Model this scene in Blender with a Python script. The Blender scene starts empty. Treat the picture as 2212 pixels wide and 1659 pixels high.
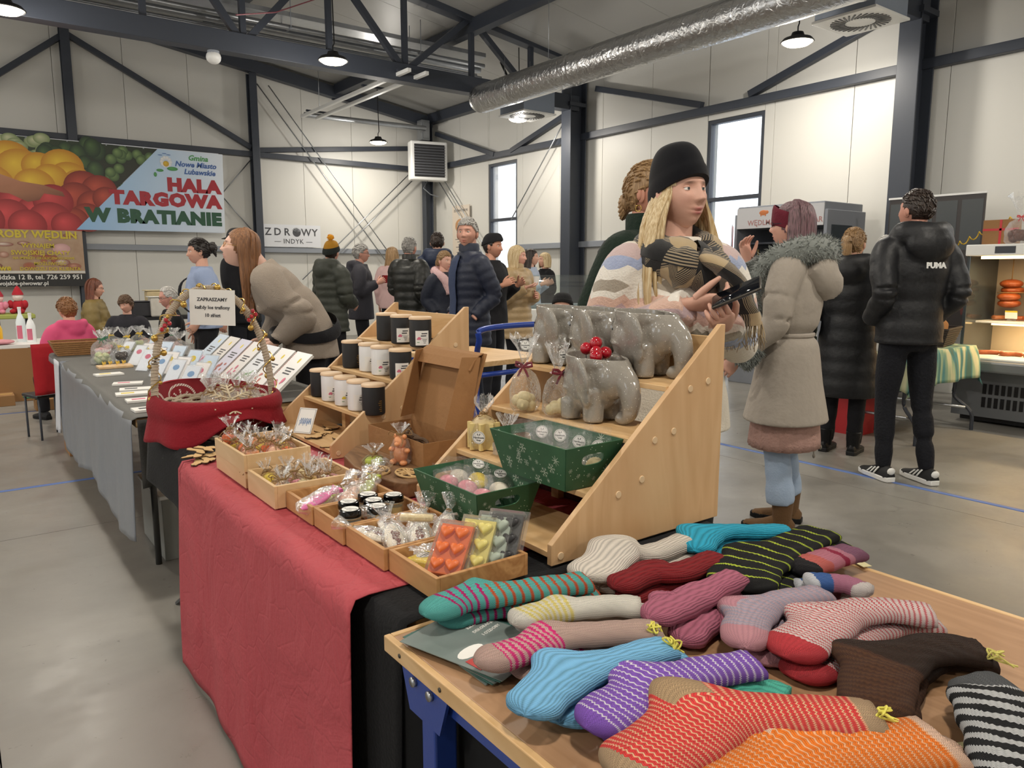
import bpy, bmesh, math, random
from mathutils import Vector as V, Matrix, Euler
R = random.Random(11)
sc = bpy.context.scene
COL = sc.collection
PI = math.pi
# ---------------------------------------------------------------- camera
F, CX, CY, HOR, H = 1612.0, 1106.0, 829.5, 587.0, 1.36
TH = math.atan((CY - HOR) / F)
FW = V((.6 * math.cos(TH), .8 * math.cos(TH), -math.sin(TH)))
RT = V((.8, -.6, 0)); UP = RT.cross(FW)
cam = bpy.data.cameras.new('camera'); cam.lens = F / 2212 * 36; cam.sensor_width = 36; cam.clip_start = .05
camo = bpy.data.objects.new('camera', cam); COL.objects.link(camo)
m3 = Matrix((RT, UP, -FW)).transposed()
camo.matrix_world = Matrix.Translation((0, 0, H)) @ m3.to_4x4()
sc.camera = camo
# ---------------------------------------------------------------- colour management, world, lamps
sc.view_settings.view_transform = 'Standard'; sc.view_settings.look = 'None'
sc.view_settings.gamma = 1; sc.view_settings.use_curve_mapping = False
sc.view_settings.exposure = EXPO = -0.2
w = bpy.data.worlds.new('overcast_sky'); sc.world = w; w.use_nodes = True
w.node_tree.nodes['Background'].inputs[0].default_value = (.86, .93, 1, 1)
w.node_tree.nodes['Background'].inputs[1].default_value = 3.0
LAMP_W = 50
LAMPS = [(3.95, 8.85, 3.87), (7.0, 13.7, 3.87), (7.75, 10.15, 3.84), (7.75, 5.08, 3.87), (.69, 9.19, 3.9),
         (3.95, 4.5, 3.9), (.69, 4.5, 3.9), (3.95, .2, 3.9), (.69, .2, 3.9), (7.75, .6, 3.9), (3.95, -4, 3.9), (.69, -4, 3.9),
         (-2.6, 9.2, 3.9), (-2.6, 4.5, 3.9), (-2.6, .2, 3.9), (-5.9, 9.2, 3.9), (-5.9, 4.5, 3.9), (-5.9, .2, 3.9), (-2.6, 13.4, 3.9)]
# ---------------------------------------------------------------- helpers
def ray(px, py): return FW * F + RT * (px - CX) - UP * (py - CY)
def atz(px, py, z): d = ray(px, py); return V((0, 0, H)) + d * ((z - H) / d.z)
def atx(px, py, x): d = ray(px, py); return V((0, 0, H)) + d * (x / d.x)
def aty(px, py, y): d = ray(px, py); return V((0, 0, H)) + d * (y / d.y)
def lin(v): return v / 12.92 if v <= .04045 else ((v + .055) / 1.055) ** 2.4
def hx(s):
 if not isinstance(s, str): return tuple(s) + ((1,) if len(s) == 3 else ())
 s = s.lstrip('#'); return tuple(lin(int(s[i:i + 2], 16) / 255) for i in (0, 2, 4)) + (1,)
MATS = {}
def newmat(name):
 m = bpy.data.materials.new(name); m.use_nodes = True; MATS[name] = m
 nt = m.node_tree; return m, nt, nt.nodes['Principled BSDF']
def N(nt, typ, ins=None, **kw):
 n = nt.nodes.new(typ)
 for k, v in kw.items(): setattr(n, k, v)
 for k, v in (ins or {}).items():
  if hasattr(v, 'is_output'): nt.links.new(v, n.inputs[k])
  else: n.inputs[k].default_value = v
 return n
def math_(nt, op, a, b=0.0, c=None):
 n = N(nt, 'ShaderNodeMath', {0: a, 1: b}, operation=op)
 if c is not None: n.inputs[2].default_value = c
 return n.outputs[0]
def mixc(nt, fac, a, b):
 n = N(nt, 'ShaderNodeMix', data_type='RGBA')
 for i, v in ((0, fac), (6, a), (7, b)):
  if hasattr(v, 'is_output'): nt.links.new(v, n.inputs[i])
  else: n.inputs[i].default_value = v
 return n.outputs[2]
def pm(name, col, rough=.6, metal=0, bump=None, var=None, spec=.5, trans=0, sheen=0, vcol=False, emit=0, scl=(1, 1, 1), coat=0):
 """principled; bump=(scale, strength); var=(scale, amount[, second colour])"""
 if name in MATS: return MATS[name]
 m, nt, b = newmat(name); c = hx(col)
 b.inputs['Base Color'].default_value = c; b.inputs['Roughness'].default_value = rough
 b.inputs['Metallic'].default_value = metal; b.inputs['Specular IOR Level'].default_value = spec
 b.inputs['Transmission Weight'].default_value = trans; b.inputs['Sheen Weight'].default_value = sheen
 b.inputs['Coat Weight'].default_value = coat
 src = None
 if vcol: src = N(nt, 'ShaderNodeAttribute', attribute_name='Col').outputs[0]; nt.links.new(src, b.inputs['Base Color'])
 if bump or var:
  tc = N(nt, 'ShaderNodeTexCoord'); mp = N(nt, 'ShaderNodeMapping', {0: tc.outputs['Object'], 3: scl})
 if var:
  no = N(nt, 'ShaderNodeTexNoise', {'Vector': mp.outputs[0], 'Scale': var[0], 'Detail': 4})
  c2 = hx(var[2]) if len(var) > 2 else tuple(x * .55 for x in c[:3]) + (1,)
  f = math_(nt, 'MULTIPLY', no.outputs[0], var[1])
  nt.links.new(mixc(nt, f, src or c, c2), b.inputs['Base Color'])
 if bump:
  no = N(nt, 'ShaderNodeTexNoise', {'Vector': mp.outputs[0], 'Scale': bump[0], 'Detail': 3})
  bp = N(nt, 'ShaderNodeBump', {'Strength': bump[1], 'Distance': .01, 'Height': no.outputs[0]})
  nt.links.new(bp.outputs[0], b.inputs['Normal'])
 if emit:
  b.inputs['Emission Color'].default_value = c; b.inputs['Emission Strength'].default_value = emit
 return m
def wood(name, c1, c2, scale=6, axis=1, rough=.55, dist=3.0, fine=60):
 if name in MATS: return MATS[name]
 m, nt, b = newmat(name); b.inputs['Roughness'].default_value = rough
 tc = N(nt, 'ShaderNodeTexCoord'); s = [1, 1, 1]; s[axis] = .12
 mp = N(nt, 'ShaderNodeMapping', {0: tc.outputs['Object'], 3: s})
 n1 = N(nt, 'ShaderNodeTexNoise', {'Vector': mp.outputs[0], 'Scale': scale, 'Detail': 3, 'Distortion': dist})
 n2 = N(nt, 'ShaderNodeTexNoise', {'Vector': mp.outputs[0], 'Scale': fine, 'Detail': 2})
 f = math_(nt, 'ADD', math_(nt, 'MULTIPLY', math_(nt, 'PINGPONG', math_(nt, 'MULTIPLY', n1.outputs[0], 5), .5), 1.3), math_(nt, 'MULTIPLY', n2.outputs[0], .35))
 nt.links.new(mixc(nt, f, hx(c1), hx(c2)), b.inputs['Base Color'])
 bp = N(nt, 'ShaderNodeBump', {'Strength': .12, 'Distance': .002, 'Height': f}); nt.links.new(bp.outputs[0], b.inputs['Normal'])
 return m
def film(name, col=(1, 1, 1), refl=.22, rough=.08, tint=1.0, bump=(60, .5)):
 """thin clear film: transparent with glossy reflections on crinkles"""
 if name in MATS: return MATS[name]
 m, nt, b = newmat(name); nt.nodes.remove(b)
 tr = N(nt, 'ShaderNodeBsdfTransparent', {0: tuple(x * tint for x in col) + (1,)})
 gl = N(nt, 'ShaderNodeBsdfGlossy', {0: (1, 1, 1, 1), 'Roughness': rough})
 df = N(nt, 'ShaderNodeBsdfDiffuse', {0: (.9, .9, .9, 1)})
 tc = N(nt, 'ShaderNodeTexCoord')
 no = N(nt, 'ShaderNodeTexNoise', {'Vector': tc.outputs['Object'], 'Scale': bump[0], 'Detail': 2, 'Distortion': 1.5})
 bp = N(nt, 'ShaderNodeBump', {'Strength': bump[1], 'Distance': .01, 'Height': no.outputs[0]})
 nt.links.new(bp.outputs[0], gl.inputs['Normal'])
 fr = N(nt, 'ShaderNodeFresnel', {'IOR': 1.45, 'Normal': bp.outputs[0]})
 f = math_(nt, 'ADD', math_(nt, 'MULTIPLY', fr.outputs[0], .6), refl * .35)
 gd = N(nt, 'ShaderNodeMixShader', {0: .35, 1: gl.outputs[0], 2: df.outputs[0]})
 mx = N(nt, 'ShaderNodeMixShader', {0: f, 1: tr.outputs[0], 2: gd.outputs[0]})
 nt.links.new(mx.outputs[0], nt.nodes['Material Output'].inputs[0]); return m
def knit(name, A, B=None, period=4, duty=.5, heel=None, row=.0029, col=.0037, rib=False, zig=1.0, rough=.9, bs=.9):
 """A, B: lists of (position 0..1, hex): two colour tracks along the piece, alternating in knitted rows"""
 if name in MATS: return MATS[name]
 m, nt, b = newmat(name); b.inputs['Roughness'].default_value = rough; b.inputs['Specular IOR Level'].default_value = .15
 b.inputs['Sheen Weight'].default_value = .04
 uv = N(nt, 'ShaderNodeUVMap'); sp = N(nt, 'ShaderNodeSeparateXYZ', {0: uv.outputs[0]})
 u, v = sp.outputs[0], sp.outputs[1]
 le = N(nt, 'ShaderNodeAttribute', attribute_name='len').outputs['Fac']
 sv = math_(nt, 'DIVIDE', v, col); pp = math_(nt, 'PINGPONG', sv, .5)
 su = math_(nt, 'ADD', math_(nt, 'DIVIDE', u, row), math_(nt, 'MULTIPLY', pp, zig * 2 if not rib else 0))
 t = math_(nt, 'DIVIDE', math_(nt, 'MULTIPLY', math_(nt, 'FLOOR', su), row), le)
 def ramp(st):
  r = N(nt, 'ShaderNodeValToRGB', {0: t}); r.color_ramp.interpolation = 'CONSTANT'; e = r.color_ramp.elements
  while len(e) < len(st): e.new(.5)
  while len(e) > len(st): e.remove(e[-1])
  for k, (p, c) in enumerate(st): e[k].position = p; e[k].color = hx(c)
  return r.outputs[0]
 ca = ramp([(0, A)] if isinstance(A, str) else A)
 if B:
  cb = ramp([(0, B)] if isinstance(B, str) else B)
  fr = math_(nt, 'FRACT', math_(nt, 'DIVIDE', math_(nt, 'FLOOR', su), period))
  ca = mixc(nt, math_(nt, 'LESS_THAN', fr, duty), ca, cb)
 if heel:
  hm = N(nt, 'ShaderNodeAttribute', attribute_name='heel').outputs['Fac']
  ca = mixc(nt, math_(nt, 'GREATER_THAN', hm, .5), ca, hx(heel))
 hr = math_(nt, 'ABSOLUTE', math_(nt, 'SINE', math_(nt, 'MULTIPLY', su, PI)))
 hc = math_(nt, 'SINE', math_(nt, 'MULTIPLY', pp, PI))
 h = math_(nt, 'ADD', math_(nt, 'MULTIPLY', hr, .9 if not rib else .35), math_(nt, 'MULTIPLY', hc, .5 if not rib else 1.4))
 nz = N(nt, 'ShaderNodeTexNoise', {'Scale': 500, 'Detail': 2}); h2 = math_(nt, 'ADD', h, math_(nt, 'MULTIPLY', nz.outputs[0], .5))
 bp = N(nt, 'ShaderNodeBump', {'Strength': bs, 'Distance': .0024, 'Height': h2}); nt.links.new(bp.outputs[0], b.inputs['Normal'])
 dk = math_(nt, 'MULTIPLY_ADD', h, .34, .74)
 mu = N(nt, 'ShaderNodeMix', data_type='RGBA', blend_type='MULTIPLY'); mu.inputs[0].default_value = 1
 nt.links.new(ca, mu.inputs[6]); nt.links.new(N(nt, 'ShaderNodeCombineColor', {0: dk, 1: dk, 2: dk}).outputs[0], mu.inputs[7])
 nt.links.new(mu.outputs[2], b.inputs['Base Color'])
 return m
def basis(d, upv=(0, 0, 1)):
 d = V(d).normalized(); u = V(upv)
 if abs(d.dot(u)) > .98: u = V((1, 0, 0)) if abs(d.x) < .9 else V((0, 1, 0))
 a = u.cross(d).normalized(); return a, d.cross(a).normalized()   # side, up
class MB:
 def __init__(s): s.v = []; s.f = []; s.uv = []; s.c = []; s.mi = []; s.col = (1, 1, 1, 1); s.m = 0; s.h = []; s.ln = []; s.hv = 0; s.lv = 1
 def p(s, co, uv=(0, 0)):
  s.v.append(tuple(co)); s.uv.append(uv); s.c.append(s.col); s.h.append(s.hv); s.ln.append(s.lv); return len(s.v) - 1
 def face(s, *i): s.f.append(i); s.mi.append(s.m)
 def paint(s, c): s.col = hx(c); return s
 def box(s, c, d, M=None):
  c = V(c); M = M or Matrix.Identity(3)
  k = [s.p(c + M @ V((x * d[0] / 2, y * d[1] / 2, z * d[2] / 2))) for x in (-1, 1) for y in (-1, 1) for z in (-1, 1)]
  for q in ((0, 1, 3, 2), (4, 6, 7, 5), (0, 4, 5, 1), (2, 3, 7, 6), (0, 2, 6, 4), (1, 5, 7, 3)): s.face(*[k[j] for j in q])
  return s
 def beam(s, a, b, w, h, upv=(0, 0, 1)):
  a, b = V(a), V(b); sd, up = basis(b - a, upv); i = []
  for q in (a, b):
   for x, y in ((-1, -1), (1, -1), (1, 1), (-1, 1)): i.append(s.p(q + sd * x * w / 2 + up * y * h / 2))
  s.face(3, 2, 1, 0) if 0 else s.face(i[3], i[2], i[1], i[0]); s.face(*i[4:])
  for k in range(4): s.face(i[k], i[(k + 1) % 4], i[4 + (k + 1) % 4], i[4 + k])
  return s
 def rings(s, rs, closed=True, caps=True, loop=False):
  """rs: list of rings of points; grid of quads"""
  ids = []
  for r in rs: ids.append([s.p(*q) if isinstance(q, tuple) and len(q) == 2 and not isinstance(q[0], (int, float)) else s.p(q) for q in r])
  n = len(rs[0])
  for a in range(len(rs) if loop else len(rs) - 1):
   A, B = ids[a], ids[(a + 1) % len(rs)]
   for k in range(n if closed else n - 1): s.face(A[k], A[(k + 1) % n], B[(k + 1) % n], B[k])
  if caps and closed and not loop:
   s.face(*reversed(ids[0])); s.face(*ids[-1])
  return s
 def tube(s, pts, r, seg=8, caps=True, flat=1.0, upv=(0, 0, 1), loop=False):
  pts = [V(p) for p in pts]; n = len(pts); rr = r if isinstance(r, (list, tuple)) else [r] * n; rs = []
  for i, p in enumerate(pts):
   d = (pts[(i + 1) % n] - pts[i - 1]) if loop else (pts[min(i + 1, n - 1)] - pts[max(i - 1, 0)])
   if d.length < 1e-9: d = V((0, 0, 1))
   a, b = basis(d, upv)
   rs.append([p + a * math.cos(t) * rr[i] + b * math.sin(t) * rr[i] * flat for t in [2 * PI * k / seg for k in range(seg)]])
  return s.rings(rs, caps=caps, loop=loop)
 def cyl(s, a, b, r, r2=None, seg=16): return s.tube([a, b], [r, r if r2 is None else r2], seg)
 def lathe(s, prof, o=(0, 0, 0), seg=24, M=None, sx=1, sy=1, caps=False):
  o = V(o); M = M or Matrix.Identity(3); rs = []
  for r, z in prof: rs.append([o + M @ V((r * sx * math.cos(2 * PI * k / seg), r * sy * math.sin(2 * PI * k / seg), z)) for k in range(seg)])
  return s.rings(rs, caps=caps)
 def ell(s, c, r, seg=12, rows=8, M=None):
  r = (r, r, r) if isinstance(r, (int, float)) else r; c = V(c); M = M or Matrix.Identity(3); rs = []
  for i in range(rows + 1):
   t = -PI / 2 + PI * i / rows; t = max(-PI / 2 + .02, min(PI / 2 - .02, t))
   rs.append([c + M @ V((r[0] * math.cos(t) * math.cos(2 * PI * k / seg), r[1] * math.cos(t) * math.sin(2 * PI * k / seg), r[2] * math.sin(t))) for k in range(seg)])
  return s.rings(rs)
 def prism(s, poly, z0, z1, fn=None):
  """poly: 2d outline (CCW), fn(x,y,z)->point"""
  fn = fn or (lambda x, y, z: (x, y, z)); n = len(poly)
  a = [s.p(fn(x, y, z0)) for x, y in poly]; b = [s.p(fn(x, y, z1)) for x, y in poly]
  s.face(*reversed(a)); s.face(*b)
  for k in range(n): s.face(a[k], a[(k + 1) % n], b[(k + 1) % n], b[k])
  return s
 def grid(s, fn, nu, nv, uvs=(1, 1)):
  ids = [[s.p(fn(i / nu, j / nv), (i / nu * uvs[0], j / nv * uvs[1])) for j in range(nv + 1)] for i in range(nu + 1)]
  for i in range(nu):
   for j in range(nv): s.face(ids[i][j], ids[i + 1][j], ids[i + 1][j + 1], ids[i][j + 1])
  return s
 def disc(s, c, r, M=None, seg=24, edge=None, ry=None):
  c = V(c); M = M or Matrix.Identity(3); k0 = s.col; m = s.p(c)
  if edge: s.col = hx(edge)
  k = [s.p(c + M @ V((r * math.cos(2 * PI * i / seg), (ry or r) * math.sin(2 * PI * i / seg), 0))) for i in range(seg)]
  s.col = k0
  for i in range(seg): s.face(m, k[i], k[(i + 1) % seg])
  return s
 def poly(s, pts): s.face(*[s.p(q) for q in pts]); return s
 def mesh(s, name='mesh'):
  me = bpy.data.meshes.new(name); me.from_pydata(s.v, [], s.f); me.polygons.foreach_set('material_index', s.mi)
  li = [0] * len(me.loops); me.loops.foreach_get('vertex_index', li)
  ul = me.uv_layers.new(name='UVMap'); fl = []
  for i in li: fl.extend(s.uv[i])
  ul.data.foreach_set('uv', fl)
  if any(c != (1, 1, 1, 1) for c in s.c):
   at = me.color_attributes.new('Col', 'FLOAT_COLOR', 'POINT'); fl = []
   for c in s.c: fl.extend(c)
   at.data.foreach_set('color', fl)
  if any(s.h):
   at = me.attributes.new('heel', 'FLOAT', 'POINT'); at.data.foreach_set('value', s.h)
  if any(x != 1 for x in s.ln):
   at = me.attributes.new('len', 'FLOAT', 'POINT'); at.data.foreach_set('value', s.ln)
  return me
 def build(s, name, mat, parent=None, smooth=True, bevel=0, loc=None, solid=0, sub=0, fix=True, ang=40):
  me = s.mesh(name)
  if fix:
   bm = bmesh.new(); bm.from_mesh(me); bmesh.ops.recalc_face_normals(bm, faces=bm.faces)
   if smooth:
    for e in bm.edges:
     if len(e.link_faces) == 2 and e.calc_face_angle(0) > math.radians(ang): e.smooth = False
   bm.to_mesh(me); bm.free()
  if smooth: me.polygons.foreach_set('use_smooth', [True] * len(me.polygons))
  for mm in (mat if isinstance(mat, (list, tuple)) else [mat]): me.materials.append(mm)
  o = bpy.data.objects.new(name, me); COL.objects.link(o)
  if parent: o.parent = parent
  if loc: o.location = loc
  if bevel:
   bv = o.modifiers.new('bevel', 'BEVEL'); bv.width = bevel; bv.segments = 2; bv.limit_method = 'ANGLE'
  if solid:
   so = o.modifiers.new('thickness', 'SOLIDIFY'); so.thickness = solid; so.offset = 0
  if sub:
   su = o.modifiers.new('smooth', 'SUBSURF'); su.levels = su.render_levels = sub
  return o
def tag(o, label, cat, group=None, kind=None):
 if label: o['label'] = label
 if cat: o['category'] = cat
 if group: o['group'] = group
 if kind: o['kind'] = kind
 return o
def thing(name, label, cat, loc=(0, 0, 0), rz=0, group=None, rot=None):
 o = bpy.data.objects.new(name, None); COL.objects.link(o); o.empty_display_size = .1
 o.location = loc; o.rotation_euler = rot or (0, 0, rz); return tag(o, label, cat, group)
def copy_tree(o, parent=None):
 c = o.copy(); COL.objects.link(c)
 if parent: c.parent = parent
 for ch in list(o.children): copy_tree(ch, c)
 return c
def again(o, loc, rz=0, label=None, rot=None, scale=None):
 c = copy_tree(o); c.location = loc; c.rotation_euler = rot or (0, 0, rz)
 if label: c['label'] = label
 if scale: c.scale = scale if isinstance(scale, (tuple, list)) else (scale,) * 3
 return c
def text(s, size, mat, parent, M, bold=0, name='lettering', align='CENTER', shear=0, ext=.0006, label=None, sx=1, sp=1):
 """M: 4x4 placing the text plane (x right, y up, z towards the reader)"""
 cu = bpy.data.curves.new('lettering', 'FONT'); cu.body = s; cu.size = size; cu.align_x = align; cu.align_y = 'CENTER'
 cu.offset = bold; cu.extrude = ext; cu.shear = shear; cu.resolution_u = 2; cu.space_character = sp
 t = bpy.data.objects.new('lettering', cu); COL.objects.link(t)
 me = bpy.data.meshes.new_from_object(t.evaluated_get(bpy.context.evaluated_depsgraph_get()))
 bpy.data.objects.remove(t); bpy.data.curves.remove(cu)
 if sx != 1:
  for q in me.vertices: q.co.x *= sx
 me.materials.clear(); me.materials.append(mat)
 o = bpy.data.objects.new(name, me); COL.objects.link(o); o.parent = parent; o.matrix_local = M
 if label: o['label'] = label
 return o
def frame_m(o, xdir, ydir):
 x = V(xdir).normalized(); y = V(ydir).normalized(); z = x.cross(y).normalized(); y = z.cross(x)
 m = Matrix((x, y, z)).transposed().to_4x4(); m.translation = V(o); return m
def rotz(a): return Matrix.Rotation(a, 3, 'Z')
def cat_rom(P, n):
 """smooth curve through points, n samples per span"""
 P = [V(p) for p in P]; Q = [P[0] * 2 - P[1]] + P + [P[-1] * 2 - P[-2]]; out = []
 for i in range(1, len(Q) - 2):
  for k in range(n):
   t = k / n; a, b, c, d = Q[i - 1], Q[i], Q[i + 1], Q[i + 2]
   out.append(.5 * ((2 * b) + (c - a) * t + (2 * a - 5 * b + 4 * c - d) * t * t + (3 * b - a - 3 * c + d) * t ** 3))
 return out + [P[-1]]
def lerp(a, b, t): return a + (b - a) * t
def interp(t, st):
 """piecewise linear table [(t, v)...]"""
 if t <= st[0][0]: return st[0][1]
 for (a, x), (b, y) in zip(st, st[1:]):
  if t <= b: return x + (y - x) * (t - a) / max(b - a, 1e-9)
 return st[-1][1]
# ================================================================ hall
YW, XW = 15.0, 8.95
YB = -6.5
def roofz(x): return 4.80 + .15 * (XW - abs(x))
M_wall = pm('wall_panel_paint', '#d9d7d0', .45, bump=(9, .03), var=(.6, .12, '#c2c1bb'))
M_steel = pm('steel_grey_paint', '#393e48', .45, bump=(60, .05))
M_steel2 = pm('steel_light_grey_paint', '#8d929a', .5)
M_galv = pm('galvanised_steel', '#b9bcc0', .35, .85, var=(12, .5, '#85898e'))
M_ceil = pm('ceiling_panel', '#aeada9', .38, bump=(14, .03))
M_white = pm('white_paint', '#e9e9e6', .4)
M_black = pm('black_plastic', '#17171a', .45)
M_lampglow = pm('lamp_glow', '#fff1d0', .5, emit=14)
# concrete
m, nt, b = newmat('polished_concrete')
tc = N(nt, 'ShaderNodeTexCoord'); co = tc.outputs['Object']
n1 = N(nt, 'ShaderNodeTexNoise', {'Vector': co, 'Scale': .9, 'Detail': 9, 'Roughness': .65, 'Distortion': .6})
n2 = N(nt, 'ShaderNodeTexNoise', {'Vector': co, 'Scale': 3.1, 'Detail': 8, 'Roughness': .7})
n3 = N(nt, 'ShaderNodeTexNoise', {'Vector': co, 'Scale': 9, 'Detail': 5, 'Roughness': .6, 'Distortion': 2})
c1 = mixc(nt, n1.outputs[0], hx('#575450'), hx('#a29e96'))
c2 = mixc(nt, math_(nt, 'MULTIPLY', n2.outputs[0], .5), c1, hx('#8f8c87'))
spot = N(nt, 'ShaderNodeMapRange', {0: n3.outputs[0], 1: .66, 2: .73}).outputs[0]
c3 = mixc(nt, math_(nt, 'MULTIPLY', spot, .55), c2, hx('#4a4844'))
nt.links.new(c3, b.inputs['Base Color'])
nt.links.new(N(nt, 'ShaderNodeMapRange', {0: n2.outputs[0], 1: .3, 2: .75, 3: .26, 4: .48}).outputs[0], b.inputs['Roughness'])
bp = N(nt, 'ShaderNodeBump', {'Strength': .05, 'Distance': .004, 'Height': n2.outputs[0]}); nt.links.new(bp.outputs[0], b.inputs['Normal'])
M_conc = m
fl = MB().box((0, 4.25, -.1), (18.4, 22, .1)).build('floor', pm('joint_filler', '#3a3835', .9)); fl['kind'] = 'structure'
xs = [-9.2, -4.52 - 3, -3.0, .0, 4.52, 9.2]; xs = [-9.2, -4.52, 0.0, 4.52, 9.2]; ys = [-6.75, -4.4, .04, 4.48, 8.92, 13.36, 15.25]
for i in range(len(xs) - 1):
 for j in range(len(ys) - 1):
  g = .004
  MB().box(((xs[i] + xs[i + 1]) / 2, (ys[j] + ys[j + 1]) / 2, -.03), (xs[i + 1] - xs[i] - g, ys[j + 1] - ys[j] - g, .06)).build('slab', M_conc, fl, smooth=False)
M_tape = pm('blue_tape', '#3d62ad', .5, var=(7, .7, '#7c8fb8'))
tag(MB().box((4.83, 4.2, .0006), (.05, 17, .0012)).build('floor_tape', M_tape), 'blue tape line on the concrete running past the sneakers', 'tape line')
tag(MB().box((1.3, 5.53, .0006), (7.0, .045, .0012)).build('floor_tape', M_tape), 'worn blue tape line on the concrete passing under the grey table', 'tape line')
tag(MB().box((-1.0, 8.62, .0006), (4.2, .04, .0012)).build('floor_tape', M_tape), 'blue tape line on the concrete by the cardboard stall', 'tape line')
# gable wall with panels
wl = MB().prism([(-9.2, 0), (9.2, 0), (9.2, roofz(9.2)), (0, roofz(0)), (-9.2, roofz(9.2))], 15.04, 15.24, lambda x, z, y: (x, y, z)).build('wall_left', pm('panel_joint', '#8f8f8b', .8), smooth=False); wl['kind'] = 'structure'
k = 2.775 - 1.067 * 11
while k < 9:
 a, c = max(k, -8.97), min(k + 1.067, 8.97)
 pts = [(a + .003, 0), (c - .003, 0), (c - .003, roofz(c))] + ([(0, roofz(0))] if a < 0 < c else []) + [(a + .003, roofz(a))]
 MB().prism(pts, 15.0, 15.045, lambda x, z, y: (x, y, z)).build('panel', M_wall, wl, smooth=False, bevel=.003); k += 1.067
# window wall
WINS = [(.82, 1.77), (6.3, 7.25), (11.78, 12.74)]; WZ = (.35, 3.5)  # first window is unseen, added in the same rhythm for extra daylight
wr = MB().prism([(YB, 0), (.82, 0), (.82, 5.05), (YB, 5.05)], 9.0, 9.2, lambda y, z, x: (x, y, z))
wr.prism([(1.77, 0), (6.3, 0), (6.3, 5.05), (1.77, 5.05)], 9.0, 9.2, lambda y, z, x: (x, y, z))
wr.prism([(7.25, 0), (11.78, 0), (11.78, 5.05), (7.25, 5.05)], 9.0, 9.2, lambda y, z, x: (x, y, z))
wr.prism([(12.74, 0), (15.04, 0), (15.04, 5.05), (12.74, 5.05)], 9.0, 9.2, lambda y, z, x: (x, y, z))
for a, c in WINS:
 wr.box((9.1, (a + c) / 2, WZ[0] / 2), (.2, c - a, WZ[0])); wr.box((9.1, (a + c) / 2, (WZ[1] + 5.05) / 2), (.2, c - a, 5.05 - WZ[1]))
wr = wr.build('wall_right', MATS['panel_joint'], smooth=False); wr['kind'] = 'structure'
cuts = sorted(set([YB, 15.0] + [y for w_ in WINS for y in w_] + [6.15 + 1.09 * k for k in range(-11, 9) if YB + .1 < 6.15 + 1.09 * k < 14.9]))
for a, c in zip(cuts, cuts[1:]):
 if c - a < .02: continue
 win = any(w_[0] - .01 <= a and c <= w_[1] + .01 for w_ in WINS)
 for z0, z1 in (((0, WZ[0]), (WZ[1], 4.98)) if win else ((0, 4.98),)):
  MB().box((8.978, (a + c) / 2, (z0 + z1) / 2), (.045, c - a - .006, z1 - z0)).build('panel', M_wall, wr, smooth=False, bevel=.003)
wk = MB().box((0, YB - .1, 2.5), (18.4, .2, 5)).prism([(-9.2, 5), (9.2, 5), (0, roofz(0))], YB - .2, YB, lambda x, z, y: (x, y, z)).build('wall_back', M_wall, smooth=False); wk['kind'] = 'structure'
ws = MB()
for a, c in ((YB, -4.4), (-2.4, 1.2), (3.2, 6.7), (8.7, 12.2), (14.2, 15.04)): ws.box((-9.1, (a + c) / 2, 2.45), (.2, c - a, 4.9))
for a, c in ((-4.4, -2.4), (1.2, 3.2), (6.7, 8.7), (12.2, 14.2)): ws.box((-9.1, (a + c) / 2, 4.2), (.2, c - a, 1.4)).box((-9.1, (a + c) / 2, .4), (.2, c - a, .8)).box((-9.1, (a + c) / 2, 2.15), (.08, .06, 2.7))  # unseen window openings, added so daylight reaches the upper walls and ceiling
ws = ws.build('wall_far_side', M_wall, smooth=False); ws['kind'] = 'structure'
# ceiling: two slopes of trapezoid-ribbed panels
ce = MB()
for sg in (1, -1):
 ce.prism([(0, roofz(0) + .005), (sg * 9.25, roofz(9.25) + .005), (sg * 9.25, roofz(9.25) + .15), (0, roofz(0) + .15)], YB - .2, 15.25, lambda x, z, y: (x, y, z))
ce = ce.build('ceiling', MATS['panel_joint'], smooth=False); ce['kind'] = 'structure'
for sg in (1, -1):
 y = YB
 while y < 15:
  y2 = min(y + 1.0, 15.0)
  MB().prism([(0, roofz(0) - .025), (sg * 8.95, roofz(8.95) - .025), (sg * 8.95, roofz(8.95) + .004), (0, roofz(0) + .004)], y + .003, y2 - .003, lambda x, z, yy: (x, yy, z)).build('panel', M_ceil, ce, smooth=False); y = y2
# windows
M_glass = film('window_glass', refl=.12, rough=.02, bump=(2, .02))
for n, (a, c) in enumerate(WINS):
 f = MB(); fr = .055
 for yy in (a + fr / 2, c - fr / 2): f.box((9.02, yy, (WZ[0] + WZ[1]) / 2), (.1, fr, WZ[1] - WZ[0]))
 for zz in (WZ[0] + fr / 2, 2.39, WZ[1] - fr / 2): f.box((9.02, (a + c) / 2, zz), (.096, c - a - .002, fr))
 wo = thing('window_%d' % (n + 1), None, None, ((9.0, (a + c) / 2, WZ[0]))); wo['kind'] = 'structure'
 fo = f.build('window_frame', M_steel, wo, bevel=.004, smooth=False); fo.matrix_parent_inverse = Matrix.Translation(wo.location).inverted()
 for z0, z1 in ((WZ[0] + fr, 2.39 - fr / 2), (2.39 + fr / 2, WZ[1] - fr)):
  p_ = MB().box((9.03, (a + c) / 2, (z0 + z1) / 2), (.006, c - a - 2 * fr, z1 - z0)).build('pane', M_glass, wo, smooth=False); p_.matrix_parent_inverse = Matrix.Translation(wo.location).inverted()
gr = MB().box((30, 5, -.6), (41, 90, .1)).box((-30, 5, -.6), (41, 90, .1)).build('ground', pm('snowy_ground', '#e8ecf2', .9, bump=(3, .3), var=(1.2, .4, '#b8bdc4')), smooth=False); gr['kind'] = 'structure'
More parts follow.
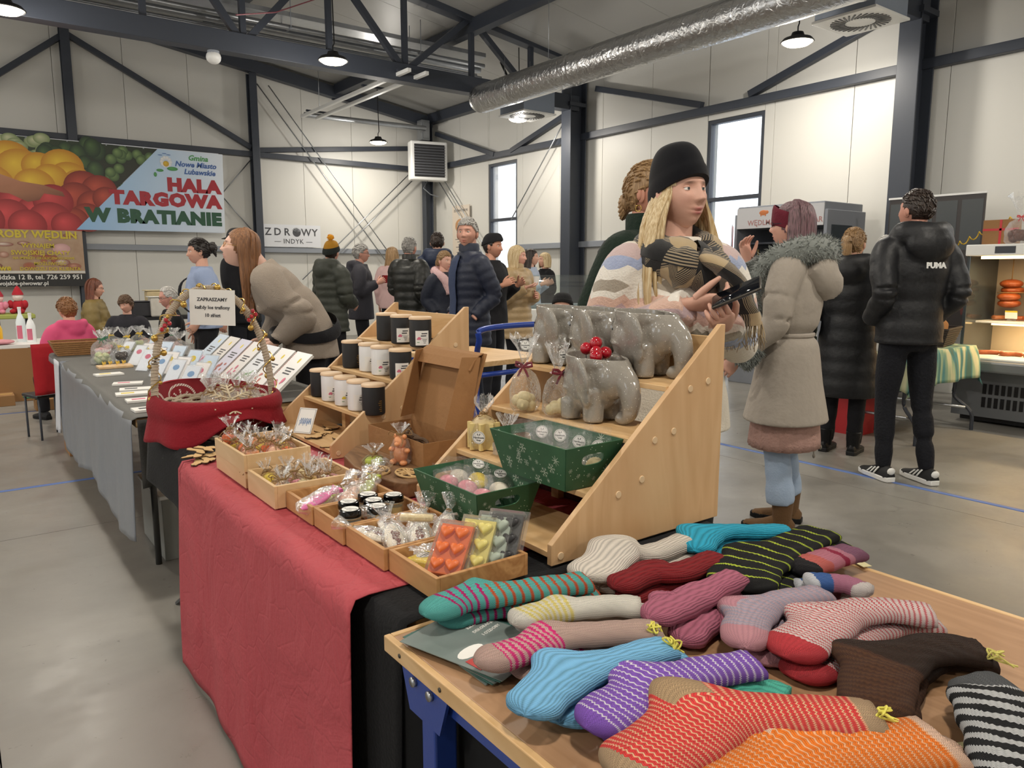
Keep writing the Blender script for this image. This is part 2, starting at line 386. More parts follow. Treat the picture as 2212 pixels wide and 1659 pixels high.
# steel frame
def steel(name, label, cat, mb, group=None, mat=None, bevel=.006): return tag(mb.build(name, mat or M_steel, bevel=bevel, smooth=False), label, cat, group)
def hcol(x, y, z1, w_=.2, d=.3, ax='x'):
 b_ = MB(); t = .022
 if ax == 'x':   # web along x
  b_.box((x, y, z1 / 2), (d - 2 * t, .012, z1)); b_.box((x - d / 2 + t / 2, y, z1 / 2), (t, w_, z1)); b_.box((x + d / 2 - t / 2, y, z1 / 2), (t, w_, z1))
  b_.box((x, y, .01), (d + .1, w_ + .1, .02))
 else:
  b_.box((x, y, z1 / 2), (.012, d - 2 * t, z1)); b_.box((x, y - d / 2 + t / 2, z1 / 2), (w_, t, z1)); b_.box((x, y + d / 2 - t / 2, z1 / 2), (w_, t, z1))
  b_.box((x, y, .01), (w_ + .1, d + .1, .02))
 return b_
for i, (x, y, lab) in enumerate([(8.72, 9.88, 'grey steel wall column between the two tall windows'), (8.72, 4.24, 'broad dark steel wall column behind the meat stall poster'), (8.72, -1.4, 'grey steel wall column past the meat counter'), (8.75, 14.8, 'slim grey steel corner column under the fan heater')]):
 steel('steel_column', lab, 'column', hcol(x, y, 4.72 if i < 3 else 4.6, .24 if i != 3 else .16, .36 if i != 3 else .2))
for x, lab in ((1.9, 'dark steel gable post rising behind the vegetable banner'), (4.96, 'dark steel gable post beside the big market hall banner'), (-1.2, 'dark steel gable post left of the meat banner')):
 steel('steel_column', lab, 'column', hcol(x, 14.87, roofz(x) - .32, .14, .2, 'y'))
steel('rafter_beam', 'sloping dark steel rafter along the top of the gable wall', 'beam', MB().beam((8.9, 14.85, roofz(8.9) - .2), (0, 14.85, roofz(0) - .2), .16, .22).beam((0, 14.85, roofz(0) - .2), (-8.9, 14.85, roofz(8.9) - .2), .16, .22))
for y, lab in ((9.88, 'dark steel roof truss spanning the hall above the shoppers'), (4.24, 'dark steel roof truss meeting the column by the meat stall'), (-1.4, 'dark steel roof truss over the near end of the hall')):
 t = thing('roof_truss', lab, 'truss', (0, y, 4.02), group='roof trusses')
 MB().box((0, 0, .125), (17.5, .2, .24)).build('bottom_chord', M_steel, t, bevel=.006, smooth=False)
 tc_ = MB()
 for sg in (1, -1): tc_.beam((sg * 8.9, 0, .82), (0, 0, 2.0), .18, .2)
 tc_.build('top_chord', M_steel, t, bevel=.006, smooth=False)
 top = lambda x: .74 + .1326 * (8.9 - abs(x))
 for k in range(-4, 4):
  bx_ = 5.5 - 2.28 * (k + 3) + 2.28 * 1 - .0
  bx_ = -8.18 + 2.28 * (k + 4)
  for a_, b_, w_ in (((bx_, .22), (bx_, top(bx_)), .07), ((bx_ + 1.14, .22), (bx_ + 1.14, top(bx_ + 1.14)), .07), ((bx_ + .06, .22), (bx_ + 1.06, top(bx_ + 1.06)), .08), ((bx_ - .06, .22), (bx_ - 1.06, top(bx_ - 1.06)), .08)):
   if abs(a_[0]) < 8.6 and abs(b_[0]) < 8.6: MB().beam((a_[0], 0, a_[1]), (b_[0], 0, b_[1]), w_, w_, (0, 1, 0)).build('web_member', M_steel, t, smooth=False)
 MB().beam((8.5, 0, .1), (8.85, 0, .1), .3, .06).build('bearing_plate', M_steel, t, smooth=False)
for x, lab in ((8.85, 'eaves purlin above the window wall columns'), (6.68, 'purlin above the foil duct'), (3.9, 'purlin above the pair of white lighting rails'), (1.15, 'purlin just this side of the roof ridge'), (-1.15, 'purlin just beyond the roof ridge'), (-3.9, 'purlin halfway down the far roof slope'), (-6.68, 'purlin low on the far roof slope')):
 steel('roof_purlin', 'dark steel ' + lab, 'beam', MB().box((x, 4.2, roofz(x) - .14), (.16, 21.2, .2)), 'roof purlins')
for lab, a, c in (('pale grey wall girt along the gable wall at banner foot', (-8.8, 1.79), (8.6, 1.79)), ('grey wall girt along the gable wall at banner top', (-8.8, 3.6), (8.6, 3.6))):
 steel('wall_girt', lab, 'beam', MB().beam((a[0], 14.93, a[1]), (c[0], 14.93, c[1]), .12, .1), mat=M_steel2 if a[1] < 2 else M_steel)
steel('wall_girt', 'dark grey wall girt running above the tall windows', 'beam', MB().beam((8.9, -6, 3.63), (8.9, 14.7, 3.63), .1, .11))
steel('wall_girt', 'pale grey wall girt at mid height between the tall windows', 'beam', MB().beam((8.9, 7.35, 1.83), (8.9, 11.7, 1.83), .1, .1), mat=M_steel2)
for lab, a, c in (('long diagonal steel brace falling from the gable post above the banner', (1.95, 5.25), (4.9, 3.72)), ('diagonal steel brace rising to the gable post behind the banner', (.0, 3.72), (1.85, 5.2)), ('nearly level steel brace between the gable post and corner heater', (5.0, 3.68), (8.6, 4.05))):
 steel('wall_brace', lab, 'beam', MB().beam((a[0], 14.9, a[1]), (c[0], 14.9, c[1]), .09, .09), 'gable braces')
for lab, a, c in (('steel brace between the middle column and the far narrow window', (10.1, 4.1), (11.85, 3.65)), ('steel brace between the heater corner and the far narrow window', (14.6, 4.35), (12.4, 3.65)), ('steel brace from the middle column to the wide near window', (9.5, 4.35), (7.3, 3.72)), ('steel brace above the fridge from window to broad column', (4.5, 4.3), (6.5, 3.72)), ('steel brace past the broad column above the meat counter', (3.9, 4.3), (1.4, 3.72))):
 steel('wall_brace', lab, 'beam', MB().beam((8.88, a[0], a[1]), (8.88, c[0], c[1]), .09, .09), 'window wall braces')
def rod(a, c, lab, g=None): tag(MB().tube([a, c], .011, 6).build('brace_rod', M_galv), lab, 'rod', g)
for o in (0, .22):
 rod((5.05 + o, 14.83, 4.9), (8.0 + o, 14.83, 1.2), 'thin steel tie rod crossing the wall by the turkey sign', 'gable tie rods')
 rod((8.6 - o, 14.80, 3.55), (6.0 - o, 14.80, 1.2), 'thin steel tie rod crossing the wall by the turkey sign', 'gable tie rods')
 rod((8.80, 14.6 - o, 3.5), (8.80, 12.6 - o, 1.6), 'thin steel tie rod beside the narrow far window', 'window wall tie rods')
rod((8.79, 10.0, 4.15), (8.79, 11.75, 2.35), 'single steel tie rod between the column and far window')
rod((4.9, 14.93, 3.5), (4.3, 14.93, 2.8), 'short steel tie rod beside the market hall banner edge'); rod((4.3, 14.93, 2.8), (4.9, 14.93, 2.1), 'short lower tie rod beside the market hall banner edge')
# ceiling services
duct_m, nt, b = newmat('crumpled_foil'); b.inputs['Metallic'].default_value = 1; b.inputs['Base Color'].default_value = hx('#c9c9c9'); b.inputs['Roughness'].default_value = .28
tc = N(nt, 'ShaderNodeTexCoord'); no = N(nt, 'ShaderNodeTexNoise', {'Vector': tc.outputs['Object'], 'Scale': 16, 'Detail': 5, 'Distortion': 1})
vo = N(nt, 'ShaderNodeTexVoronoi', {'Vector': tc.outputs['Object'], 'Scale': 22})
bp = N(nt, 'ShaderNodeBump', {'Strength': .55, 'Distance': .02, 'Height': math_(nt, 'ADD', no.outputs[0], math_(nt, 'MULTIPLY', vo.outputs[0], .3))}); nt.links.new(bp.outputs[0], b.inputs['Normal'])
d = thing('ventilation_duct', 'round foil-wrapped ventilation duct hanging under the roof', 'duct', (6.6, 0, 3.9))
y = -6.3
while y < 9.3:
 y2 = min(y + 1.25, 9.55); MB().lathe([(.196, y + .0), (.204, y + .03), (.2, y + .06), (.2, y2 - .05), (.203, y2 - .02), (.197, y2)], M=Matrix.Rotation(-PI / 2, 3, 'X'), seg=28).build('duct_section', duct_m, d); y = y2
MB().lathe([(.2, 9.55), (.185, 9.62), (.12, 9.68), (.0, 9.7)], M=Matrix.Rotation(-PI / 2, 3, 'X'), seg=28).build('end_cap', duct_m, d)
for y in (-4, -1, 2, 5, 8): MB().cyl((0, y, .2), (0, y, 1.22), .004, seg=5).build('hanger', M_galv, d)
def diffuser(cx, cy, z, lab):
 t = thing('ceiling_diffuser', lab, 'vent', (cx, cy, z))
 MB().box((0, 0, .19), (.6, .6, .36)).build('plenum_box', pm('plenum_blue_grey', '#8f99a8', .4, .3), t, smooth=False, bevel=.004)
 MB().box((0, 0, -.008), (.64, .64, .024)).build('face_plate', M_white, t, smooth=False, bevel=.004)
 for k in range(32):
  a = 2 * PI * k / 32; m_ = rotz(a + .5)
  MB().box(rotz(a) @ V((.2, 0, 0)) + V((0, 0, -.022)), (.15, .016, .006), m_).build('swirl_slot', M_black, t, smooth=False)
 MB().cyl((-.3, 0, .2), (-.62, 0, .2), .09).build('duct_stub', duct_m, t)
 for a in (-.25, .25): MB().cyl((a, .25, .37), (a, .25, .88), .004, seg=5).build('hanger', M_galv, t)
diffuser(7.42, 9.5, 3.76, 'square ceiling diffuser hanging beside the far end of the duct'); diffuser(7.28, 4.1, 3.76, 'square swirl ceiling diffuser hanging above the meat stall')
def lampat(i, x, y, z, lab, grp=None):
 t = thing('high_bay_lamp', lab, 'lamp', (x, y, z), group=grp)
 MB().lathe([(.0, .1), (.06, .1), (.075, .06), (.15, .035), (.18, .0), (.172, -.008), (.165, 0)], seg=24).build('housing', M_black, t)
 MB().lathe([(0, -.045), (.07, -.042), (.125, -.03), (.155, -.01), (.163, .004)], seg=24).build('diffuser', M_lampglow, t)
 MB().tube([(0, 0, .1), (0, 0, .16), (.02, 0, .2), (0, 0, roofz(x) - z - .028)], .008, 6).build('cable', M_black, t)
 l = bpy.data.lights.new('high_bay_light', 'POINT'); l.shadow_soft_size = .09; l.energy = LAMP_W; l.color = (1, .945, .865)
 lo = bpy.data.objects.new('high_bay_light', l); COL.objects.link(lo); lo.parent = t; lo.location = (0, 0, -.14)
 l = bpy.data.lights.new('high_bay_light', 'AREA'); l.shape = 'DISK'; l.size = .3; l.energy = LAMP_W * .8; l.color = (1, .93, .82); lo = bpy.data.objects.new('high_bay_light', l); COL.objects.link(lo); lo.parent = t; lo.location = (0, 0, -.05)
LL = ['round lamp hanging in front of the roof truss', 'round lamp near the corner fan heater', 'round black lamp in front of the far diffuser', 'round lamp hanging beside the meat stall diffuser', 'round lamp at the truss above the vegetable banner']
for i, (x, y, z) in enumerate(LAMPS): lampat(i, x, y, z, LL[i] if i < 5 else 'round high bay lamp hanging from the roof beyond the stalls', None if i < 5 else 'further high bay lamps')
t = thing('cable_tray', 'bundle of galvanised cable trays running across under the roof', 'cable tray', (0, 10.45, 4.5))
MB().box((2.2, 0, .25), (10, .3, .012)).box((2.2, -.15, .275), (10, .01, .06)).box((2.2, .15, .275), (10, .01, .06)).build('tray', M_galv, t, smooth=False)
for yy, zz, r in ((-.1, .12, .035), (.02, .08, .045), (.12, .02, .03), (-.02, -.04, .02)): MB().cyl((-2.8, yy, zz), (7.2, yy, zz), r, seg=10).build('pipe', M_galv, t)
for xx in (-2, 0, 2, 4, 6): MB().box((xx, 0, .1), (.03, .36, .02)).cyl((xx, .17, .1), (xx, .17, .7 - .02 * xx), .006, seg=5).cyl((xx, -.17, .1), (xx, -.17, .7 - .02 * xx), .006, seg=5).build('hanger', M_steel2, t)
t = thing('cable_ladder', 'pair of white lighting rails sloping away below the truss', 'cable tray', (5.45, 11.4, 4.1))
for xx in (-.12, .16): MB().box((xx, 0, 0), (.06, 3.9, .05)).build('rail', M_white, t, smooth=False, bevel=.005)
for yy in (-1.7, -.6, .5, 1.6): MB().box((.02, yy, .04), (.4, .04, .03)).build('cross_bracket', M_steel, t, smooth=False)
for yy in (-1.5, 1.5): MB().cyl((.02, yy, .05), (.02, yy, .95), .005, seg=5).build('hanger', M_galv, t)
tag(MB().tube([(5.6, 13.9, 4.25), (8.3, 14.1, 4.33), (8.4, 14.45, 4.36)], .05, 12).build('pipe_run', M_galv), 'galvanised pipe running to the junction box at the corner', 'pipe')
tag(MB().box((8.55, 14.6, 4.38), (.2, .2, .42)).box((8.55, 14.49, 4.38), (.14, .01, .34)).build('junction_box', M_galv, bevel=.01, smooth=False), 'galvanised junction box on the corner column', 'junction box')
tag(MB().tube([(4.9, 9.6, 5.2), (3.4, 9.2, 4.4), (2.9, 9.1, 4.25)], .008, 6).build('red_cable', pm('red_cable', '#93505a', .5)), 'thin red cable sagging past the truss web', 'cable')
tag(MB().tube([(7.5, 10.3, 4.72), (7.55, 10.2, 4.5), (7.6, 10.2, 4.25)], .02, 6).build('black_cable', M_black), 'thick black cable dropping from the cable tray', 'cable')
t = thing('ceiling_sensor', 'small white dome sensor under the truss chord', 'sensor', (2.85, 9.88, 3.9))
MB().cyl((0, 0, .06), (0, 0, .13), .07).build('mount', M_steel2, t); MB().ell((0, 0, .05), (.09, .09, .08)).build('dome', M_white, t)
# fan heater
t = thing('fan_heater', 'white louvred fan heater mounted in the hall corner', 'heater', (8.42, 14.22, 3.3), -.25)
MB().box((0, 0, .38), (.8, .28, .8)).build('body', M_white, t, bevel=.03, smooth=False)
MB().box((0, -.145, .38), (.66, .02, .66)).build('grille_back', M_black, t, smooth=False)
for k in range(11): MB().box((0, -.165, .1 + .056 * k), (.66, .05, .012), Matrix.Rotation(.6, 3, 'X')).build('louvre', pm('louvre_grey', '#63656a', .5), t, smooth=False)
MB().tube([(0, 0, 0), (-.12, -.05, -.18), (.05, 0, -.3), (.28, .2, -.32)], .012, 6).build('cable', M_steel2, t)
MB().box((0, .3, .4), (.1, .34, .1)).build('bracket', M_steel, t, smooth=False)
# ================================================================ people
def remesh(mb, vox, it=6, name='garment'):
 me = mb.mesh(name); o = bpy.data.objects.new('temp', me); COL.objects.link(o)
 r = o.modifiers.new('r', 'REMESH'); r.mode = 'VOXEL'; r.voxel_size = vox; r.use_smooth_shade = True
 if it: s_ = o.modifiers.new('s', 'SMOOTH'); s_.factor = .5; s_.iterations = it
 out = bpy.data.meshes.new_from_object(o.evaluated_get(bpy.context.evaluated_depsgraph_get()))
 bpy.data.objects.remove(o); out.name = name
 out.polygons.foreach_set('use_smooth', [True] * len(out.polygons)); return out
def mobj(name, me, mat, parent, T=None):
 if T:
  for v in me.vertices: v.co = T(v.co)
 me.materials.clear(); me.materials.append(mat)
 o = bpy.data.objects.new(name, me); COL.objects.link(o); o.parent = parent; return o
M_skin = pm('skin', '#d9a58c', .5, vcol=True, bump=(220, .06), spec=.35)
M_eye = pm('eye', '#ffffff', .12, vcol=True)
def hairmat(name, c1, c2):
 if name in MATS: return MATS[name]
 m, nt, b = newmat(name); b.inputs['Roughness'].default_value = .42
 tc = N(nt, 'ShaderNodeTexCoord'); mp = N(nt, 'ShaderNodeMapping', {0: tc.outputs['Object'], 3: (1, 1, .025)})
 n1 = N(nt, 'ShaderNodeTexNoise', {'Vector': mp.outputs[0], 'Scale': 190, 'Detail': 3})
 nt.links.new(mixc(nt, N(nt, 'ShaderNodeMapRange', {0: n1.outputs[0], 1: .3, 2: .7}).outputs[0], hx(c1), hx(c2)), b.inputs['Base Color'])
 bp = N(nt, 'ShaderNodeBump', {'Strength': .6, 'Distance': .01, 'Height': n1.outputs[0]}); nt.links.new(bp.outputs[0], b.inputs['Normal']); return m
def cloth(name, col, c2=None, rough=.85, bump=(120, .25), amt=.5, sheen=.03): return pm(name, col, rough, bump=bump, var=(14, amt, c2) if c2 else (14, .35), spec=.25, sheen=sheen)
def puffm(name, col, c2=None, rough=.5): return pm(name, col, rough, bump=(26, .35), var=(9, .4, c2) if c2 else (9, .4), spec=.45)
def g(x, s): return math.exp(-(x / s) ** 2)
def face_disp(x, z):
 ax = abs(x); d = 0
 rp = max(0, min(1, (.022 - z) / .052)) if z > -.032 else max(0, 1 - (-.032 - z) / .012)
 d += .021 * g(x, .0105 + .004 * rp) * rp + .007 * g(ax - .0115, .007) * g(z + .033, .008)
 d -= .011 * g(ax - .031, .0165) * g(z - .006, .0125)
 d += .005 * g(z - .03, .011) * math.exp(-(x / .05) ** 4)
 d += .006 * g(ax - .04, .02) * g(z + .024, .02)
 zl = z - 6 * x * x; d += .0075 * g(x, .021) * (g(zl + .060, .0055) + g(zl + .0735, .0065)) - .004 * g(zl + .0668, .0026) * g(x, .026)
 d += .008 * g(x, .022) * g(z + .1, .014); return d
def head_pt(t, phi, feat=True, sc_=1.0):
 la = PI * math.copysign(abs(t) ** 1.35, t); z = math.sin(phi); r = math.cos(phi)
 wx = 1 - (.26 * (-z) ** 1.4 if z < 0 else 0); x = .077 * r * math.sin(la) * wx; cy = math.cos(la)
 y = .094 * r * cy * (1.0 if cy > 0 else 1.08) * ((1 - .42 * (-z)) if (z < 0 and cy < 0) else 1)
 if z < 0 and cy > 0: y += .018 * (-z) * (1 - .3 * abs(math.sin(la))) * (1 if r > .2 else r / .2)
 zz = .115 * z
 if feat and cy > .1: y += face_disp(x, zz) * min(1, (cy - .1) / .3)
 return V((x, y, zz)) * sc_
def make_head(mb, M, c, s, skin, lips, brow, iris='#5b6b5a', nl=44, nz=40, detail=True):
 sk = hx(skin); lp = hx(lips); br = hx(brow)
 rs = []
 for i in range(nz + 1):
  ph = -PI / 2 * .97 + PI * .97 * i / nz; row = []
  for k in range(nl):
   t = -1 + 2 * k / nl; p = head_pt(t, ph); x, z = p.x, p.z; col = list(sk[:3])
   if p.y > .03:
    f = g(x, .0185) * (g(z - 6 * x * x + .0605, .005) + g(z - 6 * x * x + .0735, .0055))
    f2 = g(abs(x) - .04, .02) * g(z + .03, .02) * .25
    bw = g(abs(x) - .031, .015) * g(z - .0235, .0042) * .9
    for q in range(3):
     col[q] = lerp(col[q], lp[q], min(1, f * 1.1)); col[q] = lerp(col[q], (lp[q] + sk[q]) / 2, f2); col[q] = lerp(col[q], br[q], min(1, bw))
   mb.col = tuple(col) + (1,); row.append(mb.p(V(c) + M @ (p * s)))
  rs.append(row)
 for a in range(nz):
  for k in range(nl): mb.face(rs[a][k], rs[a][(k + 1) % nl], rs[a + 1][(k + 1) % nl], rs[a + 1][k])
 mb.face(*rs[0]); mb.face(*reversed(rs[-1]))
 mb.col = sk
 for sx in (-1, 1):
  R3 = M @ Matrix.Rotation(sx * -.35, 3, 'Z')
  mb.ell(V(c) + M @ (V((sx * .078, -.004, -.012)) * s), (.008 * s, .018 * s, .031 * s), 8, 8, R3)
  mb.ell(V(c) + M @ (V((sx * .084, -.011, -.008)) * s), (.007 * s, .012 * s, .024 * s), 8, 6, R3)
  if detail:   # lids
   e = V(c) + M @ (V((sx * .031, .0685, .006)) * s); rr = .0142 * s; rs2 = []
   for i in range(6):
    ph = .30 + 1.0 * i / 5; rs2.append([e + M @ V((rr * 1.15 * math.cos(ph) * math.sin(a), rr * math.cos(ph) * math.cos(a), rr * math.sin(ph))) for a in [-1.5 + 3 * j / 9 for j in range(10)]])
   mb.rings(rs2, closed=False, caps=False)
   rs2 = []
   for i in range(4):
    ph = -.42 - .7 * i / 3; rs2.append([e + M @ V((rr * 1.1 * math.cos(ph) * math.sin(a), rr * math.cos(ph) * math.cos(a), rr * math.sin(ph))) for a in [-1.4 + 2.8 * j / 9 for j in range(10)]])
   mb.rings(rs2, closed=False, caps=False)
def make_eye(M, c, s, sx, iris, gaze=0):
 mb = MB(); e = V(c) + M @ (V((sx * .031, .0685, .006)) * s); rr = .0131 * s; rs = []
 G = M @ Matrix.Rotation(gaze, 3, 'Z') @ Matrix.Rotation(-PI / 2, 3, 'X')
 for i, a in enumerate([0.02, .2, .21, .43, .45, .9, 1.4, 2.2, 3.1]):
  mb.col = hx('#101010') if i < 2 else hx(iris) if i < 4 else hx('#ece6e0')
  rs.append([mb.p(e + G @ V((rr * math.sin(a) * math.cos(q), rr * math.sin(a) * math.sin(q), rr * math.cos(a)))) for q in [2 * PI * k / 14 for k in range(14)]])
 for a in range(len(rs) - 1):
  for k in range(14): mb.face(rs[a][k], rs[a][(k + 1) % 14], rs[a + 1][(k + 1) % 14], rs[a + 1][k])
 return mb
def make_hand(mb, w, d, nrm, thumb, s=1.0, curl=.5, spread=.12, tcurl=.5):
 """w wrist, d finger direction, nrm palm normal, thumb +1/-1: side (nrm x d) sign"""
 d = V(d).normalized(); nrm = V(nrm); nrm = (nrm - d * nrm.dot(d)).normalized(); sd = nrm.cross(d).normalized() * thumb; w = V(w)
 P = lambda a, b, c: w + (d * a + sd * b + nrm * c) * s
 rs = []
 for a, hw, ht, ce in ((-.03, .025, .02, 0), (0, .026, .019, 0), (.03, .037, .019, .002), (.06, .042, .017, .002), (.085, .041, .014, 0), (.097, .034, .009, 0)):
  rs.append([P(a, ce + hw * math.cos(q), ht * math.sin(q)) for q in [2 * PI * k / 12 for k in range(12)]])
 mb.rings(rs)
 for i, (b, L) in enumerate(((.031, .072), (.0105, .08), (-.0105, .075), (-.031, .058))):
  ang = spread * (1.5 - i) / 1.5; q = V((.078, b * .92, .0)); pts = [q]; a = curl * .35
  for k, fr in enumerate((.26, .22, .28, .24)):
   q = q + V((math.cos(a), math.sin(ang) * .9 * math.cos(a), math.sin(a))) * L * fr; pts.append(q); a += curl * (.75 if k < 3 else .3)
  mb.tube([P(*p) for p in pts], [.0098 * s, .0095 * s, .009 * s, .0082 * s, .0058 * s], 8)
  mb.ell(P(*pts[-1]), .006 * s, 6, 4)
 q = V((.018, .026, .004)); pts = [q]; a = .75; bz = .25
 for fr in (.034, .03, .026):
  q = q + V((math.cos(a), math.sin(a), bz)) * fr; pts.append(q); a -= tcurl * .55; bz += .1
 mb.tube([P(*p) for p in pts], [.014 * s, .0125 * s, .0105 * s, .007 * s], 8); mb.ell(P(*pts[-1]), .0072 * s, 6, 4)
ARMS = dict(down=((.045, -.03, -.29), (.06, .04, -.54)), pocket=((.045, -.08, -.27), (.012, .08, -.44)), hold=((.06, .01, -.28), (-.02, .22, -.17)), phone=((.06, .02, -.28), (-.09, .22, -.25)),
   face=((.03, .17, -.22), (-.06, .22, .03)), front=((.05, .03, -.28), (-.05, .2, -.38)), reach=((.06, .2, -.22), (.03, .42, -.36)), lap=((.05, .04, -.28), (-.06, .25, -.30)), hang=((.03, .1, -.28), (.02, .2, -.52)))
def person(label, pos, face=0, h=1.72, female=True, head=(0, 0, 0), skin='#d8a78f', lips=None, brow='#5a4636', iris='#5f6a5c', hair=None, hat=None, top=None, legs=None, shoe='#1b1b1d', arms=('down', 'down'),
           lean=0, seated=False, vox=.016, glasses=None, eyes=True, hands=(.5, .5), hres=(36, 34), yaw=None, toe=0, group=None, feet_yaw=0):
 pos = V((pos[0], pos[1], 0)); s = h / 1.75
 if yaw is None:
  v = pos.normalized(); r_ = V((v.y, -v.x, 0)); fd = -v * math.cos(math.radians(face)) + r_ * math.sin(math.radians(face)); yaw = math.atan2(-fd.x, fd.y)
 t = thing('person', label, 'person', pos, yaw, group)
 top = top or {}; legs = legs or {}; hair = hair or {}
 hipz = .93 * s; dz = -(.93 - .50) * s if seated else 0
 def T(p):
  p = V(p); k = max(0, min(1, (p.z - .95 * s) / (.3 * s))); a = lean * k
  q = V((p.x, p.y, p.z - hipz)); q = Matrix.Rotation(-a, 3, 'X') @ q
  return V((q.x, q.y, q.z + hipz + dz))
 bulk = top.get('bulk', .012) * .5; sw = (.172 if female else .195) * s
 sh = [V((sx * sw, 0, 1.405 * s)) for sx in (-1, 1)]
 J = []
 for k, a in enumerate(arms):
  e, w_ = ARMS[a] if isinstance(a, str) else a; sx = (-1, 1)[k]
  J.append((V((sh[k].x + sx * e[0] * s, e[1] * s, sh[k].z + e[2] * s)), V((sh[k].x + sx * w_[0] * s, w_[1] * s, sh[k].z + w_[2] * s))))
 # ---- body (one mesh): torso, limbs, neck, head, hands
 b = MB(); b.col = hx(skin); lips = lips or '#b5655c'
 tor = [(.86, .15, .11), (.98, .155, .11), (1.1, .135, .1), (1.25, .15, .11), (1.38, .16, .09), (1.44, .10, .07), (1.475, .056, .056), (1.6, .052, .055)]
 b.rings([[T(V((rx * s * math.cos(q), ry * s * math.sin(q) + (-.005 if z < 1.5 else .005), z * s))) for q in [2 * PI * k / 14 for k in range(14)]] for z, rx, ry in tor])
 for k, sx in ((0, -1), (1, 1)):
  b.tube([T(q) for q in (V((sx * .1 * s, 0, 1.39 * s)), sh[k], J[k][0], J[k][1])], [.05 * s, .05 * s, .04 * s, .027 * s], 10)
  wv = T(J[k][1]); dv = (T(J[k][1]) - T(J[k][0])).normalized()
  if hands[k] is not None:
   hd = hands[k] if isinstance(hands[k], dict) else dict(curl=hands[k])
   M_h = hd.get('d', dv); nn = hd.get('n', V((-sx, .1, 0)))
   make_hand(b, wv + dv * .008, M_h, nn, hd.get('t', -sx), s * .95, hd.get('curl', .5), hd.get('spread', .1), hd.get('tcurl', .5))
 Rh = Matrix.Rotation(-lean * .25, 3, 'X') @ Matrix.Rotation(math.radians(-head[0]), 3, 'Z') @ Matrix.Rotation(math.radians(head[1]), 3, 'X') @ Matrix.Rotation(math.radians(head[2]), 3, 'Y')
 hc = T(V((0, .02 * s, 1.622 * s))) + V((0, lean * .02, 0)); hs = s * .99 if not female else s * .975
 hs *= top.get('headscale', 1)
 make_head(b, Rh, hc, hs, skin, lips, brow, nl=hres[0], nz=hres[1], detail=eyes)
 # hips / legs / feet
 hip = [V((sx * .09 * s, 0, .9 * s + dz)) for sx in (-1, 1)]
 if seated:
  kn = [V((sx * .12 * s, .42 * s, .5 * s)) for sx in (-1, 1)]; an = [V((sx * .12 * s, .40 * s, .09 * s)) for sx in (-1, 1)]
 else:
  st = legs.get('stance', (.0, .0)); kn = [V((sx * .1 * s, .02 + st[k] * .5, .5 * s)) for k, sx in ((0, -1), (1, 1))]; an = [V((sx * .105 * s, -.02 + st[k], .085 * s)) for k, sx in ((0, -1), (1, 1))]
 b.col = hx(skin)
 for k in (0, 1): b.tube([hip[k], kn[k], an[k]], [.07 * s, .04 * s, .028 * s], 10)
 b.build('body', M_skin, t, fix=True, ang=75)
 if eyes:
  for sx in (-1, 1): make_eye(Rh, hc, hs, sx, iris).build('eye', M_eye, t)
 # ---- trousers
 if legs.get('mat') is not False:
  q = MB(); lr = legs.get('r', 1.0); ah = legs.get('ankle', .05)
  q.rings([[V((rx * s * math.cos(a), ry * s * math.sin(a), z * s + dz)) for a in [2 * PI * k / 16 for k in range(16)]] for z, rx, ry in ((1.02, .15, .115), (.95, .165, .125), (.87, .165, .125), (.8, .12, .1))])
  for k in (0, 1):
   fl_ = legs.get('flare', .058); aa = an[k] + V((0, 0, ah - .06)); pts = cat_rom([hip[k] + V((0, 0, 0)), lerp(hip[k], kn[k], .5), kn[k], lerp(kn[k], aa, .5), aa], 4); n = len(pts)
   q.tube(pts, [(interp(i / (n - 1), [(0, .092), (.3, .088), (.5, .068), (.7, .064), (1, fl_)]) * lr + (.004 * math.sin(i * 2.3) if i > n * .6 else 0)) * s for i in range(n)], 14)
  mobj('trousers', remesh(q, vox, 4, 'trousers'), legs.get('mat') or cloth('dark_denim', '#1d1e24'), t)
 if shoe:
  for k in (0, 1):
   q = MB(); a0 = V((an[k].x, an[k].y, 0)); rs = []; z0 = .026; fy = rotz(math.radians(feet_yaw))
   for y, hw, ht in ((-.075, .028, .06), (-.055, .037, .085), (-.01, .038, .1), (.04, .038, .085), (.09, .045, .062), (.14, .046, .05), (.18, .034, .04), (.195, .015, .026)):
    rs.append([a0 + fy @ V((hw * s * math.cos(a), y * s, z0 + max(0, math.sin(a)) * (ht - z0) * s + min(0, math.sin(a)) * .004)) for a in [2 * PI * j / 14 for j in range(14)]])
   q.rings(rs)
   if legs.get('boot'): q.lathe([(.047, .05), (.05, .11), (.055, .17), (.05, .175)], a0 + V((0, -.01, 0)), 14)
   so = q.build('shoe', shoe if not isinstance(shoe, str) else cloth('shoe_' + shoe, shoe, rough=.55), t)
   ol = [(interp(y_, [(-.08, .03), (-.05, .04), (.05, .042), (.12, .05), (.19, .035), (.2, .015)]), y_) for y_ in (-.08, -.05, 0, .05, .12, .17, .2)]
   pl = [(x * s, y * s) for x, y in ol] + [(-x * s, y * s) for x, y in reversed(ol)]
   MB().prism(pl, .0, .03, lambda x, y, z: a0 + fy @ V((x, y, z))).build('sole', legs.get('sole') or cloth('rubber_sole', '#141414', rough=.8), so, bevel=.004)
 # ---- upper garment
 hem = top.get('hem', .82); cl = top.get('collar', 1.485); pf = top.get('puff', 0); per = top.get('period', .075); nm = top.get('name', 'jacket')
 q = MB(); prof = [(.45, .21, .17), (.60, .20, .16), (.80, .185, .138), (.95, .176, .132), (1.1, .158, .12), (1.22, .172, .130), (1.32, .182, .126), (1.39, .178, .105), (1.43, .135, .09), (1.46, .09, .082), (1.5, .072, .075), (1.56, .074, .078)]
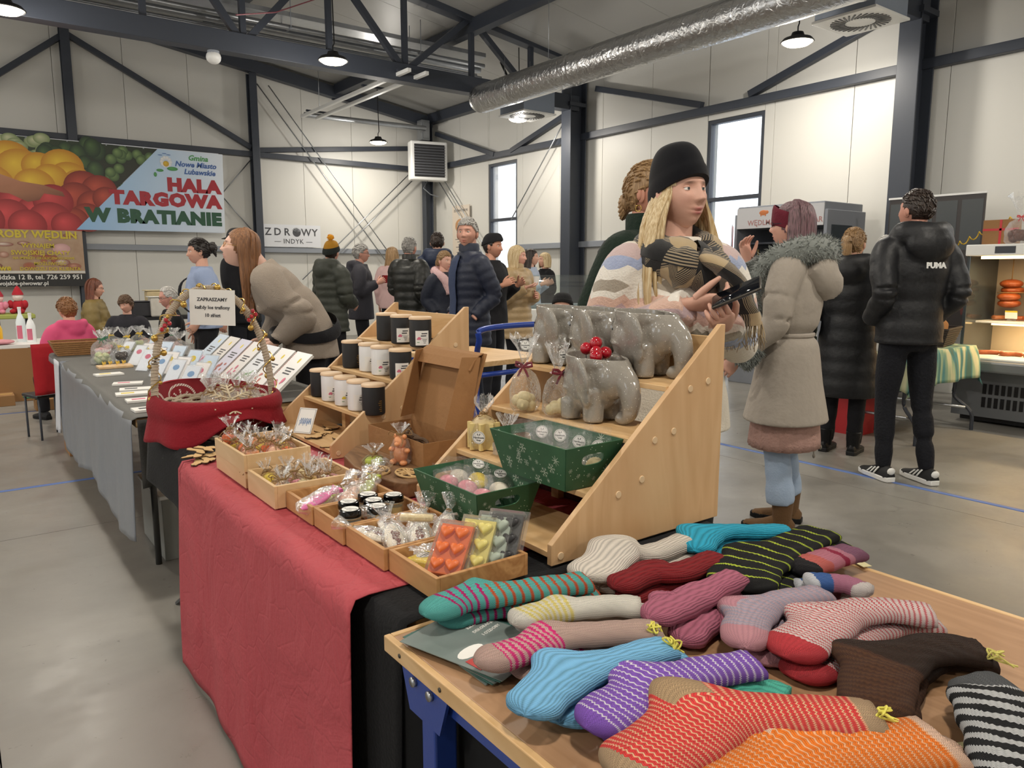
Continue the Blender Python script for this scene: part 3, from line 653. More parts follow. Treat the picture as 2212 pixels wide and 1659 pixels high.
 if not female: prof = [(z, rx * (1.07 if z > 1.15 else 1.0), ry * 1.05) for z, rx, ry in prof]
 else: prof = [(z, rx * (1.04 if z < 1.0 else .97), ry * (1.06 if 1.15 < z < 1.3 else 1)) for z, rx, ry in prof]
 wf = top.get('waist'); hf = top.get('hemflare', 0)
 dzr = .012; n = int((cl - hem) / dzr); rs = []
 for i in range(n + 1):
  z = hem + (cl - hem) * i / n; rx = interp(z, [(a, b_) for a, b_, c_ in prof]); ry = interp(z, [(a, c_) for a, b_, c_ in prof])
  bk = bulk * (1 if z < 1.4 else .7) + hf * max(0, (1.0 - z)) + (pf * (abs(math.sin(PI * z / per)) - .6))
  if wf and abs(z - wf[0]) < .06: bk -= wf[1] * g(z - wf[0], .03)
  rs.append([V(((rx + bk) * s * math.cos(a), (ry + bk) * s * math.sin(a), z * s)) for a in [2 * PI * k / 28 for k in range(28)]])
 q.rings(rs)
 for k, sx in ((0, -1), (1, 1)):
  if top.get('vest'): break
  e, w_ = J[k]; ww = w_ + (e - w_).normalized() * top.get('cuff', .015)
  pts = [V((sx * .1 * s, 0, 1.365 * s)), V((sh[k].x - sx * .015, 0, sh[k].z - .02)), lerp(sh[k], e, .5) + V((sx * .012, 0, 0)), e + V((sx * .004, -.008, 0)), lerp(e, ww, .5), ww]
  pts = cat_rom(pts, 7); m_ = len(pts); L = 0; rad = []; sr = top.get('sleeve', 1)
  for i in range(m_):
   L += (pts[i] - pts[i - 1]).length if i else 0
   rad.append((interp(i / (m_ - 1), [(0, .068), (.25, .064), (.6, .05), (.8, .045), (1, .038)]) * sr + bulk * .8 + pf * .8 * (abs(math.sin(PI * L / per)) - .6)) * s)
  q.tube(pts, rad, 16)
 if top.get('hood'):
  hd = top['hood']
  q.tube(cat_rom([V((-.10, .02, 1.45)) * s, V((-.12, -.06, 1.48)) * s, V((0, -.135, 1.47)) * s, V((.12, -.06, 1.48)) * s, V((.10, .02, 1.45)) * s], 6), [.05 * s * hd] * 25, 12, flat=1.25)
  q.ell(V((0, -.12, 1.42)) * s, (.12 * s * hd, .07 * s * hd, .09 * s * hd), 14, 10)
 if top.get('bust', female): 
  for sx in (-1, 1): q.ell(V((sx * .07, .085 + bulk, 1.25)) * s, (.065 * s, .05 * s, .065 * s), 12, 8)
 jk = mobj(nm, remesh(q, top.get('vox', vox), top.get('smooth', 3), nm), top.get('mat') or cloth('dark_cloth', '#1c1d22'), t, T)
 if top.get('stand'):   # standing collar
  q = MB(); q.lathe([(.066, 1.44), (.082, 1.45), (.083, 1.53), (.075, 1.545), (.066, 1.53)], (0, .005, 0), 20)
  for i, v in enumerate(q.v): q.v[i] = tuple(T(V(v) * s))
  q.build('collar', top.get('mat'), t)
 # ---- hair
 K = lambda p: hc + Rh @ (V(p) * hs)
 hm = hair.get('mat')
 if hm and not hair.get('none'):
  q = MB(); nl, nz = 40, 26; fr = hair.get('front', .52); sd_ = hair.get('side', -.05); bk = hair.get('back', -.75); vol = hair.get('vol', 1.07); rows = []
  rr = random.Random(len(label)); L0 = hair.get('long', 0)
  if L0: sd_ = min(sd_, -.3); bk = -.85
  for i in range(nz + 1):
   ph = -PI / 2 * .95 + PI * .95 * i / nz; row = []
   for k in range(nl):
    tt = -1 + 2 * k / nl; p = head_pt(tt, ph, False, vol); 
    if hair.get('messy'): p *= 1 + hair['messy'] * (rr.random() - .5)
    row.append((q.p(K(p + V((0, -.002, .004)))), math.sin(ph), abs(PI * abs(tt) ** 1.35)))
   rows.append(row)
  for a in range(nz):
   for k in range(nl):
    z = (rows[a][k][1] + rows[a + 1][k][1]) / 2; la = (rows[a][k][2] + rows[a][(k + 1) % nl][2]) / 2
    lim = rr.uniform(-.05, .05) * (0 if L0 else 1) + interp(la, [(0, fr), (.75, fr - .04), (1.15, sd_ + .25), (1.45, sd_), (1.75, sd_ - .1), (2.0, bk), (PI, bk)])
    if z > lim: q.face(rows[a][k][0], rows[a][(k + 1) % nl][0], rows[a + 1][(k + 1) % nl][0], rows[a + 1][k][0])
  q.face(*[rows[-1][k][0] for k in range(nl)])
  L = L0
  if not L and not hat:
   for _ in range(460):
    i = rr.randrange(nz // 3, nz - 1); k = rr.randrange(nl); la = rows[i][k][2]; z = rows[i][k][1]
    if z < interp(la, [(0, fr), (.75, fr - .04), (1.15, sd_ + .25), (1.45, sd_), (1.75, sd_ - .1), (2.0, bk), (PI, bk)]) + .04: continue
    p0 = V(q.v[rows[i][k][0]]); nn = (p0 - hc).normalized(); tg = Rh @ V((rr.uniform(-.6, .6), -.9, -.25 if z < .6 else .1)); tg = (tg - nn * tg.dot(nn)).normalized()
    q.tube([p0 - nn * .003, p0 + nn * .005 + tg * .012, p0 + nn * .003 + tg * .028], [.0024 * hs, .0022 * hs, .0006], 4)
  if L:
   n_ = hair.get('n', 26); a0, a1 = hair.get('arc', (70, 290))
   for i in range(n_):
    a = math.radians(lerp(a0, a1, i / (n_ - 1)) + rr.uniform(-5, 5)); cx_, sy_ = math.sin(a), math.cos(a)
    o1 = rr.uniform(.96, 1.08); ll = L * rr.uniform(.8, 1.08); fw_ = hair.get('fwd', 0)
    dwn = rr.uniform(.5, 1) * hair.get('flare', .02)
    P = [V((cx_ * .03, sy_ * .03 - .01, .113)), V((cx_ * .064, sy_ * .077 - .005, .082)) * o1 * vol, V((cx_ * .083, sy_ * .1 - .005, .0)) * o1 * vol, V((cx_ * (.086 + dwn), sy_ * .1 - .01 + fw_ * .3, -.11)), V((cx_ * (.088 + dwn * 1.6), sy_ * .09 - .015 + fw_, -.11 - (ll - .11) * .5)), V((cx_ * (.075 + dwn * 1.4), sy_ * .08 - .01 + fw_ * 1.2, -ll))]
    # strands hang straight down below the chin
    P[0] = V((cx_ * .02, sy_ * .02 - .008, .121 * vol))
    if hat and hat['kind'] == 'beanie': P[0] *= .8; P[1] *= .84; P[2] *= .86
    W = [K(p) for p in P[:3]] + [hc + Matrix.Rotation(math.radians(-head[0]), 3, 'Z') @ (p * hs) for p in P[3:]]
    pts = cat_rom(W, 4); m_ = len(pts); w0 = hair.get('w', .016)
    q.tube(pts, [.55 * w0 * hs * interp(j / (m_ - 1), [(0, .5), (.3, 1), (.7, .9), (1, .15)]) for j in range(m_)], 6, flat=1.8, upv=Rh @ V((sy_, -cx_, 0)))
  if hair.get('bun'):
   bp_ = hair['bun']; q.ell(K(bp_[:3]), bp_[3] * hs, 12, 9); q.tube([K(V(bp_[:3]) * .6), K(bp_[:3])], [.04 * hs, .03 * hs], 10)
   for j in range(16):
    a = 2 * PI * j / 16; dv = V((math.cos(a) * .7, -.3, math.sin(a))) * bp_[3]; q.tube([K(V(bp_[:3])), K(V(bp_[:3]) + dv), K(V(bp_[:3]) + dv * 1.35 + V((0, -.01, -.02)))], [.012 * hs, .009 * hs, .002], 5)
  if hair.get('pony'):
   pts = cat_rom([K(p) for p in hair['pony']], 5); q.tube(pts, [interp(j / (len(pts) - 1), [(0, .018), (.3, .034), (.8, .026), (1, .006)]) * hs for j in range(len(pts))], 10)
  q.build('hair', hm, t, solid=.008 if not L else 0, ang=70)
 # ---- headwear
 if hat:
  kd = hat['kind']; hmz = hat.get('mat')
  if kd == 'beanie':
   q = MB(); rows = []; b0 = hat.get('brim', .02); up_ = hat.get('tall', 1.0)
   for i in range(19):
    u = i / 18; ph = u * PI / 2; z = b0 + (.135 * up_ - b0) * math.sin(ph) if True else 0
    r_ = (1.13 if u > .22 else 1.18 - .1 * abs(u - .1)) * math.cos(ph * .98) ** .62
    rows.append([K(V((.077 * r_ * math.cos(a), .097 * r_ * math.sin(a) - .006 + hat.get('slouch', 0) * u * -.03, z - (hat.get('tilt', .035) * (1 - u) * (-math.sin(a)) if True else 0)))) for a in [2 * PI * k / 28 for k in range(28)]])
   q.rings(rows); ho = q.build('beanie', hmz, t)
   if hat.get('band'): 
    q = MB(); q.rings([[p + (p - hc).normalized() * .004 for p in rows[j]] for j in range(0, 6)], caps=False); q.build('hat_band', hat['band'], ho)
   if hat.get('pom'): 
    q = MB(); c_ = K(V((0, -.01, .165))); q.ell(c_, .034 * hs, 10, 8)
    for j in range(120):
     d_ = V((rr.gauss(0, 1), rr.gauss(0, 1), rr.gauss(0, 1))).normalized() if hm else V((R.gauss(0, 1), R.gauss(0, 1), R.gauss(0, 1))).normalized()
     q.tube([c_, c_ + d_ * .042 * hs], [.004, .002], 4)
    q.build('pompom', hat['pom'], ho)
  elif kd == 'cap':
   q = MB(); rows = []
   for i in range(13):
    ph = i / 12 * PI / 2; rows.append([K(V((.087 * math.cos(ph) ** .7 * math.cos(a), .106 * math.cos(ph) ** .7 * math.sin(a) - .004, .035 + .095 * math.sin(ph)))) for a in [2 * PI * k / 24 for k in range(24)]])
   q.rings(rows)
   br = []
   for i in range(5):
    br.append([K(V((.075 * math.cos(a), .085 * math.sin(a) + .075 * i / 4 * math.sin(a), .04 - .018 * i / 4))) for a in [math.radians(20 + 140 * k / 12) for k in range(13)]])
   q.build('cap', hmz, t); q = MB(); q.rings(br, closed=False, caps=False); q.build('cap_brim', hmz, t, solid=.006)
  elif kd == 'headband':
   q = MB(); rows = []
   for z_, r_ in ((-.022, 1.07), (-.018, 1.12), (.01, 1.14), (.04, 1.13), (.062, 1.08), (.066, 1.02)):
    rows.append([K(V((.077 * r_ * math.cos(a), .097 * r_ * math.sin(a) - .004, z_ + .03 * math.sin(a) + .012 * g(math.sin(a) - 1, .2) * (1 if z_ > 0.02 else -1)))) for a in [2 * PI * k / 28 for k in range(28)]])
   q.rings(rows, caps=False); q.build('headband', hmz, t)
 if glasses:
  q = MB()
  for sx in (-1, 1):
   q.tube([K(V((sx * .032 + .021 * math.cos(a), .098 - .012 * abs(math.cos(a)) * (1 if math.cos(a) * sx > 0 else 0), .003 + .015 * math.sin(a)))) for a in [2 * PI * j / 14 for j in range(14)]], .0016 * hs, 5, loop=True)
   q.tube([K(V((sx * .053, .09, .006))), K(V((sx * .079, .05, .008))), K(V((sx * .082, -.01, .006)))], .0016 * hs, 5)
  q.tube([K(V((-.012, .1, .006))), K(V((.012, .1, .006)))], .0016 * hs, 5); q.build('glasses', glasses, t)
 return dict(root=t, T=T, K=K, s=s, hc=hc, J=J, Rh=Rh, jk=jk, hs=hs, yaw=yaw)
def fur(name, pts, r, parent, mat, n=1400, L=.022, seed=3, flat=1.0):
 """shaggy fur roll along a curve"""
 q = MB(); rr = random.Random(seed); pts = cat_rom(pts, 6); m_ = len(pts); rad = r if isinstance(r, list) else [r] * m_
 if len(rad) != m_: rad = [interp(i / (m_ - 1), [(k / (len(r) - 1), x) for k, x in enumerate(r)]) for i in range(m_)]
 q.tube(pts, rad, 12, flat=flat)
 for _ in range(n):
  i = rr.randrange(m_ - 1); u = rr.random(); p = lerp(pts[i], pts[i + 1], u); a_, b_ = basis(pts[i + 1] - pts[i]); an = rr.uniform(0, 2 * PI)
  d_ = a_ * math.cos(an) + b_ * math.sin(an) * flat; c_ = p + d_ * rad[i] * .95; tp = c_ + (d_ + V((rr.gauss(0, .5), rr.gauss(0, .5), rr.gauss(0, .4) - .3))).normalized() * L * rr.uniform(.6, 1.2)
  sd = d_.cross(tp - c_); sd = sd.normalized() * .0035 if sd.length > 1e-6 else V((.003, 0, 0))
  q.face(q.p(c_ - sd), q.p(c_ + sd), q.p(tp))
 return q.build(name, mat, parent, fix=False)
# ---------------------------------------------------------------- hair, fabrics
H_blond = hairmat('hair_blond', '#e6d3ab', '#b08f5c'); H_brown = hairmat('hair_brown', '#3a2a20', '#1d1512'); H_dark = hairmat('hair_dark', '#2a211d', '#120e0d')
H_grey = hairmat('hair_grey', '#b9b6b0', '#6f6c69'); H_white = hairmat('hair_white', '#e0ddd8', '#aaa6a0'); H_auburn = hairmat('hair_auburn', '#9a6a42', '#5d3a22'); H_red = hairmat('hair_red', '#7a3f26', '#42200f')
H_light = hairmat('hair_light_brown', '#b08f66', '#7a5c3a')
def hp(px, py, h): p = atz(px, py, h); return (p.x, p.y)
BLK = cloth('black_cloth', '#141417', '#24242a'); NAVY = puffm('navy_quilt', '#1d2438', '#141a2a', .55); BLKP = puffm('black_puffer', '#17181b', '#0f1012', .5)
GOLD = pm('brass_gold', '#c9a75a', .3, .9)
# ================================================================ the shopper with the phone
m, nt, b = newmat('patterned_wool_sweater'); b.inputs['Roughness'].default_value = .95; b.inputs['Sheen Weight'].default_value = .3
tc = N(nt, 'ShaderNodeTexCoord'); sp = N(nt, 'ShaderNodeSeparateXYZ', {0: tc.outputs['Object']})
hz = math_(nt, 'ADD', sp.outputs[0], math_(nt, 'MULTIPLY', sp.outputs[1], .8))
zg = math_(nt, 'PINGPONG', math_(nt, 'DIVIDE', hz, .05), .5)
zz = math_(nt, 'ADD', sp.outputs[2], math_(nt, 'MULTIPLY', zg, .036))
rp = N(nt, 'ShaderNodeValToRGB', {0: N(nt, 'ShaderNodeMapRange', {0: zz, 1: 1.1, 2: 1.5}).outputs[0]}); rp.color_ramp.interpolation = 'CONSTANT'; e = rp.color_ramp.elements
st = [(0, '#ded5c4'), (.075, '#8c9cbd'), (.15, '#8d8676'), (.205, '#e6e0d6'), (.255, '#cda79c'), (.33, '#b99fa6'), (.40, '#d2ab9a'), (.47, '#e6e0d6'), (.70, '#97a3c4'), (.785, '#c3a9a8'), (.9, '#ded5c8')]
while len(e) < len(st): e.new(.5)
for k, (p_, c_) in enumerate(st): e[k].position = p_; e[k].color = hx(c_)
dm = math_(nt, 'ADD', math_(nt, 'MULTIPLY', math_(nt, 'PINGPONG', math_(nt, 'ADD', math_(nt, 'DIVIDE', hz, .1), .25), .5), 1.0), math_(nt, 'DIVIDE', math_(nt, 'ABSOLUTE', math_(nt, 'SUBTRACT', sp.outputs[2], 1.315)), .06))
c1 = mixc(nt, math_(nt, 'LESS_THAN', dm, .36), rp.outputs[0], hx('#9a8f80'))
n1 = N(nt, 'ShaderNodeTexNoise', {'Vector': tc.outputs['Object'], 'Scale': 160, 'Detail': 3})
nt.links.new(mixc(nt, math_(nt, 'MULTIPLY', n1.outputs[0], .15), c1, hx('#efeae0')), b.inputs['Base Color'])
wv = N(nt, 'ShaderNodeTexWave', {'Vector': tc.outputs['Object'], 'Scale': 13, 'Distortion': 3.5, 'Detail': 1}, bands_direction='DIAGONAL')
bp = N(nt, 'ShaderNodeBump', {'Strength': .4, 'Distance': .008, 'Height': math_(nt, 'ADD', math_(nt, 'MULTIPLY', wv.outputs[0], .25), n1.outputs[0])}); nt.links.new(bp.outputs[0], b.inputs['Normal'])
M_sweater = m
# checked scarf
m, nt, b = newmat('checked_scarf'); b.inputs['Roughness'].default_value = .95; b.inputs['Sheen Weight'].default_value = .3
uv = N(nt, 'ShaderNodeUVMap'); sp = N(nt, 'ShaderNodeSeparateXYZ', {0: uv.outputs[0]})
a_ = math_(nt, 'FLOOR', math_(nt, 'DIVIDE', sp.outputs[0], .075)); b_ = math_(nt, 'FLOOR', math_(nt, 'DIVIDE', sp.outputs[1], .075))
ck = math_(nt, 'FRACT', math_(nt, 'DIVIDE', math_(nt, 'ADD', a_, b_), 2)); ck = math_(nt, 'GREATER_THAN', ck, .2)
am = math_(nt, 'GREATER_THAN', math_(nt, 'FRACT', math_(nt, 'DIVIDE', a_, 3)), .2)
fs = math_(nt, 'GREATER_THAN', math_(nt, 'FRACT', math_(nt, 'DIVIDE', sp.outputs[1], .009)), .5)
stp = mixc(nt, fs, hx('#17171a'), hx('#9a8a70')); tan = mixc(nt, am, hx('#b59f7c'), hx('#131315'))
n1 = N(nt, 'ShaderNodeTexNoise', {'Scale': 7}); 
nt.links.new(mixc(nt, ck, tan, stp), b.inputs['Base Color'])
bp = N(nt, 'ShaderNodeBump', {'Strength': .4, 'Distance': .005, 'Height': N(nt, 'ShaderNodeTexNoise', {'Scale': 240}).outputs[0]}); nt.links.new(bp.outputs[0], b.inputs['Normal'])
M_scarf = m
def uvtube(q, pts, rad, seg=18, flat=1.0, crumple=0, seed=1):
 rr = random.Random(seed); pts = [V(p) for p in pts]; rs = []; L = 0; n = len(pts)
 for i, p in enumerate(pts):
  if i: L += (pts[i] - pts[i - 1]).length
  d = pts[min(i + 1, n - 1)] - pts[max(i - 1, 0)]; a, b2 = basis(d); r_ = rad[i] if isinstance(rad, list) else rad
  rs.append([(p + (a * math.cos(2 * PI * k / seg) + b2 * math.sin(2 * PI * k / seg) * flat) * r_ * (1 + crumple * math.sin(k * 1.7 + i * .9) * math.sin(i * .5 + k)), (L, 2 * PI * r_ * k / seg)) for k in range(seg + 1)])
 return q.rings(rs, closed=False, caps=False)
wp = atx(1466, 300, 1.93)
hatm = pm('black_velvet_knit', '#0b0c12', .9, bump=(700, .12), spec=.2, sheen=.1)
W = person('woman in cream patterned sweater and black beanie looking up from her phone', (wp.x, wp.y), face=24, h=1.735, head=(-17, 4, 2), skin='#d2a491', lips='#a95f5c', brow='#4a382c', iris='#5c6668',
           hair=dict(mat=H_blond, long=.50, n=100, arc=(68, 292), fwd=.04, flare=.055, w=.0135, front=.45, vol=1.05), hat=dict(kind='beanie', mat=hatm, brim=.0, tall=1.22, slouch=.9, tilt=.05), eyes=True, hres=(88, 84),
           top=dict(name='sweater', mat=M_sweater, hem=.84, bulk=.03, vox=.009, smooth=3, sleeve=1.12, hemflare=.06, cuff=.0), legs=dict(mat=pm('black_leggings', '#08080a', .9), r=.9), vox=.014,
           arms=(((.085, -.02, -.28), (-.10, .23, -.20)), ((.06, -.04, -.28), (-.125, .215, -.135))),
           hands=(dict(d=(.55, .75, .3), n=(.35, -.45, .85), curl=.75, spread=.05, tcurl=.6), dict(d=(-.9, .42, .08), n=(.25, -.75, .6), curl=.62, spread=.05, tcurl=.3)))
t = W['root']; K = W['K']; s = W['s']; T = W['T']
q = MB()
ring = [V((.098 * math.sin(a), .098 * math.cos(a) + .014, 1.452 + .018 * math.sin(a * 2 + .6) - .06 * max(0, math.cos(a)))) for a in [2 * PI * k / 26 for k in range(27)]]
uvtube(q, ring, [.05 + .007 * math.sin(k * 1.3) for k in range(27)], 20, 1.05, .08, 2)
ring = [V((.10 * math.sin(a), .12 * math.cos(a) + .03, 1.41 + .03 * math.sin(a + 1) - .07 * max(0, math.cos(a)))) for a in [-1.9 + 3.8 * k / 18 for k in range(19)]]
uvtube(q, ring, [.055 + .008 * math.sin(k * 1.9) for k in range(19)], 18, 1.1, .1, 4)
sc_o = q.build('scarf', M_scarf, t, fix=False)
q = MB(); end = cat_rom([V((-.02, .15, 1.41)), V((-.085, .185, 1.36)), V((-.13, .185, 1.27)), V((-.15, .18, 1.20))], 6)
uvtube(q, end, [.05, .06, .066, .07, .072, .074, .074, .075, .076, .077, .078, .078, .078, .078, .078, .078, .078, .078, .078], 16, .42, .08, 5)
for k in range(46):
 x = -.15 + .072 * math.cos(k * .41) * .95; y = .18 + .03 * math.sin(k * .41); q.tube([(x, y, 1.205), (x + R.uniform(-.01, .01), y + R.uniform(-.008, .012), 1.165), (x + R.uniform(-.018, .018), y + .008, 1.12 + R.uniform(-.01, .02))], [.0028, .0022, .0012], 4)
q.build('scarf_end', M_scarf, sc_o, fix=False)
q = MB()
for k, (x, z) in enumerate([(-.028, 0), (-.028, .014), (-.02, .02), (-.018, 0), (-.008, .02), (-.008, .008), (-.008, -.002), (.003, .02), (.003, .01), (.003, 0), (.012, .018), (.02, .01), (.02, -.002), (.028, .018), (.03, .004)]):
 q.ell(K(V((x * .8 + .0, .062 - .25 * abs(x), .122 + z * .55))), .0036, 6, 4)
q.build('hat_emblem', GOLD, t)
# her phone
ph = thing('smartphone', 'dark smartphone held in both hands by the woman in cream sweater', 'phone')
hl = W['root']
pm_ = Matrix.Translation(hl.location) @ Matrix.Rotation(W['yaw'], 4, 'Z')
pc = pm_ @ V((-.045, .335, 1.30))
dx = (pm_.to_3x3() @ V((-.62, .55, .36))).normalized(); dy = (pm_.to_3x3() @ V((-.50, -.72, .52)))
ph.matrix_world = frame_m(pc, dx, dy)
MB().box((0, 0, 0), (.15, .075, .009)).build('case', pm('phone_case', '#4a4640', .35, .3), ph, bevel=.004)
MB().box((0, 0, .0048), (.142, .068, .0008)).build('screen', pm('phone_glass', '#0c0f16', .08), ph)
MB().box((0, 0, -.0048), (.146, .071, .001)).build('back_print', pm('phone_back', '#5d6263', .3, var=(60, .8, '#34508a')), ph)
MB().box((.055, .02, -.006), (.024, .022, .003)).build('camera_bump', M_black, ph, bevel=.002)
# ================================================================ helper standing behind her
P = person('person in dark green fleece jacket standing behind the woman with the phone', hp(1398, 346, 1.80), face=60, h=1.80, female=True, head=(-5, 0, 0), skin='#c98f78', hair=dict(mat=H_light, front=.5, side=.0, back=-.6, vol=1.05, bun=(0, -.1, -.03, .035)),
           top=dict(mat=cloth('green_fleece', '#1c2c22', '#14201a', bump=(60, .5)), bulk=.04, hem=.75, stand=True, sleeve=1.15), legs=dict(mat=cloth('green_work_trousers', '#26352b')), arms=('pocket', 'pocket'))
MB().tube([P['K'](V((.085, -.012, -.05)) + V((0, .012 * math.cos(a), .012 * math.sin(a) - .012))) for a in [2 * PI * k / 12 for k in range(12)]], .0022, 5, loop=True).build('earring', GOLD, P['root'])
q = MB(); q.rings([[P['T'](V((rx * math.cos(a), ry * math.sin(a), z)) * P['s']) for a in [2 * PI * k / 24 for k in range(24)]] for z, rx, ry in ((1.36, .235, .165), (1.40, .236, .158), (1.44, .2, .14), (1.47, .12, .115))], caps=False); q.build('shoulder_yoke', BLK, P['root'])
# ================================================================ woman in the fur trimmed coat
FUR = pm('grey_fur', '#8f948f', .95, var=(40, .8, '#6a6f6b'), sheen=.5)
COAT = cloth('beige_parka', '#aaa196', '#968d83', .8, (30, .35))
P = person('woman in beige parka with grey fur hood and cuffs, maroon headband', hp(1722, 432, 1.72), face=-100, h=1.72, head=(2, 2, -2), skin='#dba894', hair=dict(mat=hairmat('hair_pink_streaked', '#3b2d2c', '#8f6a72'), long=.2, n=26, arc=(95, 265), flare=.03, w=.017, vol=1.09), hat=dict(kind='headband', mat=cloth('maroon_knit', '#6e2433', '#581b28')),
           glasses=pm('gunmetal', '#33353a', .3, .8), top=dict(mat=COAT, hem=.60, bulk=.038, hemflare=.1, waist=(1.06, .035), sleeve=1.12, vox=.011, cuff=.05, smooth=3), legs=dict(mat=cloth('light_ripped_denim', '#a9bad0', '#7f97b8', .8), r=1.05, flare=.075, boot=True, ankle=.13), shoe=cloth('tan_boot', '#6e5236', '#4f3a26'),
           arms=(((.05, .04, -.28), (.07, .2, -.46)), ((.02, .19, -.2), (-.06, .26, .03))), hands=(.55, dict(d=(-.1, .2, .9), n=(-.5, -.8, 0), curl=.45, spread=.25)), hres=(44, 40))
t = P['root']; s = P['s']; T = P['T']
fur('fur_collar', [T(V(p) * s) for p in ((-.06, .15, 1.1), (-.09, .16, 1.27), (-.125, .10, 1.42), (-.125, -.06, 1.49), (0, -.15, 1.485), (.125, -.06, 1.49), (.125, .10, 1.42), (.09, .16, 1.27), (.06, .15, 1.1))], [.03, .05, .06, .066, .07, .066, .06, .05, .03], t, FUR, 5200, .03)
q = MB(); q.ell(T(V((0, -.15, 1.37)) * s), (.125, .07, .12), 18, 12); q.tube([T(V(p) * s) for p in ((-.09, -.09, 1.42), (0, -.165, 1.32), (.09, -.09, 1.42))], [.07, .09, .07], 12); q = remesh(q, .012, 8, 'hood'); mobj('hood', q, COAT, t)
e, w_ = P['J'][0]; d_ = (T(w_) - T(e)).normalized(); w_ = T(w_); fur('fur_cuff', [w_ - d_ * .10, w_ - d_ * .05, w_ - d_ * .0, w_ + d_ * .02], [.066, .076, .074, .06], t, FUR, 2600, .026, 5)
e, w_ = P['J'][1]; d_ = (T(w_) - T(e)).normalized(); w_ = T(w_); fur('fur_cuff', [w_ - d_ * .12, w_ - d_ * .06, w_ - d_ * .0, w_ + d_ * .01], [.055, .065, .064, .05], t, FUR, 1500, .024, 6)
q = MB(); q.tube(cat_rom([T(V(p) * s) for p in ((-.05, .1, 1.2), (-.085, .08, 1.42), (-.075, -.03, 1.515), (0, -.075, 1.54), (.075, -.03, 1.515), (.085, .08, 1.42), (.04, .12, 1.3))], 5), .03, 10); q.build('pink_scarf', pm('pink_chiffon', '#d79ab0', .8, var=(20, .4, '#b97f98')), t)
q = MB(); rs = []
for z, a in ((.46, .225), (.5, .222), (.6, .21), (.72, .2)): rs.append([V((a * s * math.cos(k) * (1 + .02 * math.sin(k * 22)), a * .8 * s * math.sin(k) * (1 + .02 * math.sin(k * 22)), z * s)) for k in [2 * PI * j / 66 for j in range(66)]])
q.rings(rs, caps=False); q.build('knit_dress', cloth('pink_rib_knit', '#b18e84', '#9c7a71', bump=(90, .5)), t, solid=.006)
q = MB()
for k, (x, y) in enumerate(((.235, -.1), (.225, -.13))): q.tube([T(V((x, y, .62)) * s), T(V((x + .015, y - .012, .5)) * s), T(V((x + .02 + .03 * k, y - .02, .36 + .05 * k)) * s)], .004, 5); q.ell(T(V((x + .02 + .03 * k, y - .02, .355 + .05 * k)) * s), (.008, .008, .014), 8, 6)
q.build('drawstring', cloth('drawcord', '#8f887c'), t)
q = MB(); q.rings([[T(V((rx * math.cos(a), ry * math.sin(a), z)) * s) for a in [2 * PI * k / 30 for k in range(30)]] for z, rx, ry in ((1.045, .152, .118), (1.052, .162, .126), (1.062, .162, .126), (1.07, .152, .118))], caps=False); q.build('waist_cord', COAT, t)
# ================================================================ man in the hooded black jacket
P = person('tall man seen from behind in black hooded jacket and striped black sneakers', hp(1988, 406, 1.88), face=-142, h=1.88, female=False, head=(-12, 4, 0), skin='#c68f7c', hair=dict(mat=H_brown, front=.5, side=.08, back=-.45, vol=1.035), top=dict(mat=puffm('black_winter_shell', '#17181c', '#0e0f12', .5), bulk=.036, hem=.84, hood=1.25, sleeve=1.06, puff=.006, period=.11, vox=.012, smooth=4),
           legs=dict(mat=cloth('black_jeans', '#14151a', '#1e2028', bump=(60, .6)), r=.92, flare=.05, stance=(.02, -.1)), arms=('pocket', 'pocket'), hands=(None, None), shoe=None, eyes=False)
t = P['root']; s = P['s']
for k, sx in ((0, -1), (1, 1)):
 a0 = V((sx * .105 * s, (.0, -.12)[k], 0)); q = MB(); rs = []
 for y, hw, ht in ((-.085, .03, .075), (-.06, .042, .105), (-.01, .042, .11), (.04, .042, .1), (.09, .047, .075), (.15, .049, .058), (.195, .038, .048), (.215, .016, .034)): rs.append([a0 + V((hw * math.cos(a), y, .03 + max(0, math.sin(a)) * (ht - .03))) for a in [2 * PI * j / 16 for j in range(16)]])
 so = q.rings(rs).build('sneaker', pm('sneaker_black', '#151517', .7), t)
 pl = [(.03, -.09), (.046, -.05), (.046, .03), (.053, .12), (.04, .2), (.012, .226)]; pl = pl + [(-x, y) for x, y in reversed(pl)]
 MB().prism(pl, .002, .036, lambda x, y, z: a0 + V((x * (.94 if z < .01 else 1), y, z))).build('sole', M_white, so, bevel=.005)
 for sd in (-1, 1):
  for j in range(3):
   y0 = .02 + .032 * j; q = MB(); rr_ = []
   for u in (0, .33, .66, 1): rr_.append((a0 + V((sd * lerp(.047, .036, u) * 1.02 + sd * .001, y0 - .035 * u, lerp(.04, .092 - .008 * j, u))), a0 + V((sd * lerp(.047, .036, u) * 1.02 + sd * .001, y0 - .035 * u + .014, lerp(.04, .092 - .008 * j, u)))))
   q.rings([list(x) for x in rr_], closed=False, caps=False).build('side_stripe', M_white, so, solid=.003)
 MB().ell(a0 + V((0, -.082, .075)), (.03, .012, .024), 10, 6).build('heel_tab', M_white, so)
lm = frame_m(P['T'](V((-.03, -.218, 1.30)) * s), (1, 0, 0), (0, .05, 1)); text('PUMA', .045, M_white, t, lm, bold=.003, name='back_logo', sx=1.1)
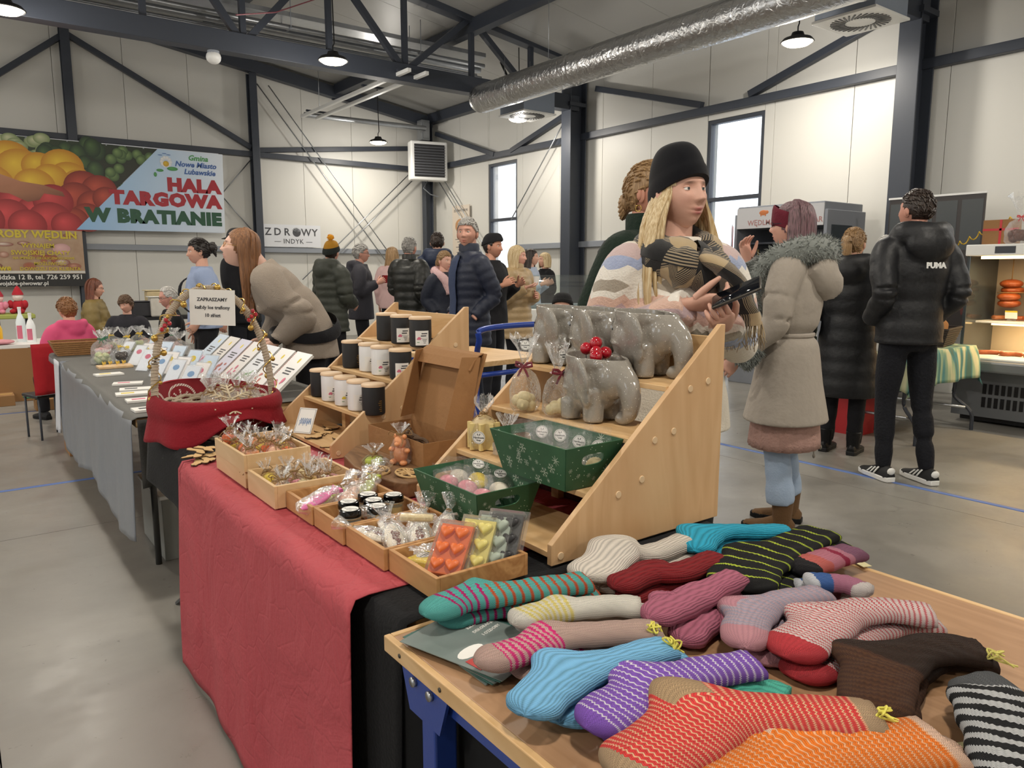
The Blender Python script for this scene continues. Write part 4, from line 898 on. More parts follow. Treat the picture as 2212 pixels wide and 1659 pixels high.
# ================================================================ person in long black coat with ponytail
P = person('person in long black padded coat with fair ponytail and quilted handbag', hp(1846, 490, 1.685), face=165, h=1.685, head=(8, 6, 0), hair=dict(mat=H_light, vol=1.06, pony=[(0, -.1, .05), (.01, -.15, .03), (.01, -.15, -.1), (.03, -.13, -.25), (.05, -.13, -.38)]), top=dict(mat=BLKP, hem=.45, bulk=.05, puff=.008, period=.12, hood=1.15, sleeve=1.2), legs=dict(mat=BLK, boot=True, sole=pm('chunky_sole', '#101012', .7)), shoe=cloth('black_boot', '#131315', rough=.4), arms=('front', 'front'), eyes=False, hands=(.5, .5))
q = MB(); t = P['root']
q.rings([[V((-.245 + .035 * math.cos(a), -.10 + .15 * math.sin(a) * w_, .98 + z)) for a in [2 * PI * k / 20 for k in range(20)]] for z, w_ in ((-.1, .75), (-.08, .9), (0, 1), (.09, .95), (.1, .8))]); hb = q.build('handbag', pm('black_quilted_leather', '#0d0d0f', .3, bump=(45, .8)), t)
q = MB()
for k in range(22):
 u = k / 21; c_ = V((lerp(-.24, -.2, u), lerp(-.19, -.16, u), lerp(1.09, 1.45, u))); q.tube([c_ + V((0, .011 * math.cos(a), .013 * math.sin(a))) if k % 2 else c_ + V((.011 * math.cos(a), 0, .013 * math.sin(a))) for a in [2 * PI * j / 8 for j in range(8)]], .003, 5, loop=True)
q.build('chain_strap', pm('gunmetal', '#33353a'), hb)
# white haired man bending by the fridge
person('white haired man in grey jacket bending towards the meat stall', hp(1888, 513, 1.72), face=115, h=1.76, female=False, head=(0, -8, 0), skin='#c98d7b', hair=dict(mat=H_white, front=.4, vol=1.07), top=dict(mat=cloth('mid_grey_jacket', '#70746f')), glasses=M_black, lean=.18, eyes=False)
# ================================================================ sellers
P = person('woman in light blue sweater with dark ponytail at the candy table', hp(432, 514, 1.66), face=-82, h=1.66, head=(0, -4, 0), skin='#d2a08a', brow='#2e2420', hair=dict(mat=H_dark, front=.5, side=-.1, back=-.5, vol=1.07, bun=(0, -.125, .03, .05)), top=dict(name='sweater', mat=cloth('light_blue_knit', '#8f9fc0', '#a9b5cf'), bulk=.05, hem=.9, sleeve=1.15, vox=.013), arms=('pocket', 'down'), legs=dict(mat=BLK))
q = MB(); s = P['s']; q.tube(cat_rom([P['T'](V(p) * s) for p in ((.14, -.05, 1.45), (.05, .18, 1.33), (-.12, .2, 1.12), (-.22, .06, 1.0))], 6), .014, 6, flat=.4); q.build('bag_strap', BLK, P['root'])
P = person('woman in beige sweater with long auburn hair leaning over the table', (1.80, 4.52), face=-88, h=1.74, head=(0, 20, 0), skin='#deb3a0', brow='#6a4a30', hair=dict(mat=H_auburn, long=.42, n=40, arc=(85, 275), w=.017, flare=.012, vol=1.07), glasses=pm('gold_frame', '#b58b4a', .3, .8), lean=.55,
           top=dict(name='sweater', mat=cloth('beige_wool_knit', '#8f8377', '#a3988c', bump=(150, .4)), bulk=.055, hem=.84, sleeve=1.2, vox=.011, hemflare=.1), arms=(((.05, .0, -.28), (.0, .2, -.44)), ((.05, .12, -.26), (.0, .28, -.46))), legs=dict(mat=BLK), hres=(48, 44))
q = MB(); s = P['s']; q.rings([[P['T'](V((rx * math.cos(a), ry * math.sin(a), z + .05 * math.cos(a))) * s) for a in [2 * PI * k / 30 for k in range(30)]] for z, rx, ry in ((.985, .238, .195), (1.0, .243, .2), (1.035, .241, .198), (1.05, .232, .19))], caps=False); q.build('belt_strap', BLK, P['root'])
q = MB(); q.ell(P['T'](V((-.12, .2, 1.0)) * s), (.1, .05, .06), 14, 8); q.build('belt_bag', pm('black_nylon', '#131316', .45), P['root'])
# ================================================================ crowd along the gable wall
person('man in black cap and black jacket behind the candy sellers', hp(514, 492, 1.80), face=-120, h=1.80, female=False, skin='#d09a86', hair=dict(mat=H_grey, vol=1.03), hat=dict(kind='cap', mat=pm('black_twill', '#15161a', .8)), top=dict(mat=BLK, bulk=.06, hood=1.0), eyes=False)
PB = person('man in olive puffer with black and mustard bobble hat', hp(712, 520, 1.70), face=125, h=1.70, female=False, head=(-25, 0, 0), skin='#cf9a85', hair=dict(mat=H_brown, vol=1.03), hat=dict(kind='beanie', mat=pm('mustard_knit', '#a8781f', .95, bump=(120, .6)), band=pm('black_knit', '#1a1f1c', .95, bump=(120, .6)), pom=pm('yellow_pom', '#dd9a1c', .95), brim=.0), top=dict(mat=puffm('olive_puffer', '#3c3f37', '#2f322b', .6), bulk=.055, puff=.014, period=.085, hood=1.2, sleeve=1.2, hem=.72, vox=.013), legs=dict(mat=BLK), arms=('front', 'front'), eyes=False)
RC = person('grey haired man with glasses in charcoal jacket holding red cup', hp(776, 526, 1.72), face=88, h=1.72, female=False, head=(0, -3, 0), skin='#cd9784', hair=dict(mat=H_grey, front=.45, vol=1.08, messy=.05), glasses=M_black, top=dict(mat=cloth('charcoal_jacket', '#34333a', '#2a2a30', .7), bulk=.05, hem=.76, hood=.9, sleeve=1.1), arms=('hold', 'hold'), legs=dict(mat=BLK))
person('fair haired woman with pale pink scarf, mostly hidden in the crowd', hp(846, 533, 1.73), face=160, h=1.73, hair=dict(mat=H_light, long=.3, n=26, arc=(60, 300)), top=dict(mat=cloth('rose_coat', '#c7a7a4'), bulk=.04), eyes=False)
person('grey haired man in black puffer jacket facing the wall', hp(882, 511, 1.78), face=140, h=1.78, female=False, head=(-8, 0, 0), skin='#c99280', hair=dict(mat=H_grey, front=.5, vol=1.05), top=dict(mat=puffm('dark_charcoal_puffer', '#222320', '#191a18', .45), bulk=.06, puff=.012, period=.1, sleeve=1.2, stand=True, hem=.72, vox=.013), legs=dict(mat=BLK), arms=('front', 'pocket'), eyes=False)
person('dark haired person in navy hooded coat seen from behind', hp(944, 501, 1.88), face=178, h=1.88, female=False, hair=dict(mat=H_brown, front=.5, side=0, back=-.5), top=dict(mat=puffm('navy_hooded_coat', '#1f2b44', '#182238', .6), bulk=.05, hood=1.2), eyes=False)
person('person in green puffer jacket, mostly hidden in the crowd', hp(915, 560, 1.56), face=-150, h=1.56, hair=dict(mat=H_brown, long=.2), top=dict(mat=puffm('green_puffer', '#35442f', '#28341f'), bulk=.05, puff=.012), eyes=False)
P = person('girl in navy coat with fluffy pink scarf', hp(958, 541, 1.60), face=38, h=1.60, head=(-6, -4, 0), skin='#d9a996', hair=dict(mat=H_light, front=.5, side=0, back=-.5, vol=1.05, bun=(0, -.11, -.02, .035)), top=dict(mat=puffm('navy_parka', '#191f30', '#141926', .65), bulk=.045, sleeve=1.1, hem=.7), legs=dict(mat=BLK), arms=('pocket', 'pocket'), hands=(None, None), hres=(40, 38))
s = P['s']; fur('fluffy_scarf', [P['T'](V(p) * s) for p in ((0, .12, 1.27), (-.08, .13, 1.38), (-.12, .03, 1.46), (-.07, -.09, 1.5), (.07, -.09, 1.5), (.12, .03, 1.46), (.08, .13, 1.38), (.03, .14, 1.22))], .048, P['root'], pm('pale_pink_fluff', '#dcb8b8', .95, bump=(80, .6)), 1500, .012)
P = person('grey haired man in navy quilted jacket looking towards the camera', hp(1014, 469, 1.80), face=-62, h=1.80, female=False, head=(-44, 3, 0), skin='#c99683', lips='#a8655b', brow='#6d635b', hair=dict(mat=H_grey, front=.48, side=.02, back=-.5, vol=1.045), top=dict(mat=NAVY, bulk=.03, puff=.009, period=.062, stand=True, sleeve=.95, hem=.74, vox=.0115, smooth=2), legs=dict(mat=cloth('dark_blue_jeans', '#1f2432')), arms=('pocket', 'pocket'), hands=(None, None), hres=(60, 58))
s = P['s']; q = MB(); q.rings([[P['T'](V((rx * math.cos(a), ry * math.sin(a) + .0, z)) * s) for a in [PI * .5 - .27 + .54 * k / 10 for k in range(11)]] for z, rx, ry in ((.80, .205, .172), (.95, .2, .168), (1.1, .185, .157), (1.22, .205, .168), (1.32, .215, .164), (1.4, .2, .14), (1.45, .13, .108))], closed=False, caps=False); q.build('pullover_front', cloth('blue_grey_pullover', '#3f4a66', '#343e58'), P['root'], solid=.008)
person('man in black beanie standing behind the navy quilted jacket', hp(1060, 500, 1.76), face=62, h=1.74, female=False, head=(-5, -4, 0), skin='#bf8a72', brow='#2b211c', hair=dict(mat=H_dark, vol=1.03), hat=dict(kind='beanie', mat=pm('black_beanie_knit', '#131316', .95, bump=(150, .4)), brim=.03), top=dict(mat=BLK, bulk=.05), arms=('hold', 'hold'))
GP = person('blonde woman in gold puffer coat holding a white paper cup', hp(1116, 530, 1.65), face=52, h=1.65, head=(-18, -3, 0), skin='#dca794', hair=dict(mat=H_blond, long=.2, n=30, arc=(75, 285), w=.018, flare=.01, vol=1.09, front=.42), top=dict(mat=puffm('gold_puffer', '#b39a74', '#94794f', .42), bulk=.058, puff=.014, period=.08, sleeve=1.25, stand=True, hem=.66, vox=.012), legs=dict(mat=BLK), arms=('phone', ((.1, 0, -.28), (-.06, .23, -.14))), hands=(.5, dict(d=(-.75, .6, .1), n=(-.2, .1, 1), curl=.45)), hres=(40, 38))
person('dark haired woman with pale cardigan behind the blonde shopper', hp(1146, 537, 1.68), face=70, h=1.68, head=(-5, 0, 0), hair=dict(mat=H_brown, long=.25, arc=(80, 280)), top=dict(mat=cloth('pale_blue_cardigan', '#b9c3d4'), bulk=.04), arms=('hold', 'hold'))
person('blonde woman in black jacket behind the glass stall screen', hp(1178, 545, 1.66), face=-60, h=1.66, hair=dict(mat=H_blond, long=.12, n=20, arc=(60, 300)), top=dict(mat=BLK, bulk=.045), arms=('hold', 'hold'), eyes=False)
pc_ = atz(1216, 632, 1.22); person('child in black beanie peeking over the table', (pc_.x, pc_.y), face=-8, h=1.2, head=(0, 0, 0), skin='#dba893', hair=dict(mat=H_brown, vol=1.03), hat=dict(kind='beanie', mat=pm('black_beanie_knit', '#131316'), brim=.03), top=dict(mat=BLK, bulk=.04, headscale=1.2), hres=(40, 38))
# ================================================================ people by the left stalls
def seat_at(px, py, depth, h): p = V((0, 0, H)) + ray(px, py) * depth / F; return (p.x, p.y)
P = person('auburn haired woman in mustard puffer sitting by the wall', seat_at(200, 610, 9.2, 1.2), face=75, h=1.70, seated=True, head=(0, -8, 0), skin='#d6a28d', hair=dict(mat=H_red, long=.28, n=24, arc=(80, 280)), glasses=M_black, top=dict(mat=puffm('mustard_puffer', '#7d6a3a', '#69582f', .55), bulk=.055, puff=.012, period=.09, sleeve=1.15), legs=dict(mat=BLK), arms=('lap', 'lap'))
person('boy with brown fringe in dark jacket slumped on a chair', seat_at(272, 640, 8.6, 1.1), face=-15, h=1.45, seated=True, head=(20, -12, 10), skin='#d6a48f', female=False, hair=dict(mat=hairmat('hair_mid_brown', '#6a4f3a', '#46321f'), front=.25, side=-.2, vol=1.12), top=dict(mat=cloth('dark_grey_hoodie', '#2c2b31'), bulk=.04), legs=dict(mat=BLK), arms=('lap', 'lap'))
person('person in bright pink jacket seated with back turned', seat_at(150, 700, 6.75, 1), face=-150, h=1.50, seated=True, head=(0, -14, 0), hair=dict(mat=hairmat('hair_copper', '#a9774c', '#6d4626'), front=.5, side=-.2, back=-.7, vol=1.12, messy=.06), top=dict(mat=pm('pink_softshell', '#e0527f', .7, var=(7, .35, '#c23f69')), bulk=.055, sleeve=1.2, hood=.8), legs=dict(mat=BLK), arms=('lap', 'lap'), eyes=False)
person('balding elderly man with glasses seated behind the sweets', seat_at(368, 655, 8.0, 1.15), face=-75, h=1.6, seated=True, head=(0, -14, 0), female=False, skin='#d09a8a', hair=dict(mat=H_white, front=.75, side=-.05, back=-.6, vol=1.03), glasses=M_black, top=dict(mat=BLK), arms=('lap', 'lap'))
# ================================================================ tables
TZ = .73
M_ply = wood('birch_plywood', '#dcb98a', '#c79f6c', 5, 1, .5, 2.5); M_plyv = wood('birch_plywood_upright', '#d8b488', '#c8a074', 2.2, 2, .5, 4.5)
M_edge = wood('plywood_edge', '#c9a577', '#8a6845', 40, 1, .7, .2, 200)
M_lam = wood('beech_laminate', '#b08a68', '#997352', 9, 1, .45, 1.2, 120)
M_blue = pm('blue_steel_paint', '#24408e', .35, bump=(40, .05)); M_bolt = pm('zinc_bolt', '#b0b2b5', .3, .9)
M_legm = pm('folding_leg_grey', '#4b4b4a', .4, .4)
t = thing('sock_table', 'beech topped table with blue steel frame covered in knitted socks', 'table', (1.045, .10, 0))
MB().box((0, 0, TZ - .0135), (.95, 2.01, .025)).build('tabletop', M_lam, t, smooth=False, bevel=.002)
for a, b_, c, d_ in ((0, 1.0115, .95, .013), (0, -1.0115, .95, .013)): MB().box((a, b_, TZ - .0145), (c, d_, .029)).build('edge_strip', M_ply, t, smooth=False, bevel=.002)
for a in (-.4815, .4815): MB().box((a, 0, TZ - .0145), (.013, 2.036, .029)).build('edge_strip', M_ply, t, smooth=False, bevel=.002)
for x, y in ((-.43, .93), (.43, .93), (-.43, -.93), (.43, -.93)):
 sx = -1 if x < 0 else 1
 lg = MB().box((x, y, .345), (.045, .045, .69)).build('leg', M_blue, t, smooth=False, bevel=.004)
 MB().prism([(-.05, -.1), (.05, -.1), (.075, -.03), (.075, 0), (-.075, 0), (-.075, -.03)], -.003, .003, lambda a, z, n: (x + sx * .027 + n, y + a - .0, .699 + z)).build('bracket', M_blue, lg, smooth=False)
 for dy in (-.025, .03): MB().cyl((x + sx * .03, y + dy, .66), (x + sx * .037, y + dy, .66), .009, seg=8).build('bolt', M_bolt, lg)
MB().box((0, .93, .66), (.82, .03, .05)).box((0, -.93, .66), (.82, .03, .05)).box((-.43, 0, .66), (.03, 1.82, .05)).box((.43, 0, .66), (.03, 1.82, .05)).build('frame_rail', M_blue, t, smooth=False)
for y in (.96, .83): MB().cyl((-.488, y, TZ - .014), (-.4895, y, TZ - .014), .004, seg=8).build('screw', pm('dark_screw', '#4b4740', .4, .6), t)
q = MB(); q.grid(lambda u, v: V((.655 - .057 * max(0, 1 - u * 30) + .008 * math.sin(u * 40) * v * min(1, u * 20), 1.14 - 1.99 * u, .695 - .69 * v)), 60, 10); tag(q.build('black_skirt', pm('black_skirt_fabric', '#0c0c0e', .95), solid=.003), 'black cloth hanging behind the blue leg under the sock table', 'cloth')  # black sheet stands for hanging cloth and for the darkness under the table
t = thing('folding_table', 'folding table hidden under the red and black cloths', 'table', (1.07, 2.17, 0))
MB().box((0, 0, TZ - .025), (.86, 2.04, .038)).build('tabletop', M_ply, t, smooth=False, bevel=.004)
for y in (-.8, .8):
 for x in (-.33, .33):
  sx = -1 if x < 0 else 1
  MB().tube(cat_rom([(x * .8, y, TZ - .045), (x * .82, y, .35), (x * 1.0, y + .06 * (1 if y > 0 else -1), .15), (x * 1.28, y + .2 * (1 if y > 0 else -1), .0)], 5), .014, 8).build('leg', M_legm, t)
 MB().tube([(-.27, y, .4), (.27, y, .4)], .01, 8).build('cross_bar', M_legm, t)
def drape(name, lab, mat, x0, x1, y0, y1, drop, top=TZ, wave=.008, edge=None, seed=1, ny=60, lift=.002, group=None, wrk=0, both=False, botfn=None, n_end=None):
 """cloth over a table: from x1 (back) over the front edge x0 and down by drop"""
 rr = random.Random(seed); q = MB(); L1 = x1 - x0; Lt = L1 + drop; r = .022; ph = [rr.uniform(0, 6) for _ in range(6)]
 def fn(u, v):
  y = lerp(y0, y1, v); dd = drop if not botfn else botfn(v); l = u * (L1 + dd)
  if edge: y += edge(u, v)
  if l < L1 - r: x, z = x1 - l, top + lift
  else:
   l2 = l - (L1 - r); arc = r * PI / 2
   if l2 < arc: a = l2 / r; x, z = x0 + r - r * math.sin(a), top + lift - r + r * math.cos(a)
   else:
    dn = l2 - arc; k = min(1, dn / max(.2, dd)); amp = wave * k
    x = x0 - amp * (1.2 + math.sin(v * (y1 - y0) * 9 + ph[0]) + .5 * math.sin(v * (y1 - y0) * 23 + ph[1])) - .01 * k; z = top + lift - r - dn
  if wrk and l < L1 - r: z += wrk * (max(0, math.sin(y * 70 + 3 * math.sin(x * 9 + ph[2]))) ** 6 + max(0, math.sin(x * 46 + ph[3] + math.sin(y * 11))) ** 10) * .5
  return V((x, y, max(z, .004)))
 return tag(q.grid(fn, 56, ny).build(name, mat, solid=.0025, ang=180), lab, 'tablecloth')
m, nt, b = newmat('red_paper_cloth'); b.inputs['Roughness'].default_value = .75; b.inputs['Specular IOR Level'].default_value = .3
tc = N(nt, 'ShaderNodeTexCoord'); co = tc.outputs['Object']
n1 = N(nt, 'ShaderNodeTexNoise', {'Vector': co, 'Scale': 3.2, 'Detail': 5, 'Distortion': .8}); n2 = N(nt, 'ShaderNodeTexNoise', {'Vector': co, 'Scale': 70, 'Detail': 3})
wv = N(nt, 'ShaderNodeTexVoronoi', {'Vector': co, 'Scale': 13}, feature='DISTANCE_TO_EDGE')
nt.links.new(mixc(nt, n1.outputs[0], hx('#a8434b'), hx('#bb545b')), b.inputs['Base Color'])
hh = math_(nt, 'ADD', math_(nt, 'ADD', math_(nt, 'MULTIPLY', n1.outputs[0], 2.2), math_(nt, 'MULTIPLY', n2.outputs[0], .12)), math_(nt, 'MULTIPLY', N(nt, 'ShaderNodeMapRange', {0: wv.outputs[0], 1: 0, 2: .06}).outputs[0], .06))
bp = N(nt, 'ShaderNodeBump', {'Strength': .6, 'Distance': .03, 'Height': hh}); nt.links.new(bp.outputs[0], b.inputs['Normal']); M_red = m
M_blackc = cloth('black_table_fabric', '#101012', '#18181b', .9)
drape('black_tablecloth', 'black cloth covering the long display table under the red cloth', M_blackc, .6, 1.49, 1.13, 3.27, .70, wave=.004, seed=3, ny=70, botfn=lambda v: .70 if v < .66 else .70 - .5 * min(1, (v - .66) / .1))
drape('red_tablecloth', 'red crinkled paper tablecloth hanging to the floor in front', M_red, .562, 1.47, 1.27, 2.62, .71, lift=.006, wave=.008, seed=8, ny=110, wrk=.0032, edge=lambda u, v: (-.03 * max(0, u - .55) * 2 if v < .02 else 0) + .018 * math.sin(u * 9) * (1 if v > .98 else 0))
# ================================================================ socks
def sock(q, pts, w, th, heel=0, hs=1, tb=.45, cuffw=1.0, foot=1.0, seg=28, n=20, cuff=True, toe=.12, flat=.6, heeln=.085):
 """loft along pts (toe first); w half width; th half thickness; heel bump on side hs at tb"""
 P = cat_rom(pts, n); m_ = len(P); Ls = [0]
 for i in range(1, m_): Ls.append(Ls[-1] + (P[i] - P[i - 1]).length)
 Lt = Ls[-1]; rs = []; q.lv = Lt
 for i, p in enumerate(P):
  t_ = Ls[i] / Lt; d_ = P[min(i + 1, m_ - 1)] - P[max(i - 1, 0)]; d_.z *= .5; up = V((0, 0, 1)); sd = up.cross(d_).normalized()
  d_ = d_.normalized(); up = d_.cross(sd)
  e = min(1, t_ / toe); rw = w * (1 - (1 - e) ** 2.2) ** .5 * lerp(foot, cuffw, max(0, min(1, (t_ - tb) / .2)))
  rh = th * (1 - (1 - e) ** 2.2) ** .5
  if not cuff: e2 = min(1, (1 - t_) / toe); rw *= max(.02, 1 - (1 - e2) ** 2.2) ** .5; rh *= max(.02, 1 - (1 - e2) ** 2.2) ** .5
  elif t_ > .985: rh *= .8
  hb = heel * g((t_ - tb), heeln); row = []
  for k in range(seg + 1):
   a = 2 * PI * k / seg; c_, s_ = math.cos(a), math.sin(a); x = math.copysign(abs(c_) ** .7, c_) * rw * (1 + .035 * math.sin(t_ * 23 + w * 900)); z = math.copysign(abs(s_) ** flat, s_) * rh * (1 + .16 * math.sin(c_ * 5 + t_ * 17 + w * 700) * math.sin(t_ * 31 + c_ * 3))
   if c_ * hs > 0: x += hs * hb * abs(c_) ** .7
   q.hv = 1.0 if (hb > heel * .55 and heel > 0 and c_ * hs > .25) else 0.0
   row.append(q.p(p + sd * x + up * z, (Ls[i], a / (2 * PI) * 4 * w)))
  rs.append(row)
 q.hv = 0
 for a in range(m_ - 1):
  for k in range(seg): q.face(rs[a][k], rs[a][k + 1], rs[a + 1][k + 1], rs[a + 1][k])
 q.face(*rs[0][:-1]); q.face(*reversed(rs[-1][:-1])); return q
def TP(px, py, dz): p = atz(px, py, TZ + dz); return V((p.x, p.y, TZ + dz))
def pair(lab, pxs, w, mat, heel=.02, hs=1, tb=.42, th=.0125, low=None, off=(0, 0), z0=None, cuffw=.92, tag_=None, cat='socks', name='knitted_sock', lift=0, grp=None, two=True, toe=.12, labs=None, **kw):
 """a pair: upper sock traced through its middle line, lower one beneath"""
 w *= 1.08; heel *= 1.55; th = min(th, .0125); zu = (th * 3 + .004 if two else th + .003) + lift; up = [TP(x, y, zu + (c[0] if c else 0)) for x, y, *c in pxs]
 rt_ = thing('sock_pair' if cat == 'socks' else 'mitten_pair', lab, cat, (up[1].x, up[1].y, TZ))
 inv = Matrix.Translation(rt_.location).inverted()
 q = sock(MB(), up, w, th, heel, hs, tb, cuffw, toe=toe, **kw); o = q.build(name, mat, rt_, fix=True, ang=180); o.matrix_parent_inverse = inv
 if two:
  lo = [TP(x, y, th + .002 + lift + (c[0] if c else 0)) for x, y, *c in (low or [(x + off[0], y + off[1], *c) for x, y, *c in pxs])]
  q = sock(MB(), lo, w * .97, th, heel, hs, tb, cuffw, toe=toe, **kw); o = q.build(name, mat, rt_, fix=True, ang=180); o.matrix_parent_inverse = inv
 if tag_:
  px, py, col = tag_; c_ = TP(px, py, zu + .012); q = MB()
  for k in range(3): q.tube(cat_rom([c_ + V((R.uniform(-.012, .012), R.uniform(-.012, .012), R.uniform(-.004, .01))) for _ in range(5)] + [c_ + V((R.uniform(.01, .03), -R.uniform(.0, .03), -.012))], 4), .0016, 5)
  o = q.build('yarn_tie', pm('yarn_' + col, col, .9), rt_); o.matrix_parent_inverse = inv
 return rt_
TEAL, MAG, ORG = '#5cb3ad', '#b81a6e', '#c4552f'
pair('turquoise socks with magenta and orange stripes lying on the leaflets', [(917, 1330), (985, 1300), (1062, 1286), (1160, 1272), (1268, 1256)], .036, knit('knit_teal', [(0, TEAL)], [(0, TEAL), (.12, MAG), (.40, ORG)], 6, .3, heel=TEAL), heel=.024, hs=1, tb=.38, low=[(950, 1345), (1010, 1322), (1090, 1308), (1190, 1297), (1288, 1284)], lift=.006)
pair('pale yellow striped socks with long white cuffs', [(1106, 1347), (1170, 1325), (1244, 1315), (1315, 1309), (1385, 1312)], .031, knit('knit_yellow', [(0, '#ded9cf'), (.09, '#e3d27c'), (.48, '#e6e1d5')], [(0, '#ded9cf'), (.09, '#e6dfc8'), (.48, '#e6e1d5')], 4, .4, rib=False), heel=.012, hs=1, tb=.42, off=(14, 14))
pair('hot pink striped socks with beige toes and cuffs', [(1026, 1434), (1110, 1410), (1205, 1378), (1310, 1368), (1425, 1364)], .031, knit('knit_hotpink', [(0, '#c6a69c'), (.13, '#e0307f'), (.46, '#c3a69b')], [(0, '#c6a69c'), (.13, '#dcaaa8'), (.46, '#c3a69b')], 4, .5), heel=.014, hs=1, tb=.45, low=[(1108, 1456), (1180, 1428), (1260, 1400), (1340, 1385), (1430, 1375)], tag_=(1410, 1360, '#d8cf5e'))
pair('light blue ribbed socks beside the purple pair', [(1132, 1545), (1190, 1487), (1262, 1448), (1350, 1424), (1446, 1400)], .040, knit('knit_lightblue', '#78b4dc', rib=True, col=.0055), heel=.03, hs=1, tb=.42, low=[(1206, 1562), (1256, 1510), (1318, 1470), (1400, 1438), (1478, 1422)], tag_=(1452, 1392, '#d8cf5e'), cuffw=.72)
pair('purple socks with thin white stripes', [(1264, 1572), (1350, 1525), (1430, 1478), (1520, 1452), (1632, 1436)], .042, knit('knit_purple', [(0, '#8a5cc4')], [(0, '#8a5cc4'), (.07, '#e2d8ec')], 4, .2), heel=.03, hs=1, tb=.44, low=[(1316, 1604), (1400, 1555), (1470, 1510), (1560, 1480), (1640, 1462)], cuffw=.75)
pair('coral red socks with peach stripes and beige heels', [(1340, 1690), (1450, 1608), (1562, 1555), (1700, 1548), (1900, 1558)], .052, knit('knit_coral', [(0, '#b79a7a'), (.07, '#e0403f'), (.93, '#b79a7a')], [(0, '#b79a7a'), (.07, '#eeb08c'), (.93, '#b79a7a')], 3, .3, heel='#b39673', row=.003), heel=.04, hs=1, tb=.45, off=(25, 35), th=.02, tag_=(1915, 1548, '#d8cf5e'), cuffw=.8, lift=.012)
pair('mint green socks peeking out under the coral red pair', [(1448, 1565), (1500, 1525), (1570, 1500), (1640, 1495), (1700, 1512)], .03, knit('knit_mint', '#4fb09c', rib=True, col=.0065), heel=.01, hs=1, two=False, lift=.0)
pair('orange knitted socks with peach toes and heels', [(1560, 1760), (1640, 1700), (1760, 1640), (1880, 1622), (2035, 1604)], .055, knit('knit_orange', [(0, '#e3b496'), (.05, '#ee7a22'), (.95, '#e6c0a8')], [(0, '#e3b496'), (.05, '#f0ae80'), (.95, '#e6c0a8')], 3, .3, heel='#e3bda6', row=.003), heel=.045, hs=1, tb=.5, heeln=.12, off=(60, 40), th=.02, cuffw=.85, lift=.008)
pair('lavender socks with soft pink heels and toes', [(1610, 1400), (1612, 1355), (1640, 1318), (1700, 1298), (1780, 1284)], .036, knit('knit_lavender', [(0, '#d0959f'), (.17, '#ada5b8')], [(0, '#d0959f'), (.17, '#c3a9b4')], 4, .35, heel='#cf93a0', rib=False), heel=.022, hs=1, tb=.45, low=[(1665, 1436), (1660, 1390), (1680, 1340), (1720, 1315), (1790, 1300)], cuffw=.8)
pair('red and white fine striped socks with red toes', [(1692, 1418), (1752, 1372), (1822, 1330), (1910, 1318), (2015, 1330)], .044, knit('knit_redwhite', [(0, '#c43a42'), (.14, '#cf5a60')], [(0, '#c43a42'), (.14, '#e3d0cd')], 3, .5), heel=.026, hs=1, tb=.45, low=[(1716, 1464), (1775, 1420), (1840, 1375), (1925, 1348), (2018, 1345)], cuffw=.8, th=.018)
BRN = knit('knit_brown', [(0, '#54341f'), (.46, '#2f1c12')], [(0, '#46291a'), (.46, '#2b190f')], 4, .4, rib=False)
pair('dark brown socks with chocolate cuffs by the table edge', [(1890, 1548), (1895, 1480), (1930, 1430), (2020, 1402), (2125, 1412)], .047, BRN, heel=.026, hs=1, tb=.46, off=(16, 14), tag_=(2150, 1418, '#c9c06a'), cuffw=.78)
pair('dark red ribbed socks half hidden under the mittens', [(1325, 1270), (1400, 1240), (1460, 1238), (1510, 1222), (1555, 1205)], .032, knit('knit_darkred', '#7d1a20', rib=True, col=.006), heel=.015, hs=1, tb=.42, off=(16, 26))
pair('thick white sock pair heaped against the plywood rack', [(1262, 1250), (1300, 1222), (1350, 1180, .02), (1400, 1196), (1485, 1168)], .050, knit('knit_white', '#d6cdc2', rib=True, col=.006), heel=.012, hs=1, tb=.4, off=(30, 24), th=.022, cuffw=.6)
pair('bright cyan ribbed socks behind the dark red pair', [(1500, 1190), (1520, 1160), (1570, 1148), (1640, 1148), (1705, 1148)], .04, knit('knit_cyan', '#2fa3c4', rib=True, col=.0065), heel=.022, hs=1, tb=.35, off=(14, 26), cuffw=.62)
pair('black socks with neon yellow stripes', [(1600, 1275), (1610, 1235), (1648, 1203), (1710, 1180), (1772, 1150)], .062, knit('knit_black_neon', '#0d0d0f', [(0, '#0d0d0f'), (.05, '#b6c93d')], 14, .13, row=.003), heel=.012, hs=1, tb=.45, off=(30, 24), th=.022, cuffw=.72, toe=.1)
pair('pink, coral and black banded hat like socks', [(1712, 1232), (1745, 1220), (1785, 1208), (1845, 1192)], .036, knit('knit_pinkblack', [(0, '#17151a'), (.22, '#cf6a63'), (.42, '#c87d8f'), (.62, '#9d2647'), (.7, '#c58395'), (.78, '#8d5d77')]), heel=.0, tb=.5, off=(10, 26), two=False, lift=.02)
pair('blue, white and pink fluffy child mittens', [(1738, 1258), (1790, 1258), (1835, 1265), (1880, 1282)], .026, knit('knit_bluepink', [(0, '#d7d9e0'), (.14, '#3f66a8'), (.4, '#b77690'), (.82, '#dcd3d0')]), heel=.0, off=(-24, 12), cat='mittens', name='knitted_mitten', cuff=False, th=.014)
pair('charcoal, black and white striped sock by the brown pair', [(2075, 1465), (2130, 1500), (2165, 1580), (2200, 1700)], .048, knit('knit_stripe_grey', [(0, '#55575a'), (.16, '#17181b')], [(0, '#55575a'), (.16, '#c3c4c6')], 10, .5), heel=.0, off=(60, 40), th=.022, toe=.1)
